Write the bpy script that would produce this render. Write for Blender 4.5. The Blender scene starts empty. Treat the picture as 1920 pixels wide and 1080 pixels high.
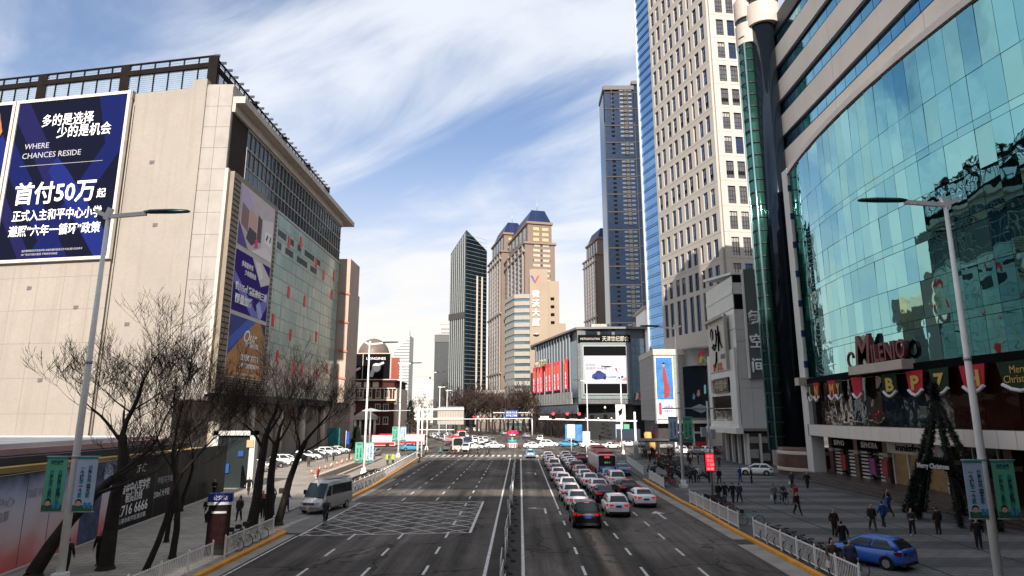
import bpy, bmesh, math, random
from mathutils import Vector, Matrix, Euler
R = math.radians
S = bpy.context.scene
COL = S.collection
random.seed(7)

# ---------------------------------------------------------------- camera, sky, sun, exposure
cd = bpy.data.cameras.new('camera'); cam = bpy.data.objects.new('camera', cd); COL.objects.link(cam)
cam.location = (0, 0, 8.0); cam.rotation_euler = (R(90 + 11.5), 0, R(0.71))
cd.sensor_width = 36; cd.lens = 36 * 1176 / 1920; cd.clip_start = 0.1; cd.clip_end = 6000
S.camera = cam
SUN_AZ, SUN_EL = R(180.5), R(30)          # behind the viewer and a little to the left
W = bpy.data.worlds.new('World'); S.world = W; W.use_nodes = True
wt = W.node_tree; wt.nodes.clear()
def wn(t, **k):
    n = wt.nodes.new(t)
    for a, b in k.items(): setattr(n, a, b)
    return n
wl = wt.links.new
sky = wn('ShaderNodeTexSky', sky_type='NISHITA', sun_disc=False, sun_elevation=SUN_EL, sun_rotation=SUN_AZ, air_density=1.0, dust_density=1.6, ozone_density=1.6, altitude=0)
tc = wn('ShaderNodeTexCoord'); sx = wn('ShaderNodeSeparateXYZ'); wl(tc.outputs['Generated'], sx.inputs[0])
def wmath(op, a, b=None, c=None, clamp=False):
    n = wn('ShaderNodeMath', operation=op); n.use_clamp = clamp
    for i, v in enumerate((a, b, c)):
        if v is None: continue
        if isinstance(v, (int, float)): n.inputs[i].default_value = v
        else: wl(v, n.inputs[i])
    return n.outputs[0]
# cloud sheet: directions projected on to a flat layer high above, streaks running with the wind
den = wmath('ADD', wmath('MAXIMUM', sx.outputs[2], 0.0), 0.16)
px_ = wmath('DIVIDE', sx.outputs[0], den); py_ = wmath('DIVIDE', sx.outputs[1], den)
cb = wn('ShaderNodeCombineXYZ'); wl(px_, cb.inputs[0]); wl(py_, cb.inputs[1])
mp0 = wn('ShaderNodeMapping'); mp0.inputs['Rotation'].default_value = (0, 0, R(30)); wl(cb.outputs[0], mp0.inputs[0])
mp = wn('ShaderNodeMapping'); mp.inputs['Scale'].default_value = (0.62, 1.35, 1); mp.inputs['Location'].default_value = (5.3, 0.4, 0); wl(mp0.outputs[0], mp.inputs[0])
nz = wn('ShaderNodeTexNoise'); nz.inputs['Scale'].default_value = 1.5; nz.inputs['Detail'].default_value = 9; nz.inputs['Roughness'].default_value = .58; nz.inputs['Distortion'].default_value = .55
wl(mp.outputs[0], nz.inputs['Vector'])
mp2 = wn('ShaderNodeMapping'); mp2.inputs['Scale'].default_value = (0.9, 0.9, 1); mp2.inputs['Location'].default_value = (7.1, 2.9, 0); wl(cb.outputs[0], mp2.inputs[0])
nz2 = wn('ShaderNodeTexNoise'); nz2.inputs['Scale'].default_value = .8; nz2.inputs['Detail'].default_value = 3; wl(mp2.outputs[0], nz2.inputs['Vector'])
cl = wmath('ADD', wmath('MULTIPLY', nz.outputs[0], 1.0), wmath('MULTIPLY', wmath('SUBTRACT', nz2.outputs[0], 0.5), 0.75))
mr = wn('ShaderNodeMapRange', interpolation_type='SMOOTHSTEP'); mr.inputs[1].default_value = .29; mr.inputs[2].default_value = .60; wl(cl, mr.inputs[0])
hz = wn('ShaderNodeMapRange', interpolation_type='SMOOTHSTEP'); hz.inputs[1].default_value = 0.46; hz.inputs[2].default_value = 0.03; wl(sx.outputs[2], hz.inputs[0])
mask = wmath('MULTIPLY_ADD', mr.outputs[0], .80, .11)
mx = wn('ShaderNodeMix', data_type='RGBA'); wl(mask, mx.inputs[0]); tint = wn('ShaderNodeVectorMath', operation='MULTIPLY'); tint.inputs[1].default_value = (1.24, 1.42, 1.66); wl(sky.outputs[0], tint.inputs[0]); wl(tint.outputs[0], mx.inputs[6]); mx.inputs[7].default_value = (8.6, 9.0, 9.7, 1)
mx2 = wn('ShaderNodeMix', data_type='RGBA'); wl(wmath('MULTIPLY', hz.outputs[0], .93), mx2.inputs[0]); wl(mx.outputs[2], mx2.inputs[6]); mx2.inputs[7].default_value = (9.9, 9.3, 8.5, 1)
bg = wn('ShaderNodeBackground'); bg.inputs[1].default_value = 0.066; wl(mx2.outputs[2], bg.inputs[0])
wo = wn('ShaderNodeOutputWorld'); wl(bg.outputs[0], wo.inputs[0])
sl = bpy.data.lights.new('sun', 'SUN'); sl.energy = 5.0; sl.angle = R(.5); sl.color = (1, .91, .81)
so = bpy.data.objects.new('sun', sl); COL.objects.link(so)
sdir = Vector((math.sin(SUN_AZ) * math.cos(SUN_EL), math.cos(SUN_AZ) * math.cos(SUN_EL), math.sin(SUN_EL)))
so.rotation_euler = sdir.to_track_quat('Z', 'Y').to_euler(); so.location = sdir * 500
S.view_settings.view_transform = 'Standard'; S.view_settings.look = 'None'; S.view_settings.gamma = 1; S.view_settings.exposure = 0.72
S.cycles.max_bounces = 7; S.cycles.glossy_bounces = 4; S.cycles.diffuse_bounces = 3; S.cycles.transmission_bounces = 4; S.cycles.caustics_reflective = False; S.cycles.caustics_refractive = False
S.cycles.use_denoising = True; S.cycles.sample_clamp_indirect = 6

# ---------------------------------------------------------------- materials
MATS = {}
def mat(name, col, rough=.6, metal=0., var=.12, scale=.6, fine=0., bump=0., spec=.28, coat=0., emit=None, es=1., streak=0., streakcol=(.05, .045, .04), space='W'):
    if name in MATS: return MATS[name]
    m = bpy.data.materials.new(name); m.use_nodes = True; t = m.node_tree; N = t.nodes; L = t.links.new
    b = N['Principled BSDF']; b.inputs['Roughness'].default_value = rough; b.inputs['Metallic'].default_value = metal
    b.inputs['Specular IOR Level'].default_value = spec; b.inputs['Coat Weight'].default_value = coat; b.inputs['Coat Roughness'].default_value = .05
    c4 = (*col, 1); b.inputs['Base Color'].default_value = c4; m.diffuse_color = c4
    if var or streak or bump:
        if space == 'W': g = N.new('ShaderNodeNewGeometry'); P = g.outputs['Position']
        else: g = N.new('ShaderNodeTexCoord'); P = g.outputs['Object']
        nn = N.new('ShaderNodeTexNoise'); nn.inputs['Scale'].default_value = scale; nn.inputs['Detail'].default_value = 6; nn.inputs['Roughness'].default_value = .62; L(P, nn.inputs['Vector'])
        rm = N.new('ShaderNodeMapRange'); rm.inputs[1].default_value = .3; rm.inputs[2].default_value = .7; rm.inputs[3].default_value = 1 - var; rm.inputs[4].default_value = 1 + var; L(nn.outputs[0], rm.inputs[0])
        v = rm.outputs[0]
        if fine:
            n3 = N.new('ShaderNodeTexNoise'); n3.inputs['Scale'].default_value = scale * 23; n3.inputs['Detail'].default_value = 3; L(P, n3.inputs['Vector'])
            r3 = N.new('ShaderNodeMapRange'); r3.inputs[1].default_value = .3; r3.inputs[2].default_value = .7; r3.inputs[3].default_value = 1 - fine; r3.inputs[4].default_value = 1 + fine; L(n3.outputs[0], r3.inputs[0])
            q = N.new('ShaderNodeMath'); q.operation = 'MULTIPLY'; L(v, q.inputs[0]); L(r3.outputs[0], q.inputs[1]); v = q.outputs[0]
        vm = N.new('ShaderNodeVectorMath'); vm.operation = 'SCALE'; vm.inputs[0].default_value = col; L(v, vm.inputs['Scale'])
        out = vm.outputs[0]
        if streak:
            mp = N.new('ShaderNodeMapping'); mp.inputs['Scale'].default_value = (1.1, 1.1, .06); L(P, mp.inputs[0])
            n2 = N.new('ShaderNodeTexNoise'); n2.inputs['Scale'].default_value = 1.0; n2.inputs['Detail'].default_value = 5; L(mp.outputs[0], n2.inputs['Vector'])
            r2 = N.new('ShaderNodeMapRange'); r2.inputs[1].default_value = .52; r2.inputs[2].default_value = .78; r2.inputs[3].default_value = 0; r2.inputs[4].default_value = streak; L(n2.outputs[0], r2.inputs[0])
            mi = N.new('ShaderNodeMix'); mi.data_type = 'RGBA'; L(r2.outputs[0], mi.inputs[0]); L(out, mi.inputs[6]); mi.inputs[7].default_value = (*streakcol, 1); out = mi.outputs[2]
        L(out, b.inputs['Base Color'])
        if bump:
            n4 = N.new('ShaderNodeTexNoise'); n4.inputs['Scale'].default_value = scale * 12; n4.inputs['Detail'].default_value = 4; L(P, n4.inputs['Vector'])
            bp = N.new('ShaderNodeBump'); bp.inputs['Strength'].default_value = bump; bp.inputs['Distance'].default_value = .03; L(n4.outputs[0], bp.inputs['Height']); L(bp.outputs[0], b.inputs['Normal'])
    if emit: b.inputs['Emission Color'].default_value = (*emit, 1); b.inputs['Emission Strength'].default_value = es
    MATS[name] = m; return m
def glass(name, col, rough=.03, wob=.0, wscale=.5, metal=1.0, var=.1):
    """reflective tinted curtain-wall glass; wob = slight waviness of the sheets"""
    if name in MATS: return MATS[name]
    m = mat(name, col, rough, metal, var=var, scale=.35)
    t = m.node_tree; N = t.nodes; L = t.links.new; b = N['Principled BSDF']
    if wob:
        g = N.new('ShaderNodeNewGeometry'); n = N.new('ShaderNodeTexNoise'); n.inputs['Scale'].default_value = wscale; n.inputs['Detail'].default_value = 1.5; L(g.outputs['Position'], n.inputs['Vector'])
        bp = N.new('ShaderNodeBump'); bp.inputs['Strength'].default_value = wob; bp.inputs['Distance'].default_value = .1; L(n.outputs[0], bp.inputs['Height']); L(bp.outputs[0], b.inputs['Normal'])
    return m
def gridmat(name, col, line, sx, sz, lw=.04, rough=.5, metal=0, axis='X', var=.12, alt=.0, offx=0., offz=0., streak=0.):
    """flat sheet of far panels: joints along one horizontal axis and z, in object space; only for pieces too small to build"""
    if name in MATS: return MATS[name]
    m = mat(name, col, rough, metal, var=0)
    t = m.node_tree; N = t.nodes; L = t.links.new; b = N['Principled BSDF']
    tcn = N.new('ShaderNodeTexCoord'); sp = N.new('ShaderNodeSeparateXYZ'); L(tcn.outputs['Object'], sp.inputs[0])
    def mth(op, a, bb=None):
        n = N.new('ShaderNodeMath'); n.operation = op
        for i, v in enumerate((a, bb)):
            if v is None: continue
            if isinstance(v, (int, float)): n.inputs[i].default_value = v
            else: L(v, n.inputs[i])
        return n.outputs[0]
    h = sp.outputs['XYZ'.index(axis)] if axis in 'XYZ' else mth('ADD', sp.outputs[0], sp.outputs[1])
    u = mth('DIVIDE', mth('ADD', h, offx), sx); w = mth('DIVIDE', mth('ADD', sp.outputs[2], offz), sz)
    fu, fw = mth('FRACT', u), mth('FRACT', w)
    e = mth('MAXIMUM', mth('LESS_THAN', fu, lw / sx), mth('LESS_THAN', fw, lw / sz))
    cbn = N.new('ShaderNodeCombineXYZ'); L(mth('FLOOR', u), cbn.inputs[0]); L(mth('FLOOR', w), cbn.inputs[1])
    wnn = N.new('ShaderNodeTexWhiteNoise'); wnn.noise_dimensions = '3D'; L(cbn.outputs[0], wnn.inputs['Vector'])
    rm = N.new('ShaderNodeMapRange'); rm.inputs[3].default_value = 1 - var; rm.inputs[4].default_value = 1 + var; L(wnn.outputs[0], rm.inputs[0])
    vm = N.new('ShaderNodeVectorMath'); vm.operation = 'SCALE'; vm.inputs[0].default_value = col; L(rm.outputs[0], vm.inputs['Scale'])
    mi = N.new('ShaderNodeMix'); mi.data_type = 'RGBA'; L(e, mi.inputs[0]); L(vm.outputs[0], mi.inputs[6]); mi.inputs[7].default_value = (*line, 1)
    L(mi.outputs[2], b.inputs['Base Color'])
    return m

# ---------------------------------------------------------------- mesh helpers
class MB:
    def __init__(s): s.v = []; s.f = []; s.m = []; s.sm = []
    def add(s, vs, fs, mi=0, smooth=False):
        o = len(s.v); s.v += [tuple(p) for p in vs]
        for f in fs: s.f.append([i + o for i in f]); s.m.append(mi); s.sm.append(smooth)
        return s
    def box(s, x0, x1, y0, y1, z0, z1, mi=0):
        return s.add([(x0,y0,z0),(x1,y0,z0),(x1,y1,z0),(x0,y1,z0),(x0,y0,z1),(x1,y0,z1),(x1,y1,z1),(x0,y1,z1)],
                     [(3,2,1,0),(4,5,6,7),(0,1,5,4),(1,2,6,5),(2,3,7,6),(3,0,4,7)], mi)
    def obox(s, c, size, rz=0, mi=0):
        a, b, h = size[0]/2, size[1]/2, size[2]; cs, sn = math.cos(rz), math.sin(rz)
        P = [(c[0]+x*cs-y*sn, c[1]+x*sn+y*cs, c[2]+z) for z in (0, h) for x, y in ((-a,-b),(a,-b),(a,b),(-a,b))]
        return s.add(P, [(3,2,1,0),(4,5,6,7),(0,1,5,4),(1,2,6,5),(2,3,7,6),(3,0,4,7)], mi)
    def bar(s, p, q, w, h=None, mi=0):
        """square bar between two points"""
        h = h or w; p, q = Vector(p), Vector(q); d = (q-p)
        if d.length < 1e-6: return s
        d.normalize(); u = Vector((0,0,1)) if abs(d.z) < .95 else Vector((0,1,0)); r = d.cross(u).normalized(); u = r.cross(d)
        P = [e + r*a*w/2 + u*b*h/2 for e in (p, q) for a, b in ((-1,-1),(1,-1),(1,1),(-1,1))]
        return s.add(P, [(3,2,1,0),(4,5,6,7),(0,1,5,4),(1,2,6,5),(2,3,7,6),(3,0,4,7)], mi)
    def tube(s, pts, rs, n=8, mi=0, caps=True, smooth=True):
        pts = [Vector(p) for p in pts]; rs = rs if isinstance(rs, (list, tuple)) else [rs]*len(pts)
        V = []; F = []; pr = None
        for i, p in enumerate(pts):
            d = (pts[min(i+1, len(pts)-1)] - pts[max(i-1, 0)]).normalized()
            if pr is None: a = Vector((1,0,0)) if abs(d.x) < .9 else Vector((0,1,0)); r = d.cross(a).normalized()
            else: r = (pr - d*pr.dot(d)); r = r.normalized() if r.length > 1e-6 else d.orthogonal().normalized()
            pr = r; u = d.cross(r)
            V += [p + (r*math.cos(2*math.pi*k/n) + u*math.sin(2*math.pi*k/n))*rs[i] for k in range(n)]
        for i in range(len(pts)-1):
            for k in range(n): F.append((i*n+k, i*n+(k+1)%n, (i+1)*n+(k+1)%n, (i+1)*n+k))
        o = len(s.v); s.add(V, F, mi, smooth)
        if caps: s.f += [[o+k for k in range(n)][::-1], [o+(len(pts)-1)*n+k for k in range(n)]]; s.m += [mi, mi]; s.sm += [False, False]
        return s
    def prism(s, poly, z0, z1, mi=0):
        """poly (x,y) counter-clockwise"""
        n = len(poly); V = [(x,y,z0) for x,y in poly] + [(x,y,z1) for x,y in poly]
        return s.add(V, [list(range(n))[::-1], list(range(n, 2*n))] + [(k, (k+1)%n, n+(k+1)%n, n+k) for k in range(n)], mi)
    def loft(s, rings, mi=0, close=True, caps=True, smooth=True):
        n = len(rings[0]); V = [p for r in rings for p in r]; F = []
        for i in range(len(rings)-1):
            for k in range(n if close else n-1): F.append((i*n+k, i*n+(k+1)%n, (i+1)*n+(k+1)%n, (i+1)*n+k))
        o = len(s.v); s.add(V, F, mi, smooth)
        if caps: s.f += [[o+k for k in range(n)][::-1], [o+(len(rings)-1)*n+k for k in range(n)]]; s.m += [mi, mi]; s.sm += [False, False]
        return s
    def lathe(s, prof, c=(0,0,0), n=16, mi=0, a0=0, a1=2*math.pi):
        full = abs(a1-a0-2*math.pi) < 1e-6; N = n if full else n+1
        V = [(c[0]+r*math.cos(a0+(a1-a0)*k/n), c[1]+r*math.sin(a0+(a1-a0)*k/n), c[2]+z) for r, z in prof for k in range(N)]
        F = [(i*N+k, i*N+(k+1)%N, (i+1)*N+(k+1)%N, (i+1)*N+k) for i in range(len(prof)-1) for k in range(n)]
        return s.add(V, F, mi, True)
    def quad(s, a, b, c, d, mi=0): return s.add([a,b,c,d], [(0,1,2,3)], mi)
    def mesh(s, name, mats):
        me = bpy.data.meshes.new(name); me.from_pydata(s.v, [], s.f)
        for m in (mats if isinstance(mats, (list, tuple)) else [mats]): me.materials.append(m)
        if any(s.m): me.polygons.foreach_set('material_index', s.m)
        if any(s.sm): me.polygons.foreach_set('use_smooth', s.sm)
        me.update(); return me
    def build(s, name, mats, parent=None, loc=(0,0,0), rot=(0,0,0), kind=None, label=None):
        return ob(name, s.mesh(name, mats), parent, loc, rot, kind, label)
def ob(name, me, parent=None, loc=(0,0,0), rot=(0,0,0), kind=None, label=None, scale=None):
    o = bpy.data.objects.new(name, me); COL.objects.link(o); o.location = loc; o.rotation_euler = rot
    if scale: o.scale = scale if isinstance(scale, (tuple, list)) else (scale,)*3
    if parent: o.parent = parent
    if kind: o['kind'] = kind
    if label: o['label'] = label
    return o
def tag(o, label, cat, group=None, kind=None):
    o['label'] = label; o['category'] = cat
    if group: o['group'] = group
    if kind: o['kind'] = kind
    return o
def thing(name, label, cat, loc=(0,0,0), rz=0, group=None):
    o = bpy.data.objects.new(name, None); o.empty_display_size = .2; COL.objects.link(o); o.location = loc; o.rotation_euler = (0,0,rz)
    return tag(o, label, cat, group)
KIDS = {}
def dup(root, loc, rz, label=None, group=None, scale=None):
    """a copy of a thing with copies of its parts and sub-parts, mesh data shared"""
    def cp(o, par):
        c = o.copy(); COL.objects.link(c); c.parent = par
        for ch in KIDS.setdefault(o.name, list(o.children)): cp(ch, c)
        return c
    c = cp(root, None); c.location = loc; c.rotation_euler = (0,0,rz)
    if scale: c.scale = (scale,)*3 if not isinstance(scale, (tuple, list)) else scale
    if label: c['label'] = label
    if group: c['group'] = group
    return c
TMP = bpy.data.scenes.new('lettering workshop')
def text(name, s, size, m, parent, loc, rot=(R(90),0,0), width=None, align='LEFT', ext=.01, bold=0., sx=1., shear=0., spacing=1.):
    c = bpy.data.curves.new('lettering', 'FONT'); c.body = s; c.size = size; c.resolution_u = 2; c.extrude = ext; c.offset = bold; c.align_x = align; c.shear = shear; c.space_character = spacing
    o = bpy.data.objects.new('lettering', c); TMP.collection.objects.link(o); TMP.view_layers[0].update()
    me = bpy.data.meshes.new_from_object(o.evaluated_get(TMP.view_layers[0].depsgraph))
    bpy.data.objects.remove(o); bpy.data.curves.remove(c)
    if width and len(me.vertices):
        xs = [v.co.x for v in me.vertices]; sx = width / max(.01, max(xs) - min(xs))
    if abs(sx-1) > 1e-3: me.transform(Matrix.Diagonal((sx, 1, 1, 1)))
    me.materials.clear(); me.materials.append(m)
    return ob(name, me, parent, loc, rot)
FX = (R(90), 0, R(90))     # lettering that faces +X
FNX = (R(90), 0, R(-90))   # lettering that faces -X
FNY = (R(90), 0, 0)        # lettering that faces the viewer (-Y)
def struct(name, mb, m, loc=(0,0,0)): return mb.build(name, m, None, loc, kind='structure')

asphalt = mat('asphalt', (.118, .104, .091), .95, var=.20, scale=.22, fine=.16, bump=.2, spec=.12)
asphalt_old = mat('median asphalt', (.062, .054, .047), .95, var=.2, scale=.5, fine=.2, bump=.25, spec=.12)
white_paint = mat('road paint', (.62, .60, .56), .6, var=.22, scale=1.6, fine=.25)
kerb_yellow = mat('yellow kerb paint', (.70, .30, .035), .6, var=.18, scale=1.2, fine=.15)
concrete = mat('concrete', (.36, .34, .31), .85, var=.15, scale=.8, fine=.12, bump=.2)
white_metal = mat('white painted steel', (.80, .79, .77), .42, var=.06, scale=2)
dark_metal = mat('dark steel', (.03, .03, .033), .45, metal=.3, var=.15, scale=2)
grey_metal = mat('galvanised steel', (.36, .38, .41), .45, metal=.4, var=.12, scale=2)
black = mat('black paint', (.006, .006, .007), .8, var=0, spec=.03)
rubber = mat('rubber', (.02, .02, .02), .85, var=0)
white_letter = mat('white lettering', (.85, .85, .86), .5, var=0)
chrome = mat('bright trim', (.6, .6, .62), .25, metal=.9, var=0)

def road_wear(m, patch=.5):
    """tyre-darkened lanes, patches and hairline cracks on top of the base asphalt"""
    t = m.node_tree; N = t.nodes; L = t.links.new; b = N['Principled BSDF']; src = b.inputs['Base Color'].links[0].from_socket
    g = N.new('ShaderNodeNewGeometry')
    def nz_(sc, scale, det=4, rough=.6):
        mp = N.new('ShaderNodeMapping'); mp.inputs['Scale'].default_value = sc; L(g.outputs['Position'], mp.inputs[0]); n = N.new('ShaderNodeTexNoise'); n.inputs['Scale'].default_value = scale; n.inputs['Detail'].default_value = det; n.inputs['Roughness'].default_value = rough; L(mp.outputs[0], n.inputs['Vector']); return n.outputs[0]
    def rng(v, a, b_, c, d):
        r = N.new('ShaderNodeMapRange'); r.inputs[1].default_value = a; r.inputs[2].default_value = b_; r.inputs[3].default_value = c; r.inputs[4].default_value = d; L(v, r.inputs[0]); return r.outputs[0]
    def mul(x, y):
        q = N.new('ShaderNodeMath'); q.operation = 'MULTIPLY'; L(x, q.inputs[0]); L(y, q.inputs[1]); return q.outputs[0]
    tracks = rng(nz_((1.1,.035,1), 1.0, 4), .35, .65, .6, 1.25)
    pat = rng(nz_((.12,.05,1), 1.0, 2, .4), .47, .52, .74, 1.1)
    vo = N.new('ShaderNodeTexVoronoi'); vo.feature = 'DISTANCE_TO_EDGE'; vo.inputs['Scale'].default_value = .16; mp = N.new('ShaderNodeMapping'); L(g.outputs['Position'], mp.inputs[0]); ds = N.new('ShaderNodeTexNoise'); ds.inputs['Scale'].default_value = .6; ds.inputs['Detail'].default_value = 4; L(g.outputs['Position'], ds.inputs['Vector'])
    ad = N.new('ShaderNodeVectorMath'); ad.operation = 'MULTIPLY_ADD'; ad.inputs[1].default_value = (2.2,2.2,0); L(ds.outputs['Color'], ad.inputs[0]); L(mp.outputs[0], ad.inputs[2]); L(ad.outputs[0], vo.inputs['Vector'])
    crack = rng(vo.outputs['Distance'], .0, .016, .4, 1.0)
    spots = rng(nz_((1,1,1), 2.2, 3), .62, .74, 1.0, .6)
    v = mul(mul(tracks, pat), mul(crack, spots)); vm = N.new('ShaderNodeVectorMath'); vm.operation = 'SCALE'; L(src, vm.inputs[0]); L(v, vm.inputs['Scale']); L(vm.outputs[0], b.inputs['Base Color'])
road_wear(asphalt)
def worn_paint(m):
    t = m.node_tree; N = t.nodes; L = t.links.new; b = N['Principled BSDF']; src = b.inputs['Base Color'].links[0].from_socket; g = N.new('ShaderNodeNewGeometry'); n = N.new('ShaderNodeTexNoise'); n.inputs['Scale'].default_value = 5; n.inputs['Detail'].default_value = 6; n.inputs['Roughness'].default_value = .7; L(g.outputs['Position'], n.inputs['Vector'])
    r = N.new('ShaderNodeMapRange'); r.inputs[1].default_value = .52; r.inputs[2].default_value = .66; r.inputs[3].default_value = 0; r.inputs[4].default_value = .75; L(n.outputs[0], r.inputs[0]); mi = N.new('ShaderNodeMix'); mi.data_type = 'RGBA'; L(r.outputs[0], mi.inputs[0]); L(src, mi.inputs[6]); mi.inputs[7].default_value = (.1,.095,.09,1); L(mi.outputs[2], b.inputs['Base Color'])
worn_paint(white_paint)
# ================================================================= the setting
ground_m = mat('far ground', (.17, .16, .145), .9, var=.2, scale=.05)
struct('ground', MB().quad((-2500,-400,-.06),(2500,-400,-.06),(2500,4000,-.06),(-2500,4000,-.06)), ground_m)
struct('road', MB().add([(-17.6,-60,0),(16,-60,0),(16,135,0),(120,135,0),(120,200,0),(34,200,0),(4,275,0),(-70,520,0),(-150,700,0),(-190,690,0),(-110,480,0),(-48,285,0),(-36,200,0),(-140,200,0),(-140,138,0),(-21,138,0),(-18.5,80,0)], [list(range(17))]), asphalt)
pave_l = gridmat('left paving', (.30, .275, .245), (.20, .185, .165), 1.2, 1.2, .05, .8, axis='X', var=.09)
def paving_xy(name, col, line, s, lw=.04, var=.1, rough=.75):
    m = mat(name, col, rough, var=0); t = m.node_tree; N = t.nodes; L = t.links.new
    g = N.new('ShaderNodeNewGeometry'); bt = N.new('ShaderNodeTexBrick'); bt.inputs['Scale'].default_value = 1; bt.inputs['Brick Width'].default_value = s; bt.inputs['Row Height'].default_value = s*.5
    bt.inputs['Mortar Size'].default_value = lw; bt.inputs['Color1'].default_value = (*[c*(1-var) for c in col], 1); bt.inputs['Color2'].default_value = (*[c*(1+var) for c in col], 1); bt.inputs['Mortar'].default_value = (*line, 1)
    L(g.outputs['Position'], bt.inputs['Vector'])
    n = N.new('ShaderNodeTexNoise'); n.inputs['Scale'].default_value = .25; n.inputs['Detail'].default_value = 7; n.inputs['Roughness'].default_value = .65; L(g.outputs['Position'], n.inputs['Vector'])
    rm = N.new('ShaderNodeMapRange'); rm.inputs[1].default_value = .3; rm.inputs[2].default_value = .7; rm.inputs[3].default_value = .72; rm.inputs[4].default_value = 1.2; L(n.outputs[0], rm.inputs[0])
    vm = N.new('ShaderNodeVectorMath'); vm.operation = 'SCALE'; L(bt.outputs['Color'], vm.inputs[0]); L(rm.outputs[0], vm.inputs['Scale']); L(vm.outputs[0], N['Principled BSDF'].inputs['Base Color']); return m
pave_l = paving_xy('left paving slabs', (.33, .295, .255), (.2, .18, .155), 1.2)
pave_r = paving_xy('right paving slabs', (.095, .093, .092), (.05, .05, .05), 1.0)
pave_rl = paving_xy('right pale slabs', (.165, .159, .152), (.08, .08, .08), 1.0)
struct('left_pavement', MB().prism([(-120,-40),(-16.4,-40),(-16.4,45.8),(-19.5,46.4),(-19.5,61.2),(-16.9,61.9),(-17.3,82),(-19.6,126),(-24,136),(-120,136)], -.05, .12), pave_l)
struct('driveway', MB().quad((-19.49,46.4,.02),(-15.2,45.9,.006),(-15.2,61.6,.006),(-19.49,61.2,.02)), mat('driveway paving', (.20,.19,.175), .85, var=.18, scale=.6, fine=.1))
struct('far_left_pavement', MB().prism([(-160,202),(-40,202),(-52,290),(-116,480),(-400,480),(-400,202)], -.05, .12), pave_l)
struct('right_pavement', MB().prism([(15.3,-40),(90,-40),(90,134),(20,134),(17.2,120),(15.5,82)], -.05, .12), pave_r)
struct('far_right_pavement', MB().prism([(38,202),(300,202),(300,520),(-64,520),(8,277)], -.05, .12), pave_r)
# pale paving bands across the right-hand plaza: each its own piece, and two dark joints running along it
plz = bpy.data.objects.get('right_pavement')
bm_ = None
y = 24.0
while y < 118:
    w = 2.3
    b = MB().box(16.9, 33.6, y, y+w, .121, .126).build('paving_band', pave_rl, plz)
    y += 4.7
for x in (21.6, 27.4):
    MB().box(x, x+.14, 22, 120, .127, .130).build('paving_joint', mat('dark joint', (.03,.03,.03), .8, var=0), plz)
# kerbs
def kerb(name, pts, w, h, m, rnd=.35):
    mb = MB()
    for (a, b) in zip(pts[:-1], pts[1:]): mb.bar((a[0],a[1],h/2), (b[0],b[1],h/2), w, h)
    return mb.build(name, m, None, kind='structure')
kerb('kerb', [(-16.25,-20),(-16.25,45.4),(-16.5,45.9),(-17.1,46.2)], .34, .17, kerb_yellow)
kerb('kerb', [(-17.1,61.6),(-16.7,62.0),(-16.85,75),(-17.4,84),(-19.4,122)], .34, .17, kerb_yellow)
kerb('kerb', [(15.15,-20),(15.1,48),(15.35,55),(15.2,62),(15.5,73),(15.7,83)], .34, .17, kerb_yellow)
gut = mat('gutter concrete', (.30,.27,.235), .85, var=.2, scale=.7, fine=.15)
struct('gutter', MB().box(-16.07,-15.35,-20,45.3,.001,.005), gut)
struct('gutter', MB().box(-16.52,-15.9,62.4,84,.001,.005), gut)
struct('gutter', MB().box(13.75,14.92,-20,42.3,.001,.005), gut)
struct('gutter', MB().box(14.0,14.92,44.0,82,.001,.005), gut)
struct('median', MB().box(-1.7,.02,20,123,.002,.006), asphalt_old)
# painted markings: every dash a piece of its own under the road
road = bpy.data.objects['road']
dash = MB().box(-.075,.075,-1,1,.005,.008).mesh('dash', white_paint)
rnd = random.Random(3)
def dashes(x, y0, y1, step=4.98, drift=0.):
    y = y0
    while y < y1:
        ob('lane_dash', dash, road, (x + drift*(y-y0), y, 0)); y += step
dashes(-5.0, 30.4, 120); 
for a,b in ((29.9,45),(64.2,121)): dashes(-8.08, a, b); dashes(-11.35, a-.2, b)
dashes(-14.5, 72.6, 118, drift=-.03)
dashes(3.35, 30.4, 57); dashes(6.48, 30.2, 118); dashes(9.55, 30.1, 118); dashes(12.6, 74, 118)
def line(x0, x1, y0, y1, w=.15, name='lane_line'):
    a = math.atan2(x1-x0, y1-y0); n = (math.cos(a)*w/2, -math.sin(a)*w/2)
    return MB().add([(x0-n[0],y0-n[1],.0075),(x0+n[0],y0+n[1],.0075),(x1+n[0],y1+n[1],.0075),(x1-n[0],y1-n[1],.0075)], [(0,1,2,3)]).build(name, white_paint, road)
line(-1.84,-1.84,-20,124,.17); line(.15,.15,-20,122,.17); line(3.35,3.35,57.5,121,.15)
line(-15.1,-15.1,-20,44.8,.12); line(-15.0,-15.0,44.9,61.5,.2)
line(-3.5,-3.5,46.2,62.4,.2); line(-15.0,-3.5,44.9,46.2,.12); line(-15.0,-3.5,61.2,62.5,.12)
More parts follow.
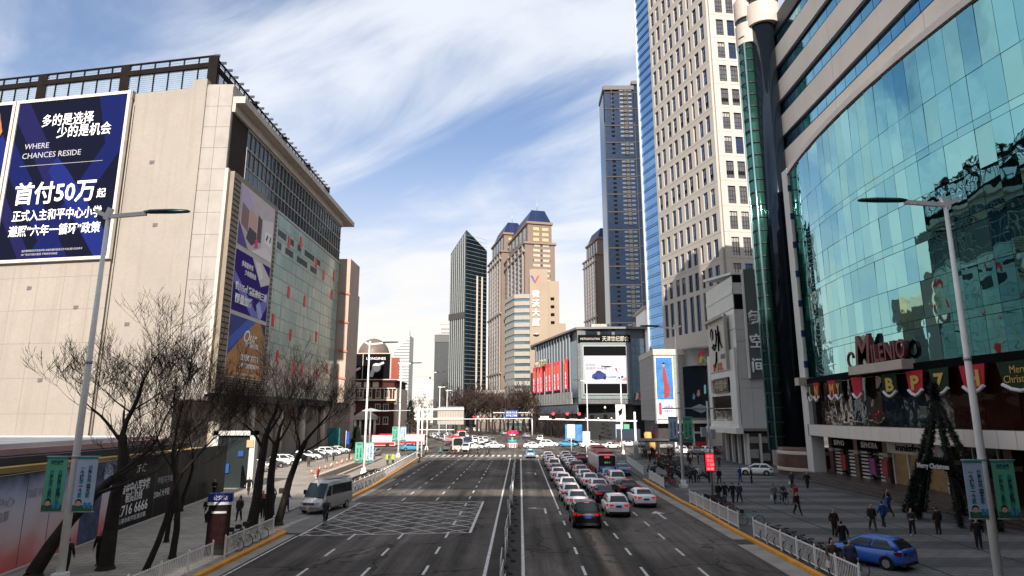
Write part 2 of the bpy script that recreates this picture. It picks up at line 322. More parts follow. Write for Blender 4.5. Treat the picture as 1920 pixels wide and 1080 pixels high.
# yellow-box style hatching painted pale: two families of crossing lines
def clipline(p, d, poly):
    ts = []
    for i in range(4):
        a, b = poly[i], poly[(i+1)%4]; e = (b[0]-a[0], b[1]-a[1]); den_ = d[0]*e[1]-d[1]*e[0]
        if abs(den_) < 1e-9: continue
        t = ((a[0]-p[0])*e[1]-(a[1]-p[1])*e[0])/den_; s_ = ((a[0]-p[0])*d[1]-(a[1]-p[1])*d[0])/den_
        if -1e-6 <= s_ <= 1+1e-6: ts.append(t)
    return (min(ts), max(ts)) if len(ts) >= 2 and max(ts)-min(ts) > .3 else None
BX = [(-14.9,45.0),(-3.6,46.2),(-3.6,62.4),(-14.9,61.2)]
for sgn in (1, -1):
    d = (math.cos(R(43))*sgn, math.sin(R(43)))
    for k in range(-12, 13):
        p = (-9.2 + k*2.35, 53.5); c = clipline(p, d, BX)
        if c: line(p[0]+d[0]*c[0], p[0]+d[0]*c[1], p[1]+d[1]*c[0], p[1]+d[1]*c[1], .11, 'hatch_line')
for i in range(30):                                   # zebra crossing
    x = -19.2 + i*1.12
    MB().box(x, x+.55, 129, 134.5, .004, .008).build('zebra_stripe', white_paint, road)
for i in range(15):
    x = 3.5 + i*1.12
for (x0,x1) in ((-19,-2.2),(.6,15)): line(x0,x1,126.3,126.3,.35,'stop_line')
def arrow(x, y, flip=1, s=1.0):
    mb = MB(); z = .0078
    mb.add([(-.09,-2.6,z),(.09,-2.6,z),(.09,.3,z),(-.09,.3,z)], [(0,1,2,3)])
    mb.add([(-.09,.3,z),(.09,.3,z),(-.75*1,.62,z),(-.75,.38,z)], [(0,1,2,3)])
    mb.add([(-.75,.85,z),(-.75,.15,z),(-1.55,.5,z)], [(0,2,1)])
    return mb.build('lane_arrow', white_paint, road, (x,y,0), (0,0,0))
arrow(2.15, 57.6); a_ = arrow(2.15, 92.5)
MB().add([(-.1,-2.2,.0078),(.1,-2.2,.0078),(.1,.6,.0078),(-.1,.6,.0078),(-.6,.6,.0078),(.6,.6,.0078),(0,1.9,.0078)], [(0,1,2,3),(4,5,6)]).build('lane_arrow', white_paint, road, (11.5,54.5,0))

mhm = mat('manhole iron', (.035,.033,.032), .6, metal=.4, var=.3, scale=3)
for (x,y,r) in ((-9.8,37.5,.38),(5.2,39.2,.38),(-6.4,50.5,.36),(1.9,44.5,.36),(11.6,41.5,.4),(-12.9,56,.38),(-3.2,79,.38),(2.1,71,.36),(-10,88,.38)):
    MB().lathe([(0,.012),(r*.86,.012),(r*.9,.008),(r,.011),(r,.0)], (0,0,0), 20).build('manhole_cover', mhm, road, (x,y,0))
# ================================================================= buildings
def L_(root, mb, name, m, kind=None, label=None):     # mesh written in world coordinates under an unrotated root
    return mb.build(name, m, root, tuple(-c for c in root.location), kind=kind, label=label)
beige = mat('beige render', (.292,.264,.231), .8, var=.08, scale=.1, fine=.04, streak=.35, streakcol=(.205,.175,.147))
grey_tile = mat('grey stone panel', (.31,.285,.262), .6, var=.12, scale=.4, streak=.4, streakcol=(.22,.19,.165))
brown_metal = mat('brown ribbed metal', (.034,.024,.019), .7, var=.2, scale=.8, spec=.1)
tan_metal = mat('tan louvre', (.23,.19,.145), .6, var=.12, scale=.5)
soffit_m = mat('soffit stone', (.46,.41,.36), .7, var=.12, scale=.4, streak=.2)
win_dark = glass('dark window glass', (.055,.07,.075), .06, wob=.12, wscale=.7, metal=.6)
win_black = glass('black shop glass', (.022,.024,.026), .05, wob=.2, wscale=.6, metal=.35)
# ---- left mall
mall = thing('shopping_mall', 'beige shopping mall with tall poster frame and green glass panel wall on the left', 'building', (-41,84,0))
def wl9(x): return 83.0 + (-47.6 - x) * .159        # front wall line, turned nine degrees
mb = MB()
mb.prism([(-45.6,83.0),(-45.6,150),(-110,150),(-110,wl9(-110)),(-57.2,wl9(-57.2)),(-57.2,wl9(-57.2)+.4),(-47.6,wl9(-47.6)+.4),(-47.6,83.0)][::-1], 0, 54.9)
L_(mall, mb, 'wall', beige)
L_(mall, MB().prism([(-45.2,82.6),(-45.2,83.6),(-47.4,83.9),(-47.4,82.85)][::-1], 0, 55.9), 'pilaster', beige)
L_(mall, MB().prism([(-57.0,wl9(-57)-.25),(-57,wl9(-57)+1),(-110,wl9(-110)+1),(-110,wl9(-110)-.25)][::-1], 53.9, 55.1), 'parapet', beige)
for z in (8.2,13,17.8,22.5,27.2,36.5,41.2,45.9,50.6):
    L_(mall, MB().add([(-110,wl9(-110)-.012,z),(-57.2,wl9(-57.2)-.012,z),(-57.2,wl9(-57.2)-.012,z+.05),(-110,wl9(-110)-.012,z+.05)], [(0,1,2,3)]), 'wall_joint', mat('wall joint', (.215,.185,.158), .9, var=0))
for k in range(12):
    x = -60 - k*4.2
    L_(mall, MB().add([(x,wl9(x)-.013,1),(x+.05,wl9(x+.05)-.013,1),(x+.05,wl9(x+.05)-.013,29),(x,wl9(x)-.013,29)], [(0,1,2,3)]), 'wall_joint', mat('wall joint', (.215,.185,.158), .9, var=0))
for (x,z) in ((-54,20),(-51.5,34),(-53.2,43.5),(-62,22.5),(-66,12.5),(-50,12),(-70,25.5)):
    yy = wl9(x) + (.4 if x > -57.2 else 0)
    L_(mall, MB().box(x,x+.7,yy-.12,yy+.05,z,z+.5), 'wall_vent', mat('vent grey', (.12,.11,.10), .6, var=.1))
L_(mall, MB().tube([(-56.9,wl9(-56.9)+.25,1),(-56.9,wl9(-56.9)+.25,53)], .09, 8), 'rain_pipe', mat('pipe cream', (.3,.27,.23), .6, var=.1))
tile = MB().box(.02,1.98,-.05,0,.02,3.18).mesh('stone_panel', grey_tile)
for k in range(14):
    for j in range(2): ob('stone_panel', tile, mall, (-45.4+41+j*2, -1.2+.05, 10.2+3.2*k-.1), (0,0,0))
L_(mall, MB().box(-45.45,-41.4,82.95,86,10.0,55.2), 'corner_block', grey_tile)
L_(mall, MB().box(-41.4,-40.95,82.7,83.3,10.8,42.2), 'white_edge_strip', mat('pale strip', (.5,.44,.38), .5, var=.1))
# road side
L_(mall, MB().box(-60,-41.6,86,139,10.25,53.5), 'core_wall', brown_metal)
L_(mall, MB().box(-46,-39.6,83.0,144,52.3,53.3), 'eave_slab', soffit_m)
L_(mall, MB().box(-46,-40.9,82.95,139,50.9,52.3), 'eave_fascia', soffit_m)
L_(mall, MB().box(-41.62,-41.3,83.2,88.3,42.3,51), 'brown_panel', brown_metal)
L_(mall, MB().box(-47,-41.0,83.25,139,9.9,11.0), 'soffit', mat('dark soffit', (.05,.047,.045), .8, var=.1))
wp = MB().box(.03,1.57,-.04,0,0,1).mesh('window_pane', win_dark)
for k in range(31):
    y = 88.4 + k*1.62
    ob('window_pane', wp, mall, (.0-.42, y-84, 44.9), (0,0,R(90)), scale=(1,1,5.5))
    ob('window_pane', wp, mall, (.0-.30, y-84, 42.5), (0,0,R(90)), scale=(1,1,2.1))
pale_m = mat('pale mullion', (.42,.41,.38), .5, var=.08)
mb = MB()
for k in range(32): mb.box(-41.42,-41.2,88.34+k*1.62,88.42+k*1.62,42.4,50.7)
for z in (42.3,44.65,47.6,50.6): mb.box(-41.42,-41.16,88.3,139,z,z+.14)
L_(mall, mb, 'window_mullions', pale_m)
L_(mall, MB().box(-41.4,-40.9,88.2,139.2,41.85,42.25), 'window_sill', pale_m)
# panel wall: every sheet of glass its own piece
pgA = [glass('panel glass %d' % i, c, .2, metal=.3, var=.08) for i, c in enumerate(((.38,.48,.43),(.33,.44,.395),(.43,.51,.45)))]
pms = [MB().box(.02,1.88,-.07,0,.02,2.14).mesh('glass_panel', m) for m in pgA]
dk = MB().add([(0,.02,.02),(0,1.88,.02),(0,1.88,1.15),(0,.02,1.15),(-.08,.02,.02),(-.08,1.88,.02),(-.08,1.88,1.15),(-.08,.02,1.15)], [(0,1,2,3),(7,6,5,4),(0,4,5,1),(1,5,6,2),(2,6,7,3),(3,7,4,0)]).mesh('dark_panel', mat('dark slot glass', (.02,.025,.025), .2, var=0))
rnd = random.Random(11)
for c in range(20):
    for r in range(14):
        y = 99.9 + c*1.91; z = 11.1 + r*2.19
        isd = (35.0 < z+1 < 38.5) and ((100.4 < y < 108) or (110 < y < 124.5)) and rnd.random() < .86
        (isd and ob('dark_panel', dk, mall, (.09, y-84, z+.55))) and None; ob('glass_panel', pms[rnd.choice((0,0,1,1,2))], mall, (0.0+rnd.uniform(-.012,.012), y-84, z), (0,0,R(90)+rnd.uniform(-.006,.006)))
L_(mall, MB().box(-41.3,-41.1,99.7,138.3,11,41.9), 'panel_backing', mat('panel backing', (.07,.075,.07), .7, var=0))
red_m = mat('red panel', (.78,.02,.03), .45, var=.1)
rp = MB().box(-.45,.45,-.13,0,-1.0,1.0).mesh('red_panel', red_m)
for (y, z) in [(107,38.1),(112.8,39.7),(122.1,38.1),(108.5,29.4),(127.3,36.7),(134.3,38.2),(116.9,29.3),(102.5,23.5),(133.5,33.8),(110.9,22.1),(125,23.5),(105.5,17.8),(113.7,16.4),(117.9,16.3),(127.1,16.2),(133.2,17.7)]:
    ob('red_panel', rp, mall, (0.02, y-84, z), (0,0,R(90)), scale=(1,1,1.05))
mb = MB()
for (y,z0,z1) in [(111,24,31),(118.5,28,34),(126.5,17,26),(131.5,13,20),(105.5,21,28)]: mb.box(-41.0,-40.9,y,y+.35,z0,z1)
L_(mall, mb, 'panel_slots', mat('pale slot', (.44,.42,.36), .5, var=0), kind='stuff')
# poster frame
fr = MB(); fr.box(-41.2,-40.35,83.4,85.7,11,42).box(-41.2,-40.35,98.7,99.7,11,42).box(-41.2,-40.35,85.7,98.7,41.3,42).box(-41.2,-40.35,85.7,98.7,11,13.2)
L_(mall, fr, 'poster_frame', tan_metal)
L_(mall, MB().box(-41.2,-40.5,85.7,98.7,13.2,41.3), 'poster_backing', brown_metal)
mb = MB()
for k in range(40): mb.box(-40.37,-40.31,83.45,85.65,11.3+k*.76,11.45+k*.76); mb.box(-40.37,-40.31,98.75,99.65,11.3+k*.76,11.45+k*.76)
for k in range(6): mb.box(-40.37,-40.31,85.7,98.7,11.3+k*.36,11.42+k*.36)
L_(mall, mb, 'louvre_slats', brown_metal, kind='stuff')
# ground floor, set back under the overhang
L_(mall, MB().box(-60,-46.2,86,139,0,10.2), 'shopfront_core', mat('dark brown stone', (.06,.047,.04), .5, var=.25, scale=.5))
mb = MB()
for k in range(14): mb.box(-46.2,-46.0,86.5+k*3.8,86.75+k*3.8,0.1,9.8)
for z in (3.6,4.4,7.0): mb.box(-46.2,-45.95,86.3,139,z,z+.18)
L_(mall, mb, 'shopfront_frame', mat('shopfront frame', (.36,.33,.29), .5, var=.1))
sgp = MB().box(.0,3.5,-.05,0,0,3.3).mesh('shop_window', win_black)
for k in range(13):
    ob('shop_window', sgp, mall, (-5.15, 86.8-84+k*3.8, .2), (0,0,R(90)))
for y in (88.5,100,112,124,136.5):
    L_(mall, MB().tube([(-42.4,y,0.1),(-42.4,y,10)], .75, 20), 'column', mat('column stone', (.42,.37,.31), .6, var=.12, streak=.2))
# end fin with red bars, beyond the panel wall
pink = mat('pink render', (.42,.33,.275), .8, var=.08, scale=.3)
L_(mall, MB().box(-46,-38.6,139.05,147,10.8,43.2), 'end_fin', pink)
for z in (16,22,28.5,35): L_(mall, MB().bar((-40.5,138.95,z+.4),(-38.3,138.9,z-.1),.35,.35), 'red_bar', mat('faded red bar', (.55,.16,.11), .6, var=0))
# roof screen: dark steel frames holding louvred bays
scr0 = Vector((-48.0,89.0,0)); scl = Vector((-110,99.5,0)); scb = Vector((-48.0,147.5,0))
scm = mat('roof screen steel', (.014,.011,.010), .8, var=.2, spec=.04); lvm = mat('blue grey louvre', (.22,.29,.38), .35, var=.1)
for (A, B, n, big) in ((scr0, scl, 24, 6), (scr0, scb, 32, 8)):
    mb = MB(); mb.bar((A.x,A.y,56.4),(B.x,B.y,56.4),.35,2.6); mb.bar((A.x,A.y,62.0),(B.x,B.y,62.0),.4,.8)
    L_(mall, mb, 'screen_beam', scm)
    L_(mall, MB().bar((A.x,A.y,63.55),(B.x,B.y,63.55),.3,.2), 'screen_rail', scm)
    for k in range(0 if B is scl else 1, n+1):
        p = A.lerp(B, k/n); w = 1.5 if k % big == 0 else .16
        L_(mall, MB().bar((p.x,p.y,55.2),(p.x,p.y,63.5),w,.42 if k % big == 0 else .2), 'screen_post', scm)
    for k in range(11):
        zz = 57.9 + k*.36; L_(mall, MB().bar((A.x,A.y+.1,zz),(B.x,B.y+.1,zz),.06,.2), 'louvre', lvm)
    for k in range(2):
        zz = 62.7 + k*.4; L_(mall, MB().bar((A.x,A.y+.1,zz),(B.x,B.y+.1,zz),.06,.14), 'louvre', lvm)
rb = MB()
for k in range(28):
    p = scr0.lerp(scb, k/27); rb.bar((p.x,p.y,63.6),(p.x+.9,p.y,63.6),.16,.4)
L_(mall, rb, 'roof_brackets', dark_metal, kind='stuff')
L_(mall, MB().box(-96,-52,100,146,54.9,58.5), 'plant_room', mat('plant room', (.22,.2,.18), .8, var=.1))
for (x, w, h) in ((-66,2.2,1.2),(-70.5,3,.8),(-60,1.4,1.0),(-78,4.5,1.4)):
    L_(mall, MB().box(x,x+w,wl9(x)+1.6,wl9(x)+3,54.9,54.9+h), 'roof_unit', mat('roof unit', (.5,.47,.43), .6, var=.1))

# ---- big billboard on the beige wall
navy = mat('navy print', (.004,.005,.016), .8, var=0, spec=.05); blue1 = mat('deep blue print', (.006,.010,.07), .8, var=0, spec=.05); blue2 = mat('mid blue print', (.009,.016,.115), .8, var=0, spec=.05); blue3 = mat('indigo print', (.010,.010,.055), .8, var=0, spec=.05)
frame_m = mat('billboard frame', (.62,.55,.48), .5, var=.1)
def polyprint(root, name, pts, m, y):
    mb = MB(); mb.add([(p[0],y,p[1]) for p in pts], [list(range(len(pts)))]); return mb.build(name, m, root)
def framebox(root, w, h, t=.45, d=.5, m=None):
    MB().box(-t,w+t,-d,0,-t,0).box(-t,w+t,-d,0,h,h+t).box(-t,0,-d,0,0,h).box(w,w+t,-d,0,0,h).build('frame', m or frame_m, root)
bb = thing('wall_billboard', 'huge navy blue billboard with white Chinese lettering high on the beige wall', 'billboard', (-75.9,wl9(-75.9)-.05,29.9), R(-9))
BW, BH = 18.6, 24.6
MB().box(0,BW,-.35,0,0,BH).build('print_sheet', navy, bb); framebox(bb, BW, BH)
for i, (pts, m) in enumerate((([(0,13),(0,18.5),(12.2,0),(8.6,0)], blue1), ([(0,24.6),(1.8,24.6),(9.3,12.5),(7.6,9.8),(0,21.6)], blue3), ([(18.6,21.5),(18.6,16),(8.4,0),(5.2,0)], blue1), ([(8,15.5),(10.2,13.2),(18.6,2.5),(18.6,0),(16.4,0),(6.8,13.3)], blue2), ([(0,6.5),(0,10),(6.2,0),(4,0)], blue3), ([(13.8,24.6),(18.6,24.6),(18.6,18),(16.5,14.5)], blue1))):
    polyprint(bb, 'printed_facet', pts, m, -.353-.004*i)
def bt(s, x, z, size, w=None, bold=.0, m=white_letter): text('lettering', s, size, m, bb, (x, -.40, z), FNY, width=w, bold=bold)
bt('多的是选择', 4.4, 20.6, 2.1, 8.8, .02); bt('少的是机会', 7.3, 18.6, 2.1, 9.2, .02)
gl = mat('grey lettering', (.38,.38,.42), .5, var=0)
bt('WHERE', 2.1, 17.0, 1.25, 4.2, 0, gl); bt('CHANCES RESIDE', 1.9, 15.5, 1.25, 10, 0, gl)
MB().box(1.8,15.8,-.40,-.38,14.3,14.36).build('printed_rule', gl, bb)
bt('首付50万', 1.6, 8.6, 3.6, 13.6, .07); bt('起', 15.6, 8.8, 1.5, None, .02)
bt('正式入主和平中心小学', 1.9, 5.9, 1.8, 14.8, .025); bt('遵照“六年一循环”政策', 1.7, 3.6, 1.75, 15.2, .025)
bt('最终解释权归开发商所有 以政府最终批准文件为准 图片仅供参考', 4.5, 1.1, .35, 10, 0, gl); bt('本广告仅为要约邀请 不构成任何承诺', 4.5, .55, .35, 6, 0, gl)
b2 = thing('wall_billboard', 'blue and wood brown billboard cut by the left picture edge', 'billboard', (-88.5,wl9(-88.5)-.05,29.9), R(-9))
MB().box(0,11.6,-.35,0,0,BH).build('print_sheet', navy, b2); framebox(b2, 11.6, BH)
polyprint(b2, 'printed_wood', [(0,23.4),(9.3,23.4),(10.3,20.3),(8.2,15.8),(0,6)], mat('printed wood', (.34,.13,.035), .5, var=.25, scale=1.5), -.353)
polyprint(b2, 'printed_facet', [(10.5,19.8),(11.6,18),(11.6,12),(6,3),(3,8)], blue2, -.357); polyprint(b2, 'printed_facet', [(4,0),(11.6,12),(11.6,5),(8.5,0)], blue3, -.361)
# ---- tall three-part poster on the road side of the mall
ps = thing('tall_poster', 'tall upright poster of three stacked panels in louvred frame on mall corner', 'billboard', (-40.48,86.0,13.4), R(90))
PW = 12.3
silver = mat('silver trim', (.5,.47,.43), .4, var=.05)
MB().box(-.3,PW+.3,-.12,0,-.3,27.9).build('frame', silver, ps)
vio = mat('violet print', (.05,.028,.2), .8, var=0, spec=.05); wood = mat('orange wood print', (.40,.19,.065), .5, var=.22, scale=1.2)
MB().box(0,PW,-.16,0,18.8,27.6).build('top_panel', mat('pale room print', (.55,.47,.48), .45, var=.06), ps)
MB().box(0,PW,-.16,0,9.2,18.0).build('middle_panel', vio, ps)
MB().box(0,PW,-.16,0,0,8.6).build('bottom_panel', wood, ps)
y0 = -.165
def pp(pts, c, k, nm='printed_shape', r=.5): polyprint(ps, nm, pts, mat('print %.2f %.2f %.2f' % c, c, r, var=0), y0-.003*k)
pp([(0,18.8),(0,22.2),(3.5,18.8)], (.08,.04,.26), 1); pp([(0,27.6),(0,23),(5,25.2),(2.2,27.6)], (.5,.42,.6), 1); pp([(.6,22),(.6,25.2),(3.0,24.6),(3.0,21.2)], (.27,.14,.13), 2); pp([(3.2,22),(3.2,25),(6,24.4),(6,22.4)], (.62,.36,.3), 2); pp([(6.3,20.6),(6.3,25),(7.8,24.6),(7.8,20.9)], (.1,.045,.04), 3)
pp([(2.6,20.2),(3.4,22.2),(6.0,22.0),(6.3,20.6),(4.6,19.6)], (.04,.03,.035), 3); pp([(8.1,19.5),(8.1,24.8),(12.3,25.6),(12.3,19.5)], (.72,.66,.67), 2); pp([(9.2,21.4),(9.2,23.2),(11.8,23.4),(11.8,21.2)], (.86,.84,.85), 3); pp([(9.6,22),(10.2,23),(10.5,22.6),(10.0,21.7)], (.03,.03,.03), 4); pp([(11,22),(11.4,23),(11.7,22.8),(11.4,21.7)], (.03,.03,.03), 4); pp([(5.6,19.5),(5.9,20.9),(6.7,21.2),(7.0,19.8)], (.7,.05,.2), 5); pp([(4.5,18.8),(9.5,20.6),(12.3,19.8),(12.3,18.8)], (.78,.74,.74), 4)
pp([(5.5,18),(9.0,18),(12.3,16.2),(12.3,15.2),(9.2,14.2)], (.62,.57,.55), 1); pp([(6.6,17.6),(8.6,17.8),(9.8,15.8),(8.4,15.0)], (.75,.72,.7), 2)
pp([(0,13.2),(0,14.9),(9.4,9.2),(6.6,9.2)], (.15,.17,.55), 1); pp([(12.3,14.2),(12.3,11.8),(9.8,9.2),(7,9.2)], (.14,.15,.5), 2); pp([(8.0,11.1),(9.2,12.0),(10.6,9.9),(10,9.2),(9.2,9.2)], (.35,.38,.72), 3)
pp([(0,2.9),(0,8.6),(8.2,8.6)], (.01,.03,.24), 1); pp([(0,3.4),(0,5.2),(5.6,8.6),(8.6,8.6)], (.03,.10,.48), 2); pp([(10.3,8.6),(12.3,8.6),(12.3,6.4)], (.012,.014,.05), 1)
def pt(s, x, z, size, w=None, bold=0., shear=0.): text('lettering', s, size, white_letter, ps, (x, -.2, z), FNY, width=w, bold=bold, shear=shear)
pt('多的是选择', 2.0, 16.0, .9, 3.9, .02); pt('少的是机会', 3.2, 14.9, .9, 4.0, .02); pt('约115㎡ 精装南向三居', .7, 12.3, 1.3, 11, .03); pt('限量加推', .8, 10.5, 1.45, 6, .05)
pt('Our', 4.3, 5.2, 2.6, 4.6, .02, .35); pt('和平璀璨公馆', 5.3, 4.6, .8, 4.6, .02); pt('2330 7777', 4.3, 2.5, 1.2, 6.2, .04); pt('天津和平区南京路国金中心', 4.0, 1.5, .7, 7, .02); pt('本资料仅为要约邀请', 2.6, .35, .3, 7)

# ---- pale tile block beyond the mall
o = thing('tile_block', 'narrow peach tiled slab rising behind the mall end', 'building', (-49,185,0))
L_(o, MB().box(-62,-47.9,180,184,0,42.8), 'wall', gridmat('peach tile', (.40,.315,.255), (.27,.21,.17), 2.9, 3.0, .14, .7, axis='X', var=.06))
L_(o, MB().box(-52.2,-50.4,179.6,180.3,12,42.9), 'corner_strip', mat('ochre strip', (.48,.33,.19), .7, var=.1))
# ---- dome
o = thing('domed_tower', 'grey brown dome with blue ring behind the watch billboard', 'building', (-62,268,0))
L_(o, MB().lathe([(6.6,0),(6.6,30.5)], (-62.5,268,0), 28), 'drum', mat('dome drum', (.33,.27,.23), .7, var=.15))
L_(o, MB().lathe([(6.9,30.5),(6.9,32.8)], (-62.5,268,0), 28), 'blue_ring', mat('blue ring', (.03,.12,.32), .5, var=.1))
L_(o, MB().lathe([(6.7,32.8)] + [(6.7*math.cos(a), 32.8+7.6*math.sin(a)) for a in [R(d) for d in range(0,91,10)]], (-62.5,268,0), 28), 'dome', mat('dome skin', (.13,.10,.085), .45, var=.12))
# ---- brick building with watch billboard
brick_m = mat('dark red brick', (.06,.018,.014), .85, var=.25, scale=.7, fine=.15)
cream = mat('cream stone', (.52,.44,.35), .7, var=.1, scale=.6)
br = thing('brick_building', 'dark red brick corner building with cream portico under the watch billboard', 'building', (-50,215,0))
L_(br, MB().box(-66,-42.6,215,236,0,19.6), 'wall', brick_m)
for z, h, d in ((12.9,.55,.7),(16.9,.35,.5),(19.4,.5,.6)): L_(br, MB().box(-66.2,-42.6+d,215-d,236,z,z+h), 'cornice', cream if z < 19 else brick_m)
mb = MB()
for k in range(17): mb.box(-65.6+k*1.4,-65.4+k*1.4,214.45,214.6,13.5,16.9)
L_(br, mb, 'balustrade', cream)
wfm = [MB().box(-.9,.9,-.12,.0,0,2.4,0).box(-.68,.68,-.16,-.11,.2,2.2,1).box(-.05,.05,-.2,-.11,.2,2.2,0).box(-1.05,1.05,-.3,0,-.22,0,0).mesh('window', [cream, win_dark])]
for x in (-63.5,-60.4,-57.3,-54.2,-51,-48,-45): ob('window', wfm[0], br, (x+50, 0, 13.9), scale=(1,1,1.0))
for x in (-63.5,-60.4,-56.5,-45.2,-48): 
    ob('window', wfm[0], br, (x+50, 0, 9.5)); ob('window', wfm[0], br, (x+50, 0, 5.2))
for x in (-56,-53,-50): L_(br, MB().box(x,x+2,214.85,215,17.4,19.2).box(x+.25,x+1.75,214.8,214.9,17.7,18.9), 'attic_panel', cream)
po = MB(); po.box(-55.3,-48,212.6,215,6.6,7.5); po.prism([(0,0),(1,0),(1,1)],0,.01)
L_(br, MB().box(-55.4,-47.8,212.5,214.9,6.7,7.6), 'entablature', cream)
mp_ = MB(); mp_.add([(-55.6,212.4,7.62),(-47.6,212.4,7.62),(-51.6,212.4,10.3),(-55.6,214.9,7.62),(-47.6,214.9,7.62),(-51.6,214.9,10.3)], [(0,1,2),(5,4,3),(0,3,4,1),(1,4,5,2),(2,5,3,0)])
L_(br, mp_, 'pediment', cream)
for x in (-54.8,-53.2,-50,-48.4): L_(br, MB().tube([(x,213.2,.1),(x,213.2,6.7)], [.42,.36], 14), 'column', cream)
L_(br, MB().box(-53,-50.2,214.7,214.95,.1,5.8), 'doorway', mat('dark doorway', (.03,.025,.02), .6, var=0))
L_(br, MB().box(-42.58,-41.8,215.5,236,0,17), 'side_pier', cream)
wb = thing('watch_billboard', 'black rooftop billboard with woman and wristwatch above brick building', 'billboard', (-62,215.6,20.2))
MB().box(0,17.6,-.4,0,0,8.6).build('print_sheet', black, wb); MB().box(-.3,17.9,-.5,0,-.45,0).box(-.3,17.9,-.5,0,8.6,8.9).box(17.6,17.9,-.5,0,0,8.6).box(8.1,8.3,-.45,-.4,0,8.6).build('frame', cream, wb)
text('lettering', 'LONGINES', 1.25, white_letter, wb, (9.3,-.43,6.6), width=6.6)
skin_p = mat('grey skin print', (.5,.47,.45), .6, var=.1, scale=2)
polyprint(wb, 'printed_face', [(4.6+.75*math.cos(a),6.5+1.05*math.sin(a)) for a in [k*math.pi/8 for k in range(16)]][::1], skin_p, -.41)
polyprint(wb, 'printed_arm', [(3.9,2.2),(4.4,4.6),(4.9,4.6),(4.7,2.9),(7.3,4.1),(7.5,3.4),(4.5,1.9)], skin_p, -.41)
polyprint(wb, 'printed_watch', [(12.9+1.55*math.cos(a),3.9+1.55*math.sin(a)) for a in [k*math.pi/10 for k in range(20)]], mat('watch print', (.55,.48,.43), .4, var=.05), -.41)
polyprint(wb, 'printed_dial', [(12.9+1.15*math.cos(a),3.9+1.15*math.sin(a)) for a in [k*math.pi/10 for k in range(20)]], mat('dial print', (.75,.72,.7), .4, var=.05), -.415)
polyprint(wb, 'printed_strap', [(10.4,.8),(11.3,3.4),(12.4,2.6),(11.8,.7)], skin_p, -.412); polyprint(wb, 'printed_strap', [(13.5,5.2),(15.2,6.0),(15.6,5.4),(14.2,4.6)], skin_p, -.412)
MB().box(17.95,20.6,.2,.6,0,7.4).build('side_panel', mat('red brown side', (.25,.06,.04), .7, var=.1), wb); MB().box(0,17.6,.2,.5,0,8).build('support', dark_metal, wb)
# ---------------------------------------------------------------- far left and centre
hazy = mat('hazed far stone', (.55,.52,.48), .8, var=.06, scale=.05)  # distance haze is painted into this pale stone colour
def simple_tower(name, label, box, m, roof=None, parts=()):
    x0,x1,y0,y1,h = box; o = thing(name, label, 'building', ((x0+x1)/2,y0,0))
    L_(o, MB().box(x0,x1,y0,y1,0,h), 'wall', m)
    L_(o, MB().box(x0-.4,x1+.4,y0-.4,y1+.4,h,h+1.2), 'roof', roof or concrete)
    return o
# pointed banded tower
o = thing('pointed_tower', 'pale banded tower with sloping pointed top far down the street', 'building', (-123,650,0))
tpm = mat('hazed metal cladding', (.44,.44,.43), .5, var=.05, scale=.05)  # cladding colour paled to stand for haze in the distance
mb = MB(); mb.add([(-132.7,650,0),(-114.6,650,0),(-114.6,650,90),(-132.7,650,72),(-132.7,674,0),(-114.6,674,0),(-114.6,674,90),(-132.7,674,72)], [(0,1,2,3),(5,4,7,6),(4,0,3,7),(1,5,6,2),(3,2,6,7)])
L_(o, mb, 'wall', tpm)
for k in range(28):
    z = 6 + k*3; xr = -114.5; xl = -132.8 if z < 70 else -132.8 + (z-70)
    L_(o, MB().box(xl, xr, 649.6, 650.1, z, z+.9), 'floor_band', mat('grey floor band', (.20,.21,.22), .5, var=0))
L_(o, MB().tube([(-114.9,652,90),(-114.9,652,100)], .35, 6), 'spire', grey_metal)
L_(o, MB().add([(-132.9,649.4,71),(-123.6,649.4,60),(-114.4,649.4,62),(-114.4,649.4,60),(-123.8,649.4,57.8),(-132.9,649.4,68.5)], [(0,5,4,1),(1,4,3,2)]), 'diagonal_band', mat('pale diagonal', (.6,.58,.55), .6, var=0))
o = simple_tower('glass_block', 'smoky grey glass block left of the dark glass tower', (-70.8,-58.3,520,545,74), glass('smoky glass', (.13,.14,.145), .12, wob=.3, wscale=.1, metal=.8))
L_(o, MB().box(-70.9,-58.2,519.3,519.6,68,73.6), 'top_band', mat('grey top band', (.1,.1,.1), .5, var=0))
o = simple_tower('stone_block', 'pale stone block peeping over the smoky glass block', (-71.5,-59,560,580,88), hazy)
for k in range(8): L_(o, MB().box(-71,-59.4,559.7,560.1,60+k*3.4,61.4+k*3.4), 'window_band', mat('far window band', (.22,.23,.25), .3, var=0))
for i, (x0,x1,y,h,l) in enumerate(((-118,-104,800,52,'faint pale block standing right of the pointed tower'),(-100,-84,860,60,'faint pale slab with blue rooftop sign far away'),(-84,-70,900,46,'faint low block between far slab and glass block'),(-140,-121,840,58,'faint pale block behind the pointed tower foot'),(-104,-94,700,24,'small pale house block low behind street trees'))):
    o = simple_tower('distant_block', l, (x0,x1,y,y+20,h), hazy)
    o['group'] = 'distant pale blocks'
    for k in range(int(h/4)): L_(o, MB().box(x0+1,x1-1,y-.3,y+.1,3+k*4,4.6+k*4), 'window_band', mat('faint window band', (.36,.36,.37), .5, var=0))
    if i == 1: L_(o, MB().box(x0+2,x1-3,y-1,y-.5,h+1.5,h+6.5), 'roof_sign', mat('blue roof sign', (.05,.13,.33), .5, var=0))
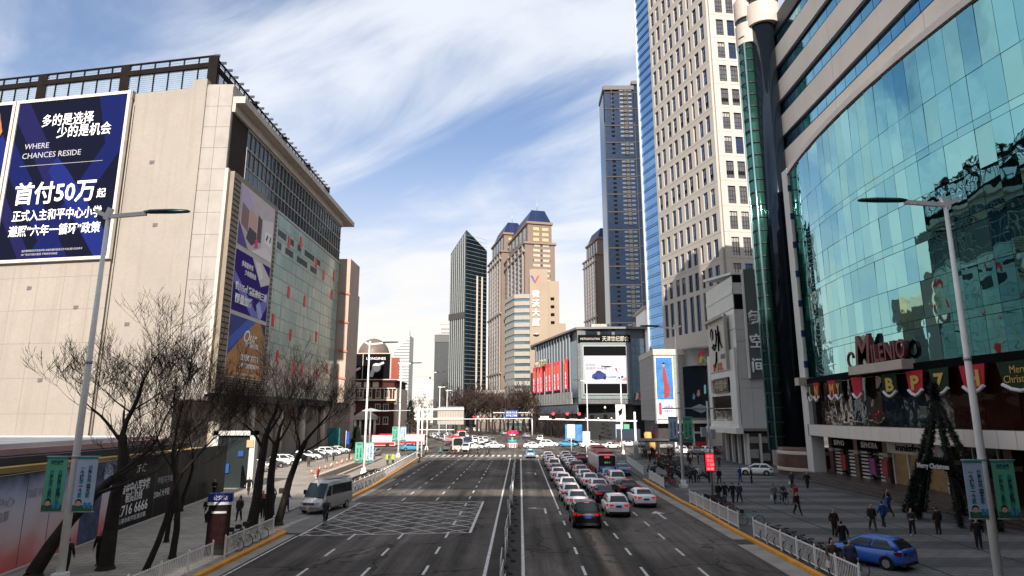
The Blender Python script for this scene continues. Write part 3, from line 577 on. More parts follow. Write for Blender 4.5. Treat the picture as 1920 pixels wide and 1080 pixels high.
# dark glass tower, sloping top
o = thing('glass_tower', 'dark green glass tower with slanted roofline beside the twin tan towers', 'building', (-38,460,0))
gt = glass('grey green tower glass', (.13,.15,.15), .12, wob=.12, wscale=.05, metal=.5)
gt2 = glass('dark blue tower glass', (.05,.075,.11), .05, wob=.15, wscale=.06, metal=.9)
A_, B_, C_, D_ = (-51.3,452), (-38.8,440), (-24.4,455), (-38,470)
mb = MB(); mb.add([(*A_,0),(*B_,0),(*B_,141),(*A_,126)], [(0,1,2,3)]); L_(o, mb, 'left_face', gt)
mb = MB(); mb.add([(*B_,0),(*C_,0),(*C_,129),(*B_,141)], [(0,1,2,3)]); L_(o, mb, 'right_face', gt2)
mb = MB(); mb.add([(*A_,0),(*A_,126),(*D_,128),(*D_,0)], [(0,1,2,3)]); mb.add([(*C_,0),(*D_,0),(*D_,128),(*C_,129)], [(0,1,2,3)]); mb.add([(*A_,126),(*B_,141),(*C_,129),(*D_,128)], [(0,1,2,3)]); L_(o, mb, 'back_faces', gt2)
fin = mat('pale vertical fin', (.30,.31,.31), .4, var=.05)
for k in range(8):
    t = (k+.5)/8; x = A_[0]+(B_[0]-A_[0])*t; yy = A_[1]+(B_[1]-A_[1])*t
    L_(o, MB().bar((x-.25,yy-.35,2),(x-.25,yy-.35,124+15*t),.3,.6), 'fin', fin)
for zz in (78,): 
    mb = MB().bar((A_[0]-.4,A_[1]-.5,zz),(B_[0]-.4,B_[1]-.5,zz),.5,4.5); L_(o, mb, 'plant_band', mat('dark plant band', (.05,.05,.052), .6, var=.1))
for k in range(38):
    z = 30 + k*2.9
    if k % 1 == 0: L_(o, MB().bar((B_[0],B_[1]-.15,z),(C_[0]-.0,C_[1]-.15,z),.12,.22), 'floor_line', mat('green floor line', (.20,.26,.25), .4, var=0))
for t in (.55,.78): 
    x = B_[0]+(C_[0]-B_[0])*t; yy = B_[1]+(C_[1]-B_[1])*t
    L_(o, MB().bar((x,yy-.6,2),(x,yy-.6,108),1.2,1.0), 'stone_pier', mat('tan pier', (.38,.33,.28), .6, var=.05))
# twin tan towers with blue mansard roofs
tan = mat('tan stone', (.175,.132,.107), .75, var=.1, scale=.06); tan_d = mat('brown stone', (.21,.15,.12), .75, var=.12, scale=.08); tan_g = mat('grey tan stone', (.26,.235,.22), .7, var=.1, scale=.08)
bay = glass('grey bay glass', (.22,.25,.29), .1, metal=.7, wob=.1, wscale=.1)
roof_b = mat('blue metal roof', (.010,.020,.07), .4, metal=.2, var=.15, scale=.1)
def mansard(name, label, x0, y0, wx, wy, h, rz, base=14, s=1.0, group='twin tan towers with blue roofs'):
    o = thing(name, label, 'building', (x0,y0,0), rz, group)
    def P(mb, n, m): return mb.build(n, m, o)
    P(MB().box(0,wx,0,wy,base,h-13), 'shaft', tan); P(MB().box(2.2,wx-1.4,1.8,wy-2,h-13,h), 'attic', tan)
    P(MB().box(-.9,wx+.9,-.9,wy+.9,h-14,h-12.8), 'cornice', tan_d); P(MB().box(1.4,wx-.6,.9,wy-1.2,h-.6,h+.8), 'cornice', tan_d); P(MB().box(-.5,wx+.5,-.5,wy+.5,base-2,base), 'cornice', tan_g)
    P(MB().box(.6,wx-.6,.6,wy-.6,0,base-2), 'podium', tan_d)
    # front (towards the viewer): two glazed bays between brown piers, window rows built floor by floor
    wm = mat('cream window row', (.38,.335,.26), .35, var=.25, scale=.4); dkm = mat('dark window slot', (.05,.04,.035), .4, var=0)
    nfl = int((h-13-base)/3.15)
    for k in range(nfl):
        z = base+1 + k*3.15
        P(MB().box(wx*.27,wx*.50,-.12,0,z,z+1.6).box(wx*.60,wx*.84,-.12,0,z,z+1.6), 'window_row', wm)
        P(MB().box(wx*.52,wx*.58,-.16,0,z+.3,z+1.5), 'window_slot', dkm)
        if k % 3 == 0: P(MB().box(wx*.265,wx*.30,-.2,0,z+.2,z+1.4).box(wx*.81,wx*.845,-.2,0,z+.2,z+1.4), 'window_slot', dkm)
    for k in range(3):
        z = h-11.5+k*3.4; P(MB().box(wx*.3,wx*.5,1.6,1.8,z,z+2).box(wx*.6,wx*.82,1.6,1.8,z,z+2), 'window_row', mat('gold cream window', (.42,.32,.17), .35, var=.2))  # attic rows in a plain gold window colour, no emission
    # left side: tall piers and bay glass strips
    nb = 5
    for k in range(nb):
        y = wy*(.06+.9*k/nb); w = wy*.9/nb
        P(MB().box(-.35,0,y+.25*w,y+.85*w,base+1,h-15), 'bay_glazing', bay); P(MB().box(-.9,0,y,y+.2*w,base,h-14), 'pier', tan_g)
        P(MB().box(1.9,2.25,y+.3*w,y+.8*w,h-12,h-2), 'attic_glazing', bay)
    for z in (base+(h-base)*.18, base+(h-base)*.52, h-19):
        P(MB().box(-1.0,0,0,wy,z,z+1.0), 'string_course', tan_g)
    for k in range(nfl):
        z = base+1+k*3.15; P(MB().box(-.42,-.36,wy*.06,wy*.96,z,z+.7), 'spandrel', mat('bay spandrel', (.30,.285,.275), .5, var=.1))
    # roof
    a, b, c, d = 2.6, wx-1.8, 2.2, wy-3; t = 9.5; i = 3.2
    mb = MB(); mb.add([(a,c,h+.8),(b,c,h+.8),(b,d,h+.8),(a,d,h+.8),(a+i,c+i,h+t),(b-i,c+i,h+t),(b-i,d-i,h+t),(a+i,d-i,h+t)], [(0,1,5,4),(1,2,6,5),(2,3,7,6),(3,0,4,7),(4,5,6,7)])
    P(mb, 'mansard_roof', roof_b)
    for k in range(10):
        q = k/9; P(MB().bar((a+(b-a)*q,c-.05,h+1),(a+i+(b-a-2*i)*q,c+i-.1,h+t),.22,.3), 'roof_rib', mat('roof rib', (.014,.028,.09), .4, var=0))
    P(MB().tube([((a+b)/2,c+i+2,h+t),((a+b)/2,c+i+2,h+t+9)], [.25,.08], 6), 'mast', grey_metal)
    return o
mansard('mansard_tower', 'near tan tower of the twin pair with blue mansard roof and gold windows', 3.3, 370, 19, 55, 125, R(14))
mansard('mansard_tower', 'farther tan tower of the twin pair partly behind the near one', -12.6, 424, 18, 46, 134, R(14))
o = mansard('mansard_tower', 'tan tower with blue roof left of the dark blue tower', 60.5, 478, 24, 34, 146, R(12), group=None)
# connecting wing between the twins
o = thing('tower_podium', 'low colonnaded stone podium at the foot of the twin towers', 'building', (-14,400,0))
L_(o, MB().box(-27,2,392,420,0,21), 'wall', mat('dark podium stone', (.16,.13,.11), .7, var=.15))  # podium wall in one even darker stone colour
L_(o, MB().box(-28,2.5,391,420,21,23.4), 'cornice', tan_g)
for k in range(14): L_(o, MB().box(-26.5+k*2.1,-25.7+k*2.1,391.3,392,4,21), 'column', tan_g)
# office block with sign characters and V emblem
o = thing('office_block', 'stepped tan office block with vertical white Chinese characters and V emblem', 'building', (7,300,0))
tanl = mat('light tan tile', (.30,.235,.178), .75, var=.06, scale=.08)
L_(o, MB().box(4.9,13.6,300,324,0,78.5), 'shaft', tanl); L_(o, MB().box(13.6,19.3,301.5,324,0,72.8), 'side_wing', tanl); L_(o, MB().box(19.3,22.4,303,330,0,52), 'low_wing', tanl)
L_(o, MB().box(22.4,31,308,330,0,45), 'low_wing', tanl)
lw = mat('cream band', (.30,.278,.245), .7, var=.06)
L_(o, MB().prism([(4.85,300.6),(4.85,322),(-7,328),(-7,316),(-2.3,301.5),(2.5,300.5)][::1], 0, 66), 'rounded_wing_core', glass('pale blue ribbon glass', (.14,.21,.25), .1, metal=.6))
for k in range(19):
    z = 1 + k*3.5; L_(o, MB().prism([(4.84,300.2),(4.84,323),(-7.5,329),(-7.5,315.8),(-2.6,301),(2.5,300.0)], z, z+2.05), 'floor_band', lw)
L_(o, MB().prism([(4.84,300.1),(4.84,324),(-1.5,325),(-1.5,302),(2.5,300)], 66, 70.5), 'wing_top', lw)
for k in range(4): L_(o, MB().box(15.1,16.9,301.3,301.52,63.2-k*3.9,64.6-k*3.9), 'window', black)
for i, ch in enumerate('微沃大厦'): text('character', ch, 3.7, white_letter, o, (6.0-7, -.35, 64.6-i*4.6), FNY, bold=.06, ext=.15)
L_(o, MB().lathe([(0,-.3),(1.5,-.3),(1.5,.1)], (0,0,0), 20), 'emblem_ring', white_letter).location = (0.9,-.2,46.4); 
e = o.children[-1]; e.rotation_euler = (R(90),0,0); e.scale = (.9,1.35,1)
mbv = MB(); mbv.add([(-2,0,2),(-1,0,2),(.1,0,-.8),(.1,0,-2)], [(0,1,2,3)][::1]); v1 = mbv.build('emblem', mat('emblem blue', (.03,.06,.3), .5, var=0), o, (.4,-.25,73.2))
MB().add([(.15,0,-2),(.15,0,-.6),(1.2,0,1.6),(2.3,0,2.2)], [(0,3,2,1)]).build('emblem', mat('emblem red', (.65,.03,.05), .5, var=0), o, (.4,-.27,73.2))
L_(o, MB().lathe([(.2,0),(1.6,.8),(2.0,1.4)], (24.5,309,45.6), 14), 'satellite_dish', dark_metal)
# ---- curved shopping centre with big screen
gp = thing('shopping_centre', 'curved grey glass shopping centre with big screen across the junction', 'building', (21,215,0))
steel = mat('blue grey cladding', (.085,.10,.115), .45, metal=.2, var=.12, scale=.2); glz = glass('steel blue glass', (.085,.115,.15), .08, metal=.85, wob=.2, wscale=.15); pglz = glass('pale blue glass', (.15,.22,.27), .1, metal=.6, wob=.15, wscale=.2)
L_(gp, MB().prism([(20.3,215.5),(37.6,214.6),(44,215.4),(50,217.8),(54.5,221.8),(56.5,228),(56.5,280),(8,280),(6.5,270)], 11.5, 37), 'core', steel)
L_(gp, MB().prism([(22.5,219.5),(37,218.5),(46,221),(49,226),(49,278),(9,278),(9,270)], 0, 11.5), 'ground_floor', mat('dark shopfront', (.022,.023,.026), .3, var=.2))
L_(gp, MB().prism([(19.2,213.6),(23,212.8),(28,212.4),(38,212.4),(45,213.2),(51.5,215.8),(56.5,220.2),(58.8,227),(59,283),(5,283),(4.6,270)], 37.0, 37.7), 'roof_slab', mat('grey roof edge', (.16,.16,.16), .5, var=.1))
# road-side wing fins and glazing
A0, A1 = Vector((20.0,215.2,0)), Vector((6.3,270,0)); dr = (A1-A0).normalized(); nr = Vector((-dr.y, dr.x, 0))
if nr.x > 0: nr = -nr
angw = math.atan2(-dr.y, -dr.x)
def onw(t, off): p = A0 + dr*t + nr*off; return p
for k in range(13):
    p = onw(8+k*3.6, .35); q = onw(8+k*3.6, 1.0)
    L_(gp, MB().bar((p.x,p.y,12),(p.x,p.y,36.8),.35,.9), 'fin', mat('pale fin', (.22,.25,.27), .4, var=.05))
    c = onw(8+k*3.6+1.8, .12); L_(gp, MB().obox((c.x,c.y,16.5),(3.2,.25,20), angw), 'glazing', glz)
for k in range(5):
    c = onw(1.0+k*1.45, .15); L_(gp, MB().obox((c.x,c.y,14),(1.38,.3,19.5), angw), 'glazing', pglz)
c = onw(31, .3); L_(gp, MB().obox((c.x,c.y,11.9),(49,.5,4.3), angw), 'pale_band', mat('pale stone band', (.27,.265,.25), .6, var=.2, scale=.5))
c = onw(28, .2); L_(gp, MB().obox((c.x,c.y,8.6),(54,.5,2.9), angw), 'blue_band', mat('grey blue band', (.09,.12,.15), .5, var=.1))
redb = mat('red lightbox', (.45,.01,.015), .5, var=0, emit=(1,.03,.05), es=.4); orb = mat('orange lightbox', (.5,.08,.03), .5, var=0, emit=(1,.12,.03), es=.4); wtx = mat('lit lettering', (.9,.8,.8), .5, var=0, emit=(1,.75,.75), es=.35)
for i, t in enumerate((11,20,24.2,31,35.2,43,47.5,54)):
    c = onw(t, .9); d = 8.2 if i else 8.6
    b_ = thing('red_banner', ['first','second','third','fourth','fifth','sixth','seventh','eighth'][i] + ' lit red hanging banner on the curved shopping centre counted from the screen', 'banner', (c.x,c.y,17.2), angw, 'lit red banners')
    MB().box(-1.5,1.5,-.1,.1,0,10.6).build('lightbox', redb, b_); MB().box(-1.1,1.1,-.13,-.1,6.4,9.2).build('orange_patch', orb, b_)
    for k, ch in enumerate('新年狂欢'): text('character', ch, 1.5, wtx, b_, (-.75,-.14,4.9-k*1.5), bold=.04)
# letters over the wing
c = onw(52, 1.2); text('roof_lettering', 'Mall 新世界', 3.0, mat('tan lettering', (.45,.39,.27), .5, var=0), gp, (c.x-21, c.y-215, 27.6), (R(90),0,angw), width=16, ext=.2, bold=.06)
# corner: screen, surround and sign
L_(gp, MB().box(19.6,37.8,213.9,215.4,11.9,36.6), 'corner_panel', gridmat('grey corner panel', (.12,.125,.13), (.06,.06,.06), 1.4, 1.4, .08, .5, metal=.2, axis='X'))
L_(gp, MB().box(20.6,37.0,213.6,213.95,13.5,33), 'pale_surround', mat('pale green surround', (.17,.215,.215), .35, var=.1))
L_(gp, MB().box(19.9,37.6,213.3,213.9,32.6,35), 'sign_board', black)
text('sign_lettering', 'METROPOLITAN', 1.0, mat('gold lettering', (.55,.5,.42), .4, var=0), gp, (-.4,-1.75,33.3), width=6.5, ext=.05); text('sign_lettering', '天津世纪都会', 1.9, mat('gold lettering', (.55,.5,.42), .4, var=0), gp, (7.0,-1.75,33.0), width=9, ext=.05)
for x in (24.5,29.5,34.5):
    L_(gp, MB().box(x-2,x+2,213.7,213.9,35.1,36.8), 'clerestory_window', glz)
cpts = [(37.9,214.45),(41,214.75),(44,215.25),(47,216.4),(50,217.65),(52.4,219.6),(54.6,221.7),(55.7,224.6),(56.6,227.6)]
for (p0, p1) in zip(cpts[:-1], cpts[1:]):
    an = math.atan2(p1[1]-p0[1], p1[0]-p0[0]); ln = math.hypot(p1[0]-p0[0], p1[1]-p0[1])
    for h_ in range(2):
        for j in range(8): MB().box(.03,ln/2-.03,-.14,0,0,2.5).build('glass_panel', pglz, gp, (p0[0]+(p1[0]-p0[0])*h_/2-21, p0[1]+(p1[1]-p0[1])*h_/2-215, 13.2+j*2.6), (0,0,an))
scn = thing('led_screen', 'large advertising screen showing a blue car on the curved shopping centre', 'screen', (21.6,213.5,15.2))
MB().box(0,14.4,-.3,0,0,15.9).build('screen_case', black, scn); MB().box(-.25,14.65,-.4,0,-.3,0).box(-.25,14.65,-.4,0,15.9,16.1).box(-.25,0,-.4,0,0,15.9).box(14.4,14.65,-.4,0,0,15.9).build('frame', grey_metal, scn)
def em(n, c, s=.45): return mat('screen ' + n, tuple(x*.2 for x in c), .5, var=0, emit=c, es=s)
MB().box(.1,14.3,-.33,-.3,3.3,12.7).build('lit_picture', em('lilac', (.86,.78,.86)), scn)
def sp_(pts, m, k): polyprint(scn, 'pictured_shape', pts, m, -.335-.003*k)
sp_([(2.6,5.2),(2.8,6.3),(3.8,6.9),(4.3,7.6),(5.4,7.7),(6.6,6.9),(7.3,6.6),(7.6,5.6),(7.3,5.0),(4,4.6)], em('blue', (.02,.045,.32)), 2); sp_([(4.3,6.9),(4.6,7.4),(5.3,7.4),(6.2,6.8)], em('ink', (.01,.012,.03)), 3)
for cx in (3.9,6.9): sp_([(cx+.55*math.cos(a),5.2+.55*math.sin(a)) for a in [k*math.pi/6 for k in range(12)]], em('ink', (.01,.012,.03)), 4)
sp_([(9.6,9.0),(10.8,9.6),(11.9,9.0),(13.4,6.6),(13,5.3),(11.4,5.2)], em('white', (.9,.86,.84)), 2); sp_([(10.4,8.4),(10.8,9.2),(11.2,8.2),(11.4,6.8)], em('red', (.6,.1,.12)), 3); sp_([(11.2,5.3),(13.1,6.0),(13.3,5.4),(12,4.9)], em('ink', (.01,.012,.03)), 4); sp_([(5.8,9.4),(8.4,9.0),(8.5,8.7),(7,8.8)], em('ink', (.01,.012,.03)), 3); sp_([(12.2,4.4),(14.3,5.6),(14.3,4.3)], em('rose', (.8,.3,.35)), 2); sp_([(7.6,5.6),(11,5.9),(10.6,5.2),(7.6,5.3)], em('shade', (.35,.4,.6)), 1)
inkl = em('slate', (.2,.22,.27)); text('lettering', '新造型', .8, inkl, scn, (.7,-.36,9.3), width=3); text('lettering', '超感知 大电量', .9, inkl, scn, (.7,-.36,8.1), width=7)
# low white podium and roofs behind
simple_tower('cream_penthouse', 'small cream rooftop block above the curved shopping centre roof', (30.5,37.5,262,272,44.5), mat('cream render', (.50,.42,.33), .8, var=.1))
# ---- dark blue tower
o = thing('blue_tower', 'very tall dark blue residential tower with brown floor bands', 'building', (69,400,0))
db = glass('navy tower glass', (.018,.030,.058), .12, metal=.6, var=.2, wob=.2, wscale=.08)
L_(o, MB().box(58.6,79.2,400,424,0,228), 'shaft', db); L_(o, MB().box(79.2,88,406,424,0,236), 'side_shaft', db)
bnd = mat('brown floor band', (.03,.027,.028), .6, var=.1)
for k in range(19):
    z = 4 + k*12.4; L_(o, MB().box(58.4,79.4,399.6,400.05,z,z+.8), 'floor_band', bnd); L_(o, MB().box(79.4,88.2,405.6,406.05,z+3,z+3.6), 'floor_band', bnd)
for k in range(73):
    z = 5.5+k*3.1
    if (z-4) % 12.4 < 1.5: continue
    L_(o, MB().box(63.2,65.4,399.8,400.02,z,z+1.3), 'window', black)
    L_(o, MB().box(69.4,72,399.8,400.02,z,z+1.2), 'window', mat('slate window', (.045,.06,.085), .25, var=.2))
    L_(o, MB().box(72.3,74.6,399.5,400.02,z-.4,z+1.6), 'balcony', mat('dark balcony', (.02,.018,.018), .5, var=0)); L_(o, MB().box(72.1,74.8,399.3,400.02,z-.8,z-.4), 'balcony_edge', bnd)
    L_(o, MB().box(75.2,77.8,399.8,400.02,z,z+1.2), 'window', mat('slate window', (.045,.06,.085), .25, var=.2))
L_(o, MB().box(58.2,79.4,399.4,424,229.5,232.5), 'crown', mat('crown frame', (.10,.095,.09), .6, var=.1)); L_(o, MB().box(79.2,88.2,405.4,424,237,239.5), 'crown', mat('crown frame', (.10,.095,.09), .6, var=.1))
for x in (58.3,63.5,69,74.5,79): L_(o, MB().box(x,x+.5,399.5,400.1,205,230), 'crown_pier', bnd)
for x in (58.3,78.9,87.7): L_(o, MB().box(x,x+.45,399.5 if x<80 else 405.5,400.2 if x<80 else 406.2,0,229), 'edge_pier', bnd)
# ---- white office tower and blue glass tower, both turned eighteen degrees
TD = Vector((-.309,.951,0)); FD = Vector((.990,.139,0))
wh = mat('cream stone cladding', (.43,.395,.355), .7, var=.05, scale=.1, streak=.06, streakcol=(.4,.34,.28)); wh2 = mat('cream stone cornice', (.50,.44,.37), .7, var=.06, scale=.2)
wt_ = thing('white_tower', 'cream stone office tower with rows of dark grid windows', 'building', (45.4,135,0))
wgl = glass('blue window glass', (.10,.16,.30), .06, metal=.85, wob=.15, wscale=.4, var=.25); wgl2 = glass('grey window glass', (.20,.19,.19), .08, metal=.8, wob=.15, wscale=.4, var=.25)
def gridwin(w, h, g, rows, cols=2):
    mb = MB(); mb.box(-w/2,w/2,.0,.06,0,h,1)
    for k in range(cols+1): x = -w/2+w*k/cols; mb.box(x-.05,x+.05,-.07,.0,0,h,0)
    for k in rows: mb.box(-w/2,w/2,-.06,.0,k-.045,k+.045,0)
    mb.box(-w/2,w/2,-.06,.0,0,.12,0); mb.box(-w/2,w/2,-.06,.0,h-.12,h,0)
    return mb.mesh('window', [dark_metal, g])
def wallgrid(W_, z0, z1, cols, rows, d):
    """piers and spandrels round recessed openings; cols/rows are (start, end)"""
    mb = MB(); xs = [0] + [e for c in cols for e in c] + [W_]
    for i in range(0, len(xs), 2): mb.box(xs[i], xs[i+1], -d, 0, z0, z1)
    zs = [z0] + [e for r in rows for e in r] + [z1]
    for (a, b) in cols:
        for i in range(0, len(zs), 2): mb.box(a, b, -d, 0, zs[i], zs[i+1])
    return mb
rows = [(4.5+6*k+36.4-.0-5.0, 4.5+6*k+36.4-.8) for k in range(0)]
tops = [40.9+6*k for k in range(15)]
rows = [(36.5-9.3, 35.6)] + [(t-4.2, t) for t in tops]
tcs = [24.4,21.7,18.5,15.9,12.9,10.3,7.6,4.9,2.16]
WL = 26.2
cols = []
for t in tcs: w = .55 if t == 7.6 else .8; cols.append((WL-t-w, WL-t+w))
lf_loc = TD*WL; lf_ang = math.atan2(-TD.y, -TD.x)
lw_ = wallgrid(WL, 24, 130, cols, rows, .55).build('wall', wh, wt_, lf_loc, (0,0,lf_ang))
wgd = glass('deep blue window glass', (.05,.085,.17), .07, metal=.8, wob=.2, wscale=.4, var=.3); blind = mat('window blind', (.30,.29,.27), .6, var=.1)
def withblind(w, h, g, rows, cols, z0, z1, m):
    me = gridwin(w, h, g, rows, cols); bmx = MB().box(-w/2+.06,w/2-.06,-.02,-.004,z0,z1).mesh('b', m); bb_ = bmesh.new(); bb_.from_mesh(me); n0 = len(bb_.faces); bb_.from_mesh(bmx); bb_.faces.ensure_lookup_table()
    for f in bb_.faces[n0:]: f.material_index = 2
    bb_.to_mesh(me); bb_.free(); me.materials.append(m); return me
gwn = gridwin(1.6,4.2,wgl,(1.0,2.9)); GW = [gwn, gwn, gridwin(1.6,4.2,wgd,(1.0,2.9)), withblind(1.6,4.2,wgl,(1.0,2.9),2,2.95,4.05,blind)]; gdk = withblind(1.6,4.2,wgl,(1.0,2.9),2,.9,1.9,black); rw = random.Random(17); gwt = gridwin(1.6,8.4,wgl,(1.2,3.2,4.4,6.4)); slot = MB().box(-.55,.55,0,.06,0,4.2).mesh('slot', win_black); slt = MB().box(-.55,.55,0,.06,0,8.4).mesh('slot', win_black)
cs, sn = math.cos(lf_ang), math.sin(lf_ang)
for (x0,x1) in cols:
    xm = (x0+x1)/2; isl = abs(WL-xm-7.6) < .1
    p = lf_loc + Vector((cs*xm+sn*.2, sn*xm-cs*.2, 0))
    for i, (a, b) in enumerate(rows):
        ob('window_slot' if isl else 'window', (slt if i == 0 else slot) if isl else (gwt if i == 0 else gdk if i in (5,8) else rw.choice(GW)), wt_, (p.x,p.y,a), (0,0,lf_ang))
FW_ = 16; fcols = [(1.5+2.75*k, 1.5+2.75*k+1.85) for k in range(5)]
fa = math.atan2(FD.y, FD.x)
wallgrid(FW_, 24, 130, fcols, rows, .55).build('wall', wh, wt_, (0,0,0), (0,0,fa))
gwf = gridwin(1.85,4.2,wgl2,(1.0,1.9,3.1),3); GF = [gwf, gwf, gridwin(1.85,4.2,wgd,(1.0,1.9,3.1),3), withblind(1.85,4.2,wgl2,(1.0,1.9,3.1),3,3.1,4.05,blind)]; gfd = withblind(1.85,4.2,wgl2,(1.0,1.9,3.1),3,1.0,1.9,black); gwft = gridwin(1.85,8.4,wgl2,(1.2,2.8,4.2,5.8,7.2),3)
for (x0,x1) in fcols:
    xm = (x0+x1)/2; p = FD*xm + Vector((-FD.y, FD.x, 0))*-.2
    for i, (a, b) in enumerate(rows): ob('window', gwft if i == 0 else gfd if i in (5,8) else rw.choice(GF), wt_, (p.x,p.y,a), (0,0,fa))
c0 = Vector((0,0,0)); c1 = FD*FW_; c2 = FD*FW_+TD*WL; c3 = TD*WL
ins = (FD+TD)*.9
MB().prism([tuple((c0+ins)[:2]),tuple((c1+TD*.9-FD*.05)[:2]),tuple((c2)[:2]),tuple((c3+FD*.9)[:2])], 0, 129).build('core', mat('tower core', (.12,.11,.10), .8, var=0), wt_)
lwm = wallgrid(WL, 0, 22.5, cols, [(5,21)], .8).build('lower_wall', wh, wt_, lf_loc, (0,0,lf_ang))
low = gridwin(1.6,16,wgl2,(2.5,5,7.5,10,12.5))
for (x0,x1) in cols:
    xm = (x0+x1)/2; p = lf_loc + Vector((cs*xm+sn*.3, sn*xm-cs*.3, 0)); ob('window', low, wt_, (p.x,p.y,5), (0,0,lf_ang))
for z, h, d in ((22.5,.6,1.1),(23.1,.9,.8)):
    MB().box(-.3,WL+.4,-d,.3,z,z+h).build('cornice', wh2, wt_, lf_loc, (0,0,lf_ang))
for k in range(15):
    MB().box(0,WL+.02,-.57,-.54,42.0+6*k,42.12+6*k).build('panel_joint', mat('stone joint', (.33,.28,.23), .8, var=0), wt_, lf_loc, (0,0,lf_ang)); MB().box(0,FW_,-.57,-.54,42.0+6*k,42.12+6*k).build('panel_joint', mat('stone joint', (.33,.28,.23), .8, var=0), wt_, (0,0,0), (0,0,fa))
bt_ = thing('blue_glass_tower', 'bright blue mirrored glass tower edging out behind the cream tower', 'building', (36.2,174.4,0), lf_ang)
blg = glass('bright blue glass', (.16,.34,.62), .05, metal=.95, wob=.2, wscale=.12, var=.12)
MB().box(0,26,.1,20,0,150).build('core', blg, bt_)
for k in range(52):
    z = 6+k*2.85; MB().box(-.02,26,-.04,.12,z,z+.10).box(-.02,26,-.03,.12,z+.6,z+.65).build('floor_line', mat('navy floor line', (.03,.08,.22), .4, var=0), bt_)
MB().box(-.5,0,-.3,20,0,150).build('white_edge', mat('pale edge', (.62,.64,.68), .4, var=0), bt_)
# low link block between towers
simple_tower('link_block', 'small white link block with ribbon window below the blue glass tower', (43.0,47.5,214.2,230,44.0), white_metal)
# ---------------------------------------------------------------- right-hand side, near
pgrey = mat('pale grey panel', (.50,.495,.47), .55, var=.08, scale=.3, streak=.15, streakcol=(.3,.28,.26)); lgt = mat('light panel', (.62,.61,.575), .5, var=.06, scale=.3)
# ---- poster building
sb = thing('poster_building', 'pale tiled building with blue dress poster and dark screen behind the star sign', 'building', (36,143,0))
tilem = gridmat('pale square tile', (.28,.275,.26), (.2,.195,.185), 1.15, 1.15, .09, .6, axis='X', var=.05)
L_(sb, MB().box(30.3,46,143,160,6.9,22.3), 'wall', tilem); L_(sb, MB().box(30.2,46.2,142.8,160,21.5,22.8), 'cornice', wh2)
L_(sb, MB().box(31,46,144.5,160,0,6.9), 'ground_floor', mat('dark interior front', (.035,.03,.028), .5, var=.3, scale=.6))
L_(sb, MB().box(30.4,46,142.6,144.6,6.3,6.95), 'canopy', lgt)
for x in (34.4,38.5,42.3): L_(sb, MB().box(x,x+.5,144.2,144.7,.1,6.3), 'pier', lgt)
L_(sb, MB().box(34,46,143.9,144.4,4.1,4.5), 'sign_rail', lgt)
L_(sb, MB().box(38.8,42,144.3,144.5,1.2,2.3), 'red_shop_sign', mat('shop red', (.5,.03,.04), .5, var=0))
L_(sb, MB().lathe([(3.6,18.9),(3.6,22.4),(4.2,22.6),(4.2,23.2),(0,23.2)], (41,143.5,0), 30), 'round_bay', mat('round bay grey', (.36,.35,.33), .45, var=.1))
pst = thing('fashion_poster', 'blue poster of a figure in long red dress beside a red canister', 'billboard', (30.7,142.9,7.5))
MB().box(-.15,3.9,-.12,0,-.2,13.6).build('frame', white_metal, pst)
MB().box(0,3.7,-.16,0,4.0,13.4).build('blue_print', mat('azure print', (.03,.16,.42), .5, var=.35, scale=.9), pst); MB().box(0,3.7,-.16,0,0,3.9).build('pale_print', mat('lilac print', (.48,.47,.62), .5, var=.05), pst)
rdm = mat('red dress print', (.28,.035,.03), .5, var=.2, scale=2)
polyprint(pst, 'printed_dress', [(1.55,4.3),(1.6,7.5),(1.4,9.3),(1.5,11),(2.0,11.2),(2.3,9.4),(2.6,7.6),(3.0,6.2),(2.7,4.9),(2.2,4.3)], rdm, -.165); polyprint(pst, 'printed_head', [(1.75+.28*math.cos(a),11.7+.42*math.sin(a)) for a in [k*math.pi/6 for k in range(12)]], mat('print skin', (.35,.2,.15), .6, var=0), -.165); polyprint(pst, 'printed_hair', [(1.5,11.9),(1.6,12.3),(2.0,12.2),(2.0,11.9)], black, -.168)
polyprint(pst, 'printed_canister', [(.3,.7),(.3,3.2),(.6,3.4),(.9,3.2),(.9,.7)], mat('print red', (.5,.04,.06), .5, var=0), -.165); inkb = mat('print ink', (.08,.1,.2), .5, var=0)
text('lettering', '100周年', .7, inkb, pst, (1.4,-.18,2.2), width=1.9); text('lettering', '百事可乐', .5, inkb, pst, (1.4,-.18,1.3), width=1.9)
scd = thing('dark_screen', 'switched off dark navy wall screen beside the dress poster', 'screen', (36.9,142.85,7.7))
MB().box(0,6.3,-.2,0,0,11).build('screen_face', glass('dark screen face', (.008,.016,.03), .18, metal=.3), scd); MB().box(-.12,6.42,-.1,0,-.1,0).box(-.12,6.42,-.1,0,11,11.1).box(-.12,0,-.1,0,0,11).box(6.3,6.42,-.1,0,0,11).build('frame', dark_metal, scd)
scd2 = polyprint(scd, 'screen_glow', [(4.3,5.0),(4.35,6.9),(4.6,7.2),(4.8,6.8),(4.75,5.2)], mat('screen pale blue', (.05,.12,.17), .4, var=0, emit=(.16,.34,.42), es=.35), -.205); polyprint(scd, 'screen_glow', [(2.6,4.8),(2.9,5.9),(3.3,6.0),(3.4,4.9),(3,4.4)], mat('screen rust', (.1,.05,.04), .4, var=0, emit=(.25,.14,.1), es=.3), -.205); polyprint(scd, 'screen_glow', [(1.6,4),(1.9,5.3),(2.3,4.6),(2.1,3.8)], mat('screen teal', (.02,.07,.1), .4, var=0, emit=(.05,.16,.22), es=.3), -.205)
kst = thing('star_sign', 'red and yellow leaping star emblem with white letters on round bay', 'sign', (39.3,139.6,19.3))
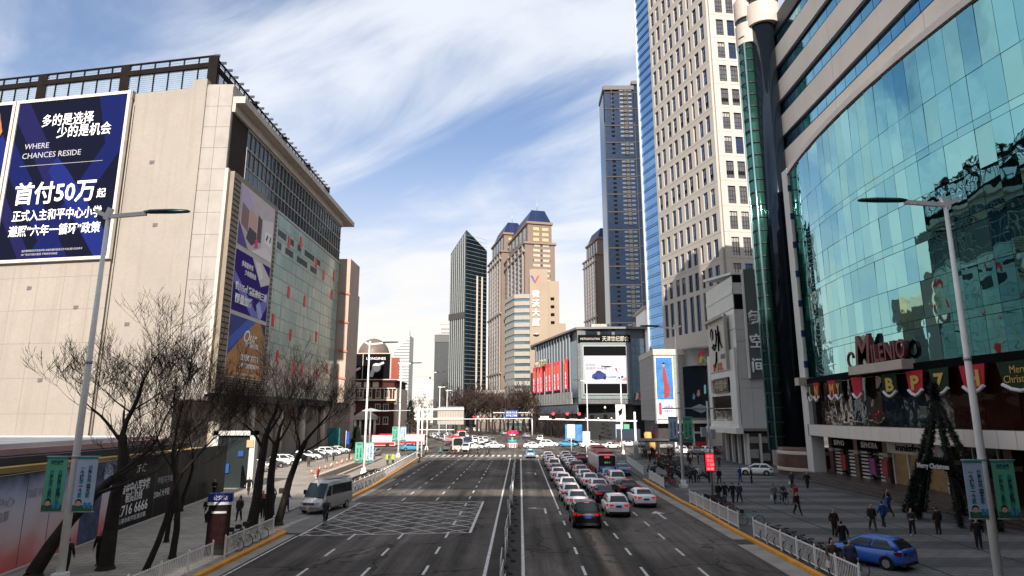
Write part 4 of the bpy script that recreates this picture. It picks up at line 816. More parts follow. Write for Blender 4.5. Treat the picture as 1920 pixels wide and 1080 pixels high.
for pts, c in (([(0,1.6),(.4,2.4),(1.7,2.9),(1.6,2.2),(.9,1.8),(.5,1.5)], (.62,.03,.12)), ([(.3,.1),(.5,1.4),(1.0,1.8),(1.1,1.0),(.8,.1)], (.75,.5,.03)), ([(1.1,1.2),(1.2,1.5),(2.3,.2),(2.0,.1)], (.35,.6,.3))):
    MB().add([(x,y,z) for y in (-.12,0) for x,z in pts], [list(range(len(pts)))] + [list(range(len(pts),2*len(pts)))[::-1]] + [(i,(i+1)%len(pts),len(pts)+(i+1)%len(pts),len(pts)+i) for i in range(len(pts))]).build('emblem_piece', mat('emblem %.2f' % c[0], c, .4, var=0), kst)
text('lettering', '大悦', 1.3, white_letter, kst, (2.7,-.1,1.0), ext=.05)
# ---- grey panel building with calligraphy sign
hb = thing('calligraphy_building', 'light grey panelled building with black calligraphy sign and slanted roof edge', 'building', (36,105,0))
L_(hb, MB().box(36.3,46,105.3,120.5,5.9,30.5), 'core', pgrey)
rf = MB(); rf.add([(36.0,104.9,31.6),(36.0,120.8,33.6),(45.5,120.8,33.6),(45.5,104.9,31.6),(36.0,104.9,32.0),(36.0,120.8,34.1),(45.5,120.8,34.1),(45.5,104.9,32.0)], [(0,1,2,3),(7,6,5,4),(0,3,7,4),(0,4,5,1),(1,5,6,2),(2,6,7,3)])
L_(hb, rf, 'roof_edge', lgt)
pn = {}
def panel(w, h, m, d=.12):
    k = (round(w,2), round(h,2), m.name)
    if k not in pn: pn[k] = MB().box(.02,w-.02,-d,0,.02,h-.02).mesh('wall_panel', m)
    return pn[k]
for z0, h, n, m in ((28.6,2.8,14,mat('louvre panel', (.55,.56,.51), .4, var=.05)),(22.9+3,2.6,1,lgt),(23.0-.6,3.3,10,mat('pale glass panel', (.66,.69,.63), .3, var=.05)),(19.2,3.1,10,mat('pale glass panel', (.66,.69,.63), .3, var=.05))):
    w = 15.2/n
    for k in range(n): ob('wall_panel', panel(w, h, m), hb, (.3, 15.3-k*w, z0+.0), (0,0,R(-90)))
for k in range(1): ob('wall_panel', panel(15.2, .9, lgt, .2), hb, (.3, 15.3, 25.0+3.4), (0,0,R(-90)))
for z0, h in ((16.2,2.9),(5.9,.9)):
    for k in range(5): ob('wall_panel', panel(3.04, h, pgrey), hb, (.3,15.3-k*3.04,z0), (0,0,R(-90)))
# left face lower: frames for sign, plaque and display window
L_(hb, MB().box(35.75,36.2,105.3,108.2,6,19).box(35.75,36.2,119.0,120.5,6,19), 'side_pier', lgt)
L_(hb, MB().box(35.8,36.2,108.2,119,14.4,15.6).box(35.8,36.2,108.2,119,11.4,12).box(35.8,36.2,108.2,119,6,7.1), 'sign_frame', lgt)
L_(hb, MB().box(36.0,36.25,108.2,119,7.1,11.4), 'display_window', win_black)
for zz in (7.2,9.2): L_(hb, MB().box(35.96,36.01,108.2,119,zz,zz+.08), 'window_bar', lgt)
L_(hb, MB().box(35.0,36.2,104.6,121.4,5.1,6.0), 'canopy', lgt)
# front face panels
for j, (z0, h) in enumerate(((5.95,6.5),(12.5,1.4),(13.95,6.2),(20.2,1.9),(22.15,3.5))):
    for k in range(3): ob('wall_panel', panel(2.0, h, pgrey), hb, (.3+k*2.0, .3, z0))
ob('wall_panel', panel(6.0,2.0,lgt), hb, (.3,.3,28.3)); L_(hb, MB().box(36.4,38.3,105.1,105.25,25.7,28.2).box(38.4,40,105.1,105.25,25.7,28.2), 'dark_window', black); L_(hb, MB().box(36.3,42.3,105.1,105.28,30.3,31.6), 'dark_window', black)
L_(hb, MB().box(42.3,46,105.2,107,5.9,31), 'beige_return', mat('beige return', (.52,.47,.39), .7, var=.08))
L_(hb, MB().box(44.5,47,105.1,107,10,36.5), 'rear_tower', pgrey)
for k in range(4): L_(hb, MB().box(44.9,45.7,105.0,105.12,30.5-k*5,32.5-k*5), 'dark_window', black)
# ground floor
L_(hb, MB().box(37.5,46,106.5,120,0,5.2), 'ground_floor', mat('shop interior', (.07,.06,.05), .5, var=.3, scale=.7))
L_(hb, MB().box(41.5,46,105,106.6,0,5.9), 'beige_wall', mat('beige return', (.52,.47,.39), .7, var=.08))
for y in (106.6,109.7,112.8,116): L_(hb, MB().box(36.9,37.4,y,y+.35,.1,5.1), 'column', lgt)
for x in (37.2,39.2,41.2): L_(hb, MB().box(x,x+.28,105.9,106.4,.1,5.1), 'column', lgt)
L_(hb, MB().box(37.6,41,106.2,106.4,3.6,4.6).box(37.6,39,106.2,106.4,1.2,2.6).box(39.3,40.8,106.2,106.4,.8,2.0), 'notice_boards', mat('notice board', (.34,.33,.31), .5, var=.2, scale=1.5))
cs_ = thing('calligraphy_sign', 'white tiled panel with black brush calligraphy and red letters', 'sign', (35.78,118.9,15.7), R(-90))
MB().box(0,10.8,-.05,0,0,9.2).build('panel', gridmat('white brick panel', (.56,.53,.47), (.45,.42,.37), .6, .35, .03, .7, axis='X', var=.05), cs_)
MB().box(-.3,11.1,-.7,0,9.2,9.6).box(10.8,11.2,-.6,0,0,9.2).build('hood', mat('hood grey', (.33,.30,.27), .5, var=.1), cs_)
def stroke(pts, w, m=None):
    mb = MB(); mb.tube([(p[0],-.22,p[1]) for p in pts], [.55*w*(.5+.5*math.sin(math.pi*(i+.7)/(len(pts)+.4))) for i in range(len(pts))], 8); return mb.build('brush_stroke', m or black, cs_)
stroke([(2.3,6.3),(2.1,7.4),(2.8,8.0),(3.5,7.3),(3.3,6.2),(2.6,5.9)], .22); stroke([(3.5,5.2),(3.0,4.3),(3.9,4.0),(4.7,4.6)], .26); stroke([(2.3,4.6),(4.5,4.9)], .2); stroke([(4.9,3.6),(4.6,2.0),(3.6,.9)], .3); stroke([(5.2,7.6),(5.4,6.0),(4.8,4.6)], .26); stroke([(6.4,8.2),(6.7,6.2),(6.2,3.6)], .28); stroke([(5.6,6.9),(6.6,6.2),(8.2,4.0)], .26); stroke([(7.2,7.0),(7.4,5.2)], .2)
text('lettering', 'HUI', 1.0, mat('olive letter', (.16,.17,.11), .5, var=0), cs_, (7.0,-.12,2.2), width=2.0, bold=.04, ext=.06)
for i, (c, x) in enumerate((((.65,.03,.03),2.3),((.6,.16,.03),3.7),((.1,.2,.08),5.1),((.65,.05,.04),6.5))): text('lettering', 'WINL'[i], 1.7, mat('wall letter %d' % i, c, .5, var=0), cs_, (x,-.12,.3), width=1.2, bold=.08, ext=.06)
pq = thing('carved_plaque', 'dark carved wooden name plaque under the calligraphy sign', 'sign', (35.74,116.4,12.0), R(-90))
MB().box(0,7.6,-.15,0,0,2.4).build('board', mat('dark carved wood', (.035,.022,.015), .5, var=.3, scale=3), pq); MB().box(-.15,7.75,-.2,0,-.12,0).box(-.15,7.75,-.2,0,2.4,2.52).build('frame', mat('bronze frame', (.15,.10,.06), .4, var=.1), pq)
text('lettering', '中国金', 2.0, mat('gilt letter', (.34,.25,.14), .4, var=0), pq, (.6,-.18,.4), width=6.4, bold=.03, ext=.04)
ks = thing('blade_sign', 'tall grey green blade sign with three white outlined characters', 'sign', (37.95,104.75,14.0))
MB().box(0,2.6,-.35,0,0,18.4).build('board', glass('blade glass', (.27,.31,.29), .1, metal=.65, wob=.25, wscale=.35), ks); MB().box(-.25,0,-.5,.1,0,18.4).build('edge', lgt, ks)
for i, ch in enumerate('氪空间'): text('character', ch, 2.5, white_letter, ks, (.15,-.45,9.2-i*4.0), bold=.03, ext=.12)
# ---- granite drum, tubes and big mirrored building on the right
ml = thing('mirror_mall', 'big teal mirrored mall with white banded upper floors on the right', 'building', (38,70,0))
gran = mat('brown granite', (.115,.062,.046), .3, var=.3, scale=.8, fine=.15); cream_b = mat('cream band stone', (.46,.39,.33), .6, var=.1)
mband = mat('cream cladding', (.70,.63,.56), .6, var=.06, scale=.2, streak=.12, streakcol=(.36,.3,.25))
for z0,z1 in ((.1,.75),(1.2,2.9)) : L_(ml, MB().lathe([(4.4,z0),(4.4,z1)], (40,89.4,0), 32), 'granite_drum', gran)
for z0,z1 in ((.75,1.2),(2.9,3.35)): L_(ml, MB().lathe([(4.5,z0),(4.5,z1),(0,z1)], (40,89.4,0), 32), 'stone_band', cream_b)
L_(ml, MB().lathe([(4.4,3.35),(4.4,3.8),(0,3.8)], (40,89.4,0), 32), 'granite_drum', gran)
L_(ml, MB().tube([(38.75,90.5,3.8),(38.75,90.5,68.6)], 1.9, 28), 'dark_tube', glass('black tube glass', (.02,.03,.045), .07, metal=.75, wob=.15))
L_(ml, MB().tube([(36.45,91.3,3.3),(36.45,91.3,66)], 1.2, 24), 'green_tube', glass('green tube glass', (.04,.125,.10), .08, metal=.7, wob=.2))
for k in range(32):
    z = 5 + k*2.0; L_(ml, MB().lathe([(1.23,z),(1.30,z),(1.30,z+.22),(1.23,z+.22)], (36.45,91.3,0), 24), 'tube_ring', dark_metal)
    if k % 2: L_(ml, MB().lathe([(1.77,z),(1.82,z),(1.82,z+.1),(1.77,z+.1)], (38.9,90.6,0), 24), 'tube_ring', dark_metal)
for a in (R(170),R(235)):
    L_(ml, MB().tube([(36.45+1.3*math.cos(a),91.3+1.3*math.sin(a),3.3),(36.45+1.3*math.cos(a),91.3+1.3*math.sin(a),66)], .16, 8), 'tube_rail', glass('teal rail', (.30,.52,.56), .15, metal=.8))
a = R(185); L_(ml, MB().tube([(38.9+1.8*math.cos(a),90.6+1.8*math.sin(a),3.8),(38.9+1.8*math.cos(a),90.6+1.8*math.sin(a),68.6)], .22, 8), 'tube_rail', glass('teal rail', (.30,.52,.56), .15, metal=.8))
bcm = mat('balcony cream', (.46,.41,.36), .6, var=.08)
for (cx,cy,r,z) in ((39.0,90.7,2.7,68.6),(36.9,91.6,1.8,66.0)):
    cpl = lambda q: [(cx+q*math.cos(k*math.pi/24), cy+q*math.sin(k*math.pi/24)) for k in range(48)]
    L_(ml, MB().prism(cpl(r), z, z+3.6), 'round_balcony', bcm); L_(ml, MB().prism(cpl(r-.3), z+3.6, z+4.6), 'balcony_glass', win_dark); L_(ml, MB().prism(cpl(r), z+4.6, z+8), 'round_balcony', bcm)
# upper banded floors (straight, parallel to the road)
L_(ml, MB().box(40.5,75,10,91,43.5,70), 'upper_core', mat('upper core', (.09,.09,.09), .6, var=0))
ugl = glass('sky blue ribbon glass', (.16,.42,.55), .05, metal=.95, wob=.15, wscale=.3)
zb = [(43.9,47.2)]; z = 49.6
while z < 66: zb.append((z, z+3.2)); z += 5.75
for i, (a, b) in enumerate(zb):
    for (y0,y1) in ((73.5,91),(56,73.45),(38.5,55.95),(10,38.45)): L_(ml, MB().box(40.0,40.6,y0,y1,a,b), 'cladding_band', mband)
    for k in range(33): ob('ribbon_pane', pn.setdefault(('rp',), MB().box(0.02,2.38,-.05,0,0,2.36).mesh('ribbon_pane', ugl)), ml, (2.38, 91-70-k*2.45, b+.03), (0,0,R(-90)))
    L_(ml, MB().box(40.15,40.35,10,91,b+.0,b+.32), 'dark_sill', dark_metal); L_(ml, MB().box(40.05,40.4,10,91,b+2.1,b+2.42), 'dark_head', dark_metal)
L_(ml, MB().box(40.05,41,90.9,91.2,43.9,70), 'end_pier', mband)
# curved mirror wall: every pane a piece of its own
def arcx(y): return 38.15 - 2.0*max(0., 1-((y-63)/22.)**2)
NP = 28; ys = [83.6 - k*1.62 for k in range(NP+1)]
zr = [(12.75,15.75),(15.8,16.5),(16.55,19.9),(19.95,23.3),(23.35,24.05),(24.1,27.4),(27.45,30.8),(30.85,31.55),(31.6,35.6),(35.65,41.2)]
tg = [glass('teal mirror %d' % i, c, .015, wob=.22, wscale=.4, metal=1, var=.05) for i, c in enumerate(((.21,.48,.505),(.26,.54,.54),(.175,.42,.465),(.235,.49,.475)))]
rnd = random.Random(5); pmesh = {}
for k in range(NP):
    ya, yb = ys[k], ys[k+1]; p, q = Vector((arcx(ya),ya,0)), Vector((arcx(yb),yb,0)); ang = math.atan2((q-p).y,(q-p).x); w = (q-p).length
    for j, (a, b) in enumerate(zr):
        key = (j, rnd.choice((0,0,1,2,3)))
        if key not in pmesh: pmesh[key] = MB().box(.015,1.62-.015,-.04,0,0,b-a).mesh('mirror_pane', tg[key[1]])
        ob('mirror_pane', pmesh[key], ml, (p.x-38, p.y-70, a), (rnd.uniform(-.008,.008),0,ang+rnd.uniform(-.007,.007)), scale=(w/1.62,1,1))
pts = [(arcx(y)+.12, y) for y in ys]
L_(ml, MB().prism([(60,83.6),(pts[0][0],83.6)] + pts + [(pts[-1][0],10),(60,10)], 12.5, 41.5), 'mirror_wall_backing', dark_metal)
mb = MB().prism([(60,84.2)] + [(arcx(y)-.3, y) for y in [84.2]+ys[1:]] + [(arcx(ys[-1])-.3,10),(60,10)], 41.3, 42.0); L_(ml, mb, 'top_ledge', mband)
L_(ml, MB().prism([(41.2,84.2)] + [(arcx(y)-.25, y) for y in [84.2]+ys[1:]] + [(arcx(ys[-1])-.25,10),(41.2,10)], 12.0, 12.7), 'black_fascia', black)
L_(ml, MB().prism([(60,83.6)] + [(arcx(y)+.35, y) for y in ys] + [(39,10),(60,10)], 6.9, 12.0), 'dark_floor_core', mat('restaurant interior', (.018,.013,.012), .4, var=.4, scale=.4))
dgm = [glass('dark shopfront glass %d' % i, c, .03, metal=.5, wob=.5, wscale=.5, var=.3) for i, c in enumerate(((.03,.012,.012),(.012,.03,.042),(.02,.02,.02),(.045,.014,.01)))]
for k in range(0, NP, 2):
    ya, yb = ys[k], ys[k+2]; p, q = Vector((arcx(ya)+.25,ya,0)), Vector((arcx(yb)+.25,yb,0)); ang = math.atan2((q-p).y,(q-p).x)
    MB().box(.03,(q-p).length-.03,-.05,0,0,5.0).build('restaurant_pane', dgm[(0,0,2,2,1,2,1,1,2,3,3,3,0,2)[(k//2) % 14]], ml, (p.x-38,p.y-70,6.95), (0,0,ang))
L_(ml, MB().prism([(42,84.4)] + [(arcx(y)-.45, y) for y in [84.4]+ys[1:]] + [(arcx(ys[-1])-.45,10),(42,10)], 5.5, 6.9), 'stone_ledge_core', mat('ledge joint', (.2,.17,.14), .8, var=0))
lpm = MB().box(.012,1.6,-.05,0,0,1.35).mesh('ledge_stone', mband)
for k in range(NP):
    ya, yb = ys[k], ys[k+1]; p, q = Vector((arcx(ya)-.46,ya,0)), Vector((arcx(yb)-.46,yb,0)); ang = math.atan2((q-p).y,(q-p).x); ob('ledge_stone', lpm, ml, (p.x-38,p.y-70,5.53), (0,0,ang))
# white end column with blue dashes
L_(ml, MB().box(37.7,39.3,83.9,85.6,.9,42.2), 'white_column', lgt)
for k in range(9): L_(ml, MB().box(37.66,38.7,83.86,84.0,6+k*4.1,6.9+k*4.1), 'blue_dash', mat('blue dash', (.02,.05,.19), .5, var=0))
L_(ml, MB().box(36.6,38.2,83.6,84.8,11.9,12.9), 'capital_block', cream_b)
# shop level behind a raised terrace
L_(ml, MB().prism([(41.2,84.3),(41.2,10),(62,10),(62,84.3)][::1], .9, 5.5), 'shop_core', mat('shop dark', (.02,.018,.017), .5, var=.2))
for y in (83.4,77.3,71.2,60.8,53.6,46): L_(ml, MB().box(39.6,41,y-.9,y,.9,5.5), 'granite_pier', gran); L_(ml, MB().box(39.55,41,y-.92,y+.02,3.6,4.0), 'stone_band', cream_b)
stone_l = mat('white sign', (.62,.60,.57), .5, var=.04)
def shop(y1, y0, signm, s, tm, size, w, x=None):
    o = thing('shop_sign', s[1], 'sign', (39.75, y1, 4.1), R(-90)); L = y1-y0
    MB().box(0,L,-.2,0,0,1.25).build('board', signm, o)
    text('lettering', s[0], size, tm, o, ((x if x is not None else .4), -.24, .32), width=w, bold=.02, ext=.02)
shop(82.4,77.4,black,('SEPHO','left of two black cosmetics shop signs under the stone ledge'),white_letter,.85,2.6,.6)
shop(76.3,71.3,black,('SEPHORA','right of two black cosmetics shop signs near the white sign'),white_letter,.85,3.4,.9)
shop(70.2,60.9,stone_l,('innisfree','white shop sign with thin black lettering behind garland frame'),black,1.0,5.2,1.6)
shop(45.0,38.0,mat('magenta sign', (.5,.02,.13), .5, var=0),('BEAUTY','magenta shop sign at the right picture edge'),white_letter,.9,4)
stripe_w = mat('striped front white', (.62,.6,.57), .4, var=.05)
for (ya, yb) in ((82.3,81.0),(78.9,77.5),(76.2,74.7),(72.4,71.4)):
    for k in range(8): L_(ml, MB().box(39.8,40.2,yb,ya,.95+k*.4,1.13+k*.4), 'shopfront_stripe', stripe_w)
for (ya, yb) in ((81,78.9),(74.7,72.4)): L_(ml, MB().box(40.4,40.6,yb,ya,.9,4), 'shop_window', win_black)
L_(ml, MB().box(40.2,40.5,61.2,70,.9,4.05), 'shop_window', mat('warm shop interior', (.07,.045,.022), .3, var=.7, scale=1.3, emit=(1,.62,.28), es=.025))
for y in (70,67.4,64.6,61.5): L_(ml, MB().box(39.9,40.25,y-.2,y,.9,4.1), 'door_frame', stone_l)
L_(ml, MB().box(40.3,40.5,46.2,60.5,.9,5.2), 'shop_window', win_black)
for y in (58,55,50.4,47.6): L_(ml, MB().box(40.1,40.35,y-.12,y,.9,5.2), 'door_frame', stone_l)
for (y, c) in ((79.9,(.3,.03,.03)),(71.0,(.35,.03,.05)),(73.4,(.25,.05,.2))): L_(ml, MB().box(39.5,39.75,y-.55,y+.55,1.5,3.3), 'festive_poster', mat('festive %.2f' % c[2], c, .5, var=.5, scale=3))
# terrace and steps (each step a slab)
stp = mat('dark granite step', (.075,.058,.05), .35, var=.25, scale=.7, fine=.1)
ter = struct('terrace', MB().prism([(35.9,10),(62,10),(62,84),(38.5,84.8),(36.6,84.6)], .05, .92), stp)
for k, (dx, h) in enumerate(((1.5,.3),(1.0,.51),(.5,.72))): MB().prism([(35.9-dx,10),(36.2,10),(36.9,84.5),(36.6-dx,84.6)], .05, h).build('step', stp, ter)
# Milenio sign on a stone shelf
ms = thing('milenio_sign', 'dark red channel letters on a stone shelf above the black fascia', 'sign', (36.05,68.6,12.4), R(-90))
MB().box(1.0,10.5,-1.1,.2,-.2,.7).build('shelf', cream_b, ms); mr_ = mat('oxblood letter', (.14,.03,.035), .4, var=.1); 
text('letters', 'M', 4.4, mr_, ms, (1.6,-.5,.75), width=3.0, bold=.05, ext=.18, shear=.15); text('letters', 'ILENIO', 2.5, mr_, ms, (4.8,-.5,.85), width=5.6, bold=.03, ext=.18)
mb = MB(); mb.tube([(.9+ (.3+.09*k)*math.cos(k*.55), -.5, 1.6+(.3+.09*k)*math.sin(k*.55)) for k in range(12)], .16, 6); mb.build('swash', mr_, ms)
# festive bunting, each pennant a thing
gold = mat('gold felt', (.50,.33,.06), .5, var=.1); felt_r = mat('red felt', (.42,.015,.03), .8, var=.15, scale=2); felt_g = mat('dark green felt', (.012,.03,.015), .9, var=.3, scale=2); fur = mat('white trim', (.6,.57,.56), .9, var=.1, scale=3)
BUN = [(81.2,1.5,0,'L'),(79.0,1.5,1,'N'),(73.9,1.9,1,'M'),(72.0,1.6,0,'Y'),(67.6,2.2,1,''),(61.5,2.6,0,'B'),(57.7,2.5,1,'P'),(54.6,2.6,0,'7'),(51.0,2.9,1,'H'),(46.8,4.4,0,'')]
for i, (y, w, red, ch) in enumerate(BUN):
    x = arcx(y)-.55; o = thing('festive_pennant', '%s felt pennant from the left under the black fascia, %s with white trim' % (['first','second','third','fourth','fifth','sixth','seventh','eighth','ninth','tenth'][i], 'red' if red else 'dark green'), 'pennant', (x,y,12.0), R(-90), 'felt pennants')
    h = 2.3; MB().add([(-w/2,0,0),(w/2,0,0),(w*.38,0,-h*.8),(0,0,-h),(-w*.38,0,-h*.8),(-w/2,.06,0),(w/2,.06,0),(w*.38,.06,-h*.8),(0,.06,-h),(-w*.38,.06,-h*.8)], [(0,4,3,2,1),(5,6,7,8,9),(0,1,6,5),(1,2,7,6),(2,3,8,7),(3,4,9,8),(4,0,5,9)]).build('cloth', felt_r if red else felt_g, o)
    MB().tube([(-w*.4,-.05,-h*.74),(-w*.2,-.08,-h*.9),(0,-.08,-h*.97),(w*.2,-.08,-h*.9),(w*.4,-.05,-h*.74)], .15, 6).build('fur_trim', fur, o)
    if ch: text('letter', ch, 1.7, gold, o, (-w*.25,-.06,-h*.72), width=w*.5, bold=.07)
    if i == 9: text('letter', 'Merry', .8, gold, o, (-.9,-.06,-.9), width=1.9); text('letter', 'Christmas', .8, gold, o, (-1.6,-.06,-1.6), width=3.2)
# ---- buildings behind the viewer that keep the near street in shade; seen only in the mirror glass
beh = mat('rear block stone', (.34,.31,.28), .8, var=.1); bgl = glass('rear block glass', (.12,.15,.18), .1, metal=.7)
def rear(label, x0, x1, y0, y1, parts):
    o = thing('office_building', label, 'building', ((x0+x1)/2,y1,0), 0, 'buildings behind the footbridge')
    for (a, b) in parts:
        L_(o, MB().box(x0,x1,y0,y1,a,b), 'wall', beh)
        z = a+2
        while z < b-3: L_(o, MB().box(x0+1,x1-1,y1-.02,y1+.15,z,z+2), 'window_band', bgl); z += 4
    return o
o = rear('office tower behind the viewer under an added wall that shapes the sunlit strip', -18, 4, -62, -40, ((0,61.6),))
L_(o, MB().box(-18,4,-42,-40,66.0,92), 'added_shade_wall', beh)  # unseen wall added to cast shade; the gap below it leaves a sunlit strip
for x in (-17.5,-7,3.5): L_(o, MB().box(x-.3,x+.3,-41.4,-40.6,61.6,66.0), 'shade_wall_stilt', dark_metal)  # supports added to hold the shade-casting wall clear of the roof
rear('wide office block behind the viewer on the left', -100, -18.5, -62, -40, ((0,60.6),))
rear('solid office tower behind the viewer on the right', 4.5, 38, -66, -40, ((0,97),))
rear('broad office tower far behind the viewer on the right', 38.5, 85, -70, -40, ((0,84),))
# ================================================================= street furniture
_o = 'first second third fourth fifth sixth seventh eighth ninth tenth eleventh twelfth thirteenth fourteenth fifteenth sixteenth seventeenth eighteenth nineteenth'.split()
ORD = _o + ['twentieth'] + ['twenty-'+w for w in _o[:9]] + ['thirtieth'] + ['thirty-'+w for w in _o[:9]]
# ---- lamps
teal_h = mat('dark teal lamp head', (.008,.045,.05), .3, var=.05)
def make_lamp():
    o = thing('street_lamp', 'x', 'street lamp', (0,0,0), 0, 'tall white street lamps')
    MB().tube([(0,0,.3),(0,0,9),(0,0,18.2)], [.19,.15,.09], 12).build('pole', white_metal, o)
    MB().box(-.4,.4,-.4,.4,0,.35).box(-.27,.27,-.27,.27,.35,.8).build('base', white_metal, o)
    MB().tube([(0,0,5.9),(0,0,6.05)], .18, 12).tube([(0,0,10.4),(0,0,10.55)], .165, 12).build('collar', grey_metal, o)
    MB().bar((-.65,0,18.25),(0,0,17.95),.16,.2).bar((0,0,17.95),(1.9,0,18.15),.16,.2).bar((-.1,0,17.8),(.1,0,18.4),.2,.25).build('arm', white_metal, o)
    h = MB(); prof = [(1.75,.07,.1),(2.1,.16,.16),(3.2,.2,.17),(3.95,.14,.12),(4.1,.05,.06)]
    h.loft([[(x, w*math.cos(a), 18.2+(x-1.75)*.03+t*(math.sin(a) if math.sin(a) > 0 else .45*math.sin(a))) for a in [k*math.pi/5 for k in range(10)]] for x, w, t in prof]); h.build('lamp_head', teal_h, o)
    return o
lamp0 = make_lamp(); used_lamp = [False]
def lamp(x, y, rz, label, s=1.0):
    if not used_lamp[0]: used_lamp[0] = True; lamp0.location = (x,y,.1); lamp0.rotation_euler = (0,0,rz); lamp0['label'] = label; return lamp0
    return dup(lamp0, (x,y,.1), rz, label, scale=s)
lamp(-21.2,30.7,R(3),'nearest left street lamp crossing the big blue billboard'); lamp(20.75,29.4,R(177),'nearest right street lamp in front of the teal mirror glass')
lamp(-21.6,89.8,R(4),'left street lamp in front of the brick building portico'); lamp(-23.7,125.8,R(6),'left street lamp right of the watch billboard')
lamp(18.3,73.5,R(176),'right street lamp standing beside the red message sign'); lamp(21.6,136,R(180),'right street lamp crossing the big car advertisement'); lamp(19.8,188,R(180),'right street lamp at left edge of the big screen'); lamp(15,260,R(185),'right street lamp before the lit red banners'); lamp(-22,152,R(5),'left street lamp above the sign gantry'); lamp(-29,230,R(8),'left street lamp before the smoky glass block'); lamp(-30,262,R(8),'farther left street lamp beside the smoky glass block'); lamp(6,330,R(190),'far right street lamp at foot of the rounded cream wing'); lamp(-6,420,R(195),'farthest street lamp at the foot of the tower podium')
# ---- banner pairs on lamps
fl_b = mat('pale blue banner', (.38,.47,.62), .7, var=.08, scale=.8); fl_g = mat('green banner', (.10,.36,.23), .7, var=.08, scale=.8); tealt = mat('teal lettering', (.02,.20,.22), .6, var=0); dkt = mat('dark teal lettering', (.005,.06,.08), .6, var=0)
def banner(x, y, z, kind, label, detail=True, s=1.0, rz=0.):
    o = thing('lamp_banner', label, 'banner', (x,y,z), rz, 'waste sorting banners on lamps'); w, h = .98*s, 2.5*s
    MB().box(0,w,-.01,.01,0,h).build('cloth', fl_b if kind == 'b' else fl_g, o); MB().tube([(-.05,0,h),(w+.1,0,h)], .025, 6).tube([(-.05,0,0),(w+.1,0,0)], .025, 6).build('rods', grey_metal, o)
    MB().box(.02,w-.02,-.016,-.011,.02,.3*s).build('green_ground', mat('banner grass', (.03,.12,.06), .7, var=.2, scale=4), o)
    if detail:
        c1, c2 = ('垃圾分类靠大家','一个城市一个家') if kind == 'b' else ('垃圾分类从我做起','共建美丽家园环境')
        for col, xx in ((c1, .58*w if kind == 'b' else .22*w), (c2, .2*w if kind == 'b' else .62*w)):
            for i, ch in enumerate(col): text('character', ch, .24*s, dkt if i % 3 else tealt, o, (xx,-.014,h-(.62 if kind == 'b' else .82)*s-i*.205*s), width=.2*s, bold=.012, ext=.002)
        if kind == 'g': text('character', '垃圾分类', .22*s, dkt, o, (.2*w,-.014,h-.36*s), width=.6*w, bold=.012, ext=.002)
        hx = .3*w; hz = .38*s
        MB().add([(hx+.13*s*math.cos(a),-.02,hz+.12*s*math.sin(a)) for a in [k*math.pi/6 for k in range(12)]], [list(range(12))]).build('printed_child', mat('print peach', (.55,.33,.25), .7, var=0), o)
        MB().add([(hx+.16*s*math.cos(a),-.018,hz+.04+.16*s*math.sin(a)) for a in [k*math.pi/6 for k in range(-1,8)]], [list(range(9))]).build('printed_hair', mat('print hair', (.01,.008,.008), .7, var=0), o)
        for k in range(2): MB().box((.55+.2*k)*w,(.7+.2*k)*w,-.02,-.015,.16*s,.42*s).build('printed_bin', mat('print bin blue', (.05,.22,.42), .7, var=0), o)
        MB().box(0,w,-.016,-.011,h-.13*s,h).build('leaf_border', mat('print leaf', (.03,.22,.19), .7, var=.3, scale=6), o)
banner(19.78,29.3,3.55,'b','pale blue banner on the nearest right street lamp'); banner(21.05,29.3,3.55,'g','green banner on the nearest right street lamp')
banner(-20.95,30.5,3.6,'b','pale blue banner on the nearest left street lamp behind branches'); banner(-22.4,30.5,3.6,'g','green banner on the nearest left street lamp behind the trunk')
banner(16.9,73.3,5.1,'b','pale blue banner on the lamp beside the red message sign', True, 1.1); banner(18.55,73.3,5.1,'g','green banner on the lamp beside the red message sign', True, 1.1)
banner(-22.9,89.6,1.6,'g','green banner on the lamp before the portico', True, 1.1); banner(-21.4,89.6,1.6,'b','pale blue banner on the lamp before the portico', True, 1.1)
banner(-25,125.6,3.0,'g','green banner on the lamp near the red white coach', True, 1.15); banner(-23.4,125.6,3.0,'b','pale blue banner on the lamp near the red white coach', True, 1.15)
banner(21.9,135.8,3.2,'g','green banner beyond the signal gantry', False, 1.2); banner(20.2,135.8,3.2,'b','pale blue banner beyond the signal gantry', False, 1.2)
# ---- picket fences: panels stand free, so each is a thing
post_m = MB().box(-.035,.035,-.035,.035,0,1.18).add([(-.045,-.045,1.18),(.045,-.045,1.18),(.045,.045,1.18),(-.045,.045,1.18),(0,0,1.26)], [(0,1,4),(1,2,4),(2,3,4),(3,0,4)]).mesh('post', white_metal)
rail_m = MB().box(-.018,.018,0,1,-.025,.025).mesh('rail', white_metal); pick_m = MB().box(-.012,.012,-.012,.012,.12,1.12).mesh('picket', white_metal)
FN = [0]
def fence(pts, label, z=.12, pl=2.4, fine=True, group='white picket fence panels'):
    """posts and panels along a line"""
    for (a, b) in zip(pts[:-1], pts[1:]):
        a, b = Vector((*a,0)), Vector((*b,0)); L = (b-a).length; n = max(1, round(L/pl)); d = (b-a)/n; rz = math.atan2(d.y,d.x)-math.pi/2; l = d.length
        for k in range(n):
            p = a + d*k; o = thing('fence_panel', ORD[k] + ' panel of ' + label, 'fence', (p.x,p.y,z), rz, group)
            ob('post', post_m, o)
            if k == n-1: ob('post', post_m, o, (0,l,0))
            for zz in (.16,1.06): ob('rail', rail_m, o, (0,0,zz), scale=(1,l,1))
            m = int(l/.155)
            if fine:
                for i in range(1, m): ob('picket', pick_m, o, (0,l*i/m,0))
            else:
                mb = MB()
                for i in range(1, m): y = l*i/m; mb.box(-.012,.012,y-.012,y+.012,.12,1.12)
                mb.build('pickets', white_metal, o, kind='stuff')
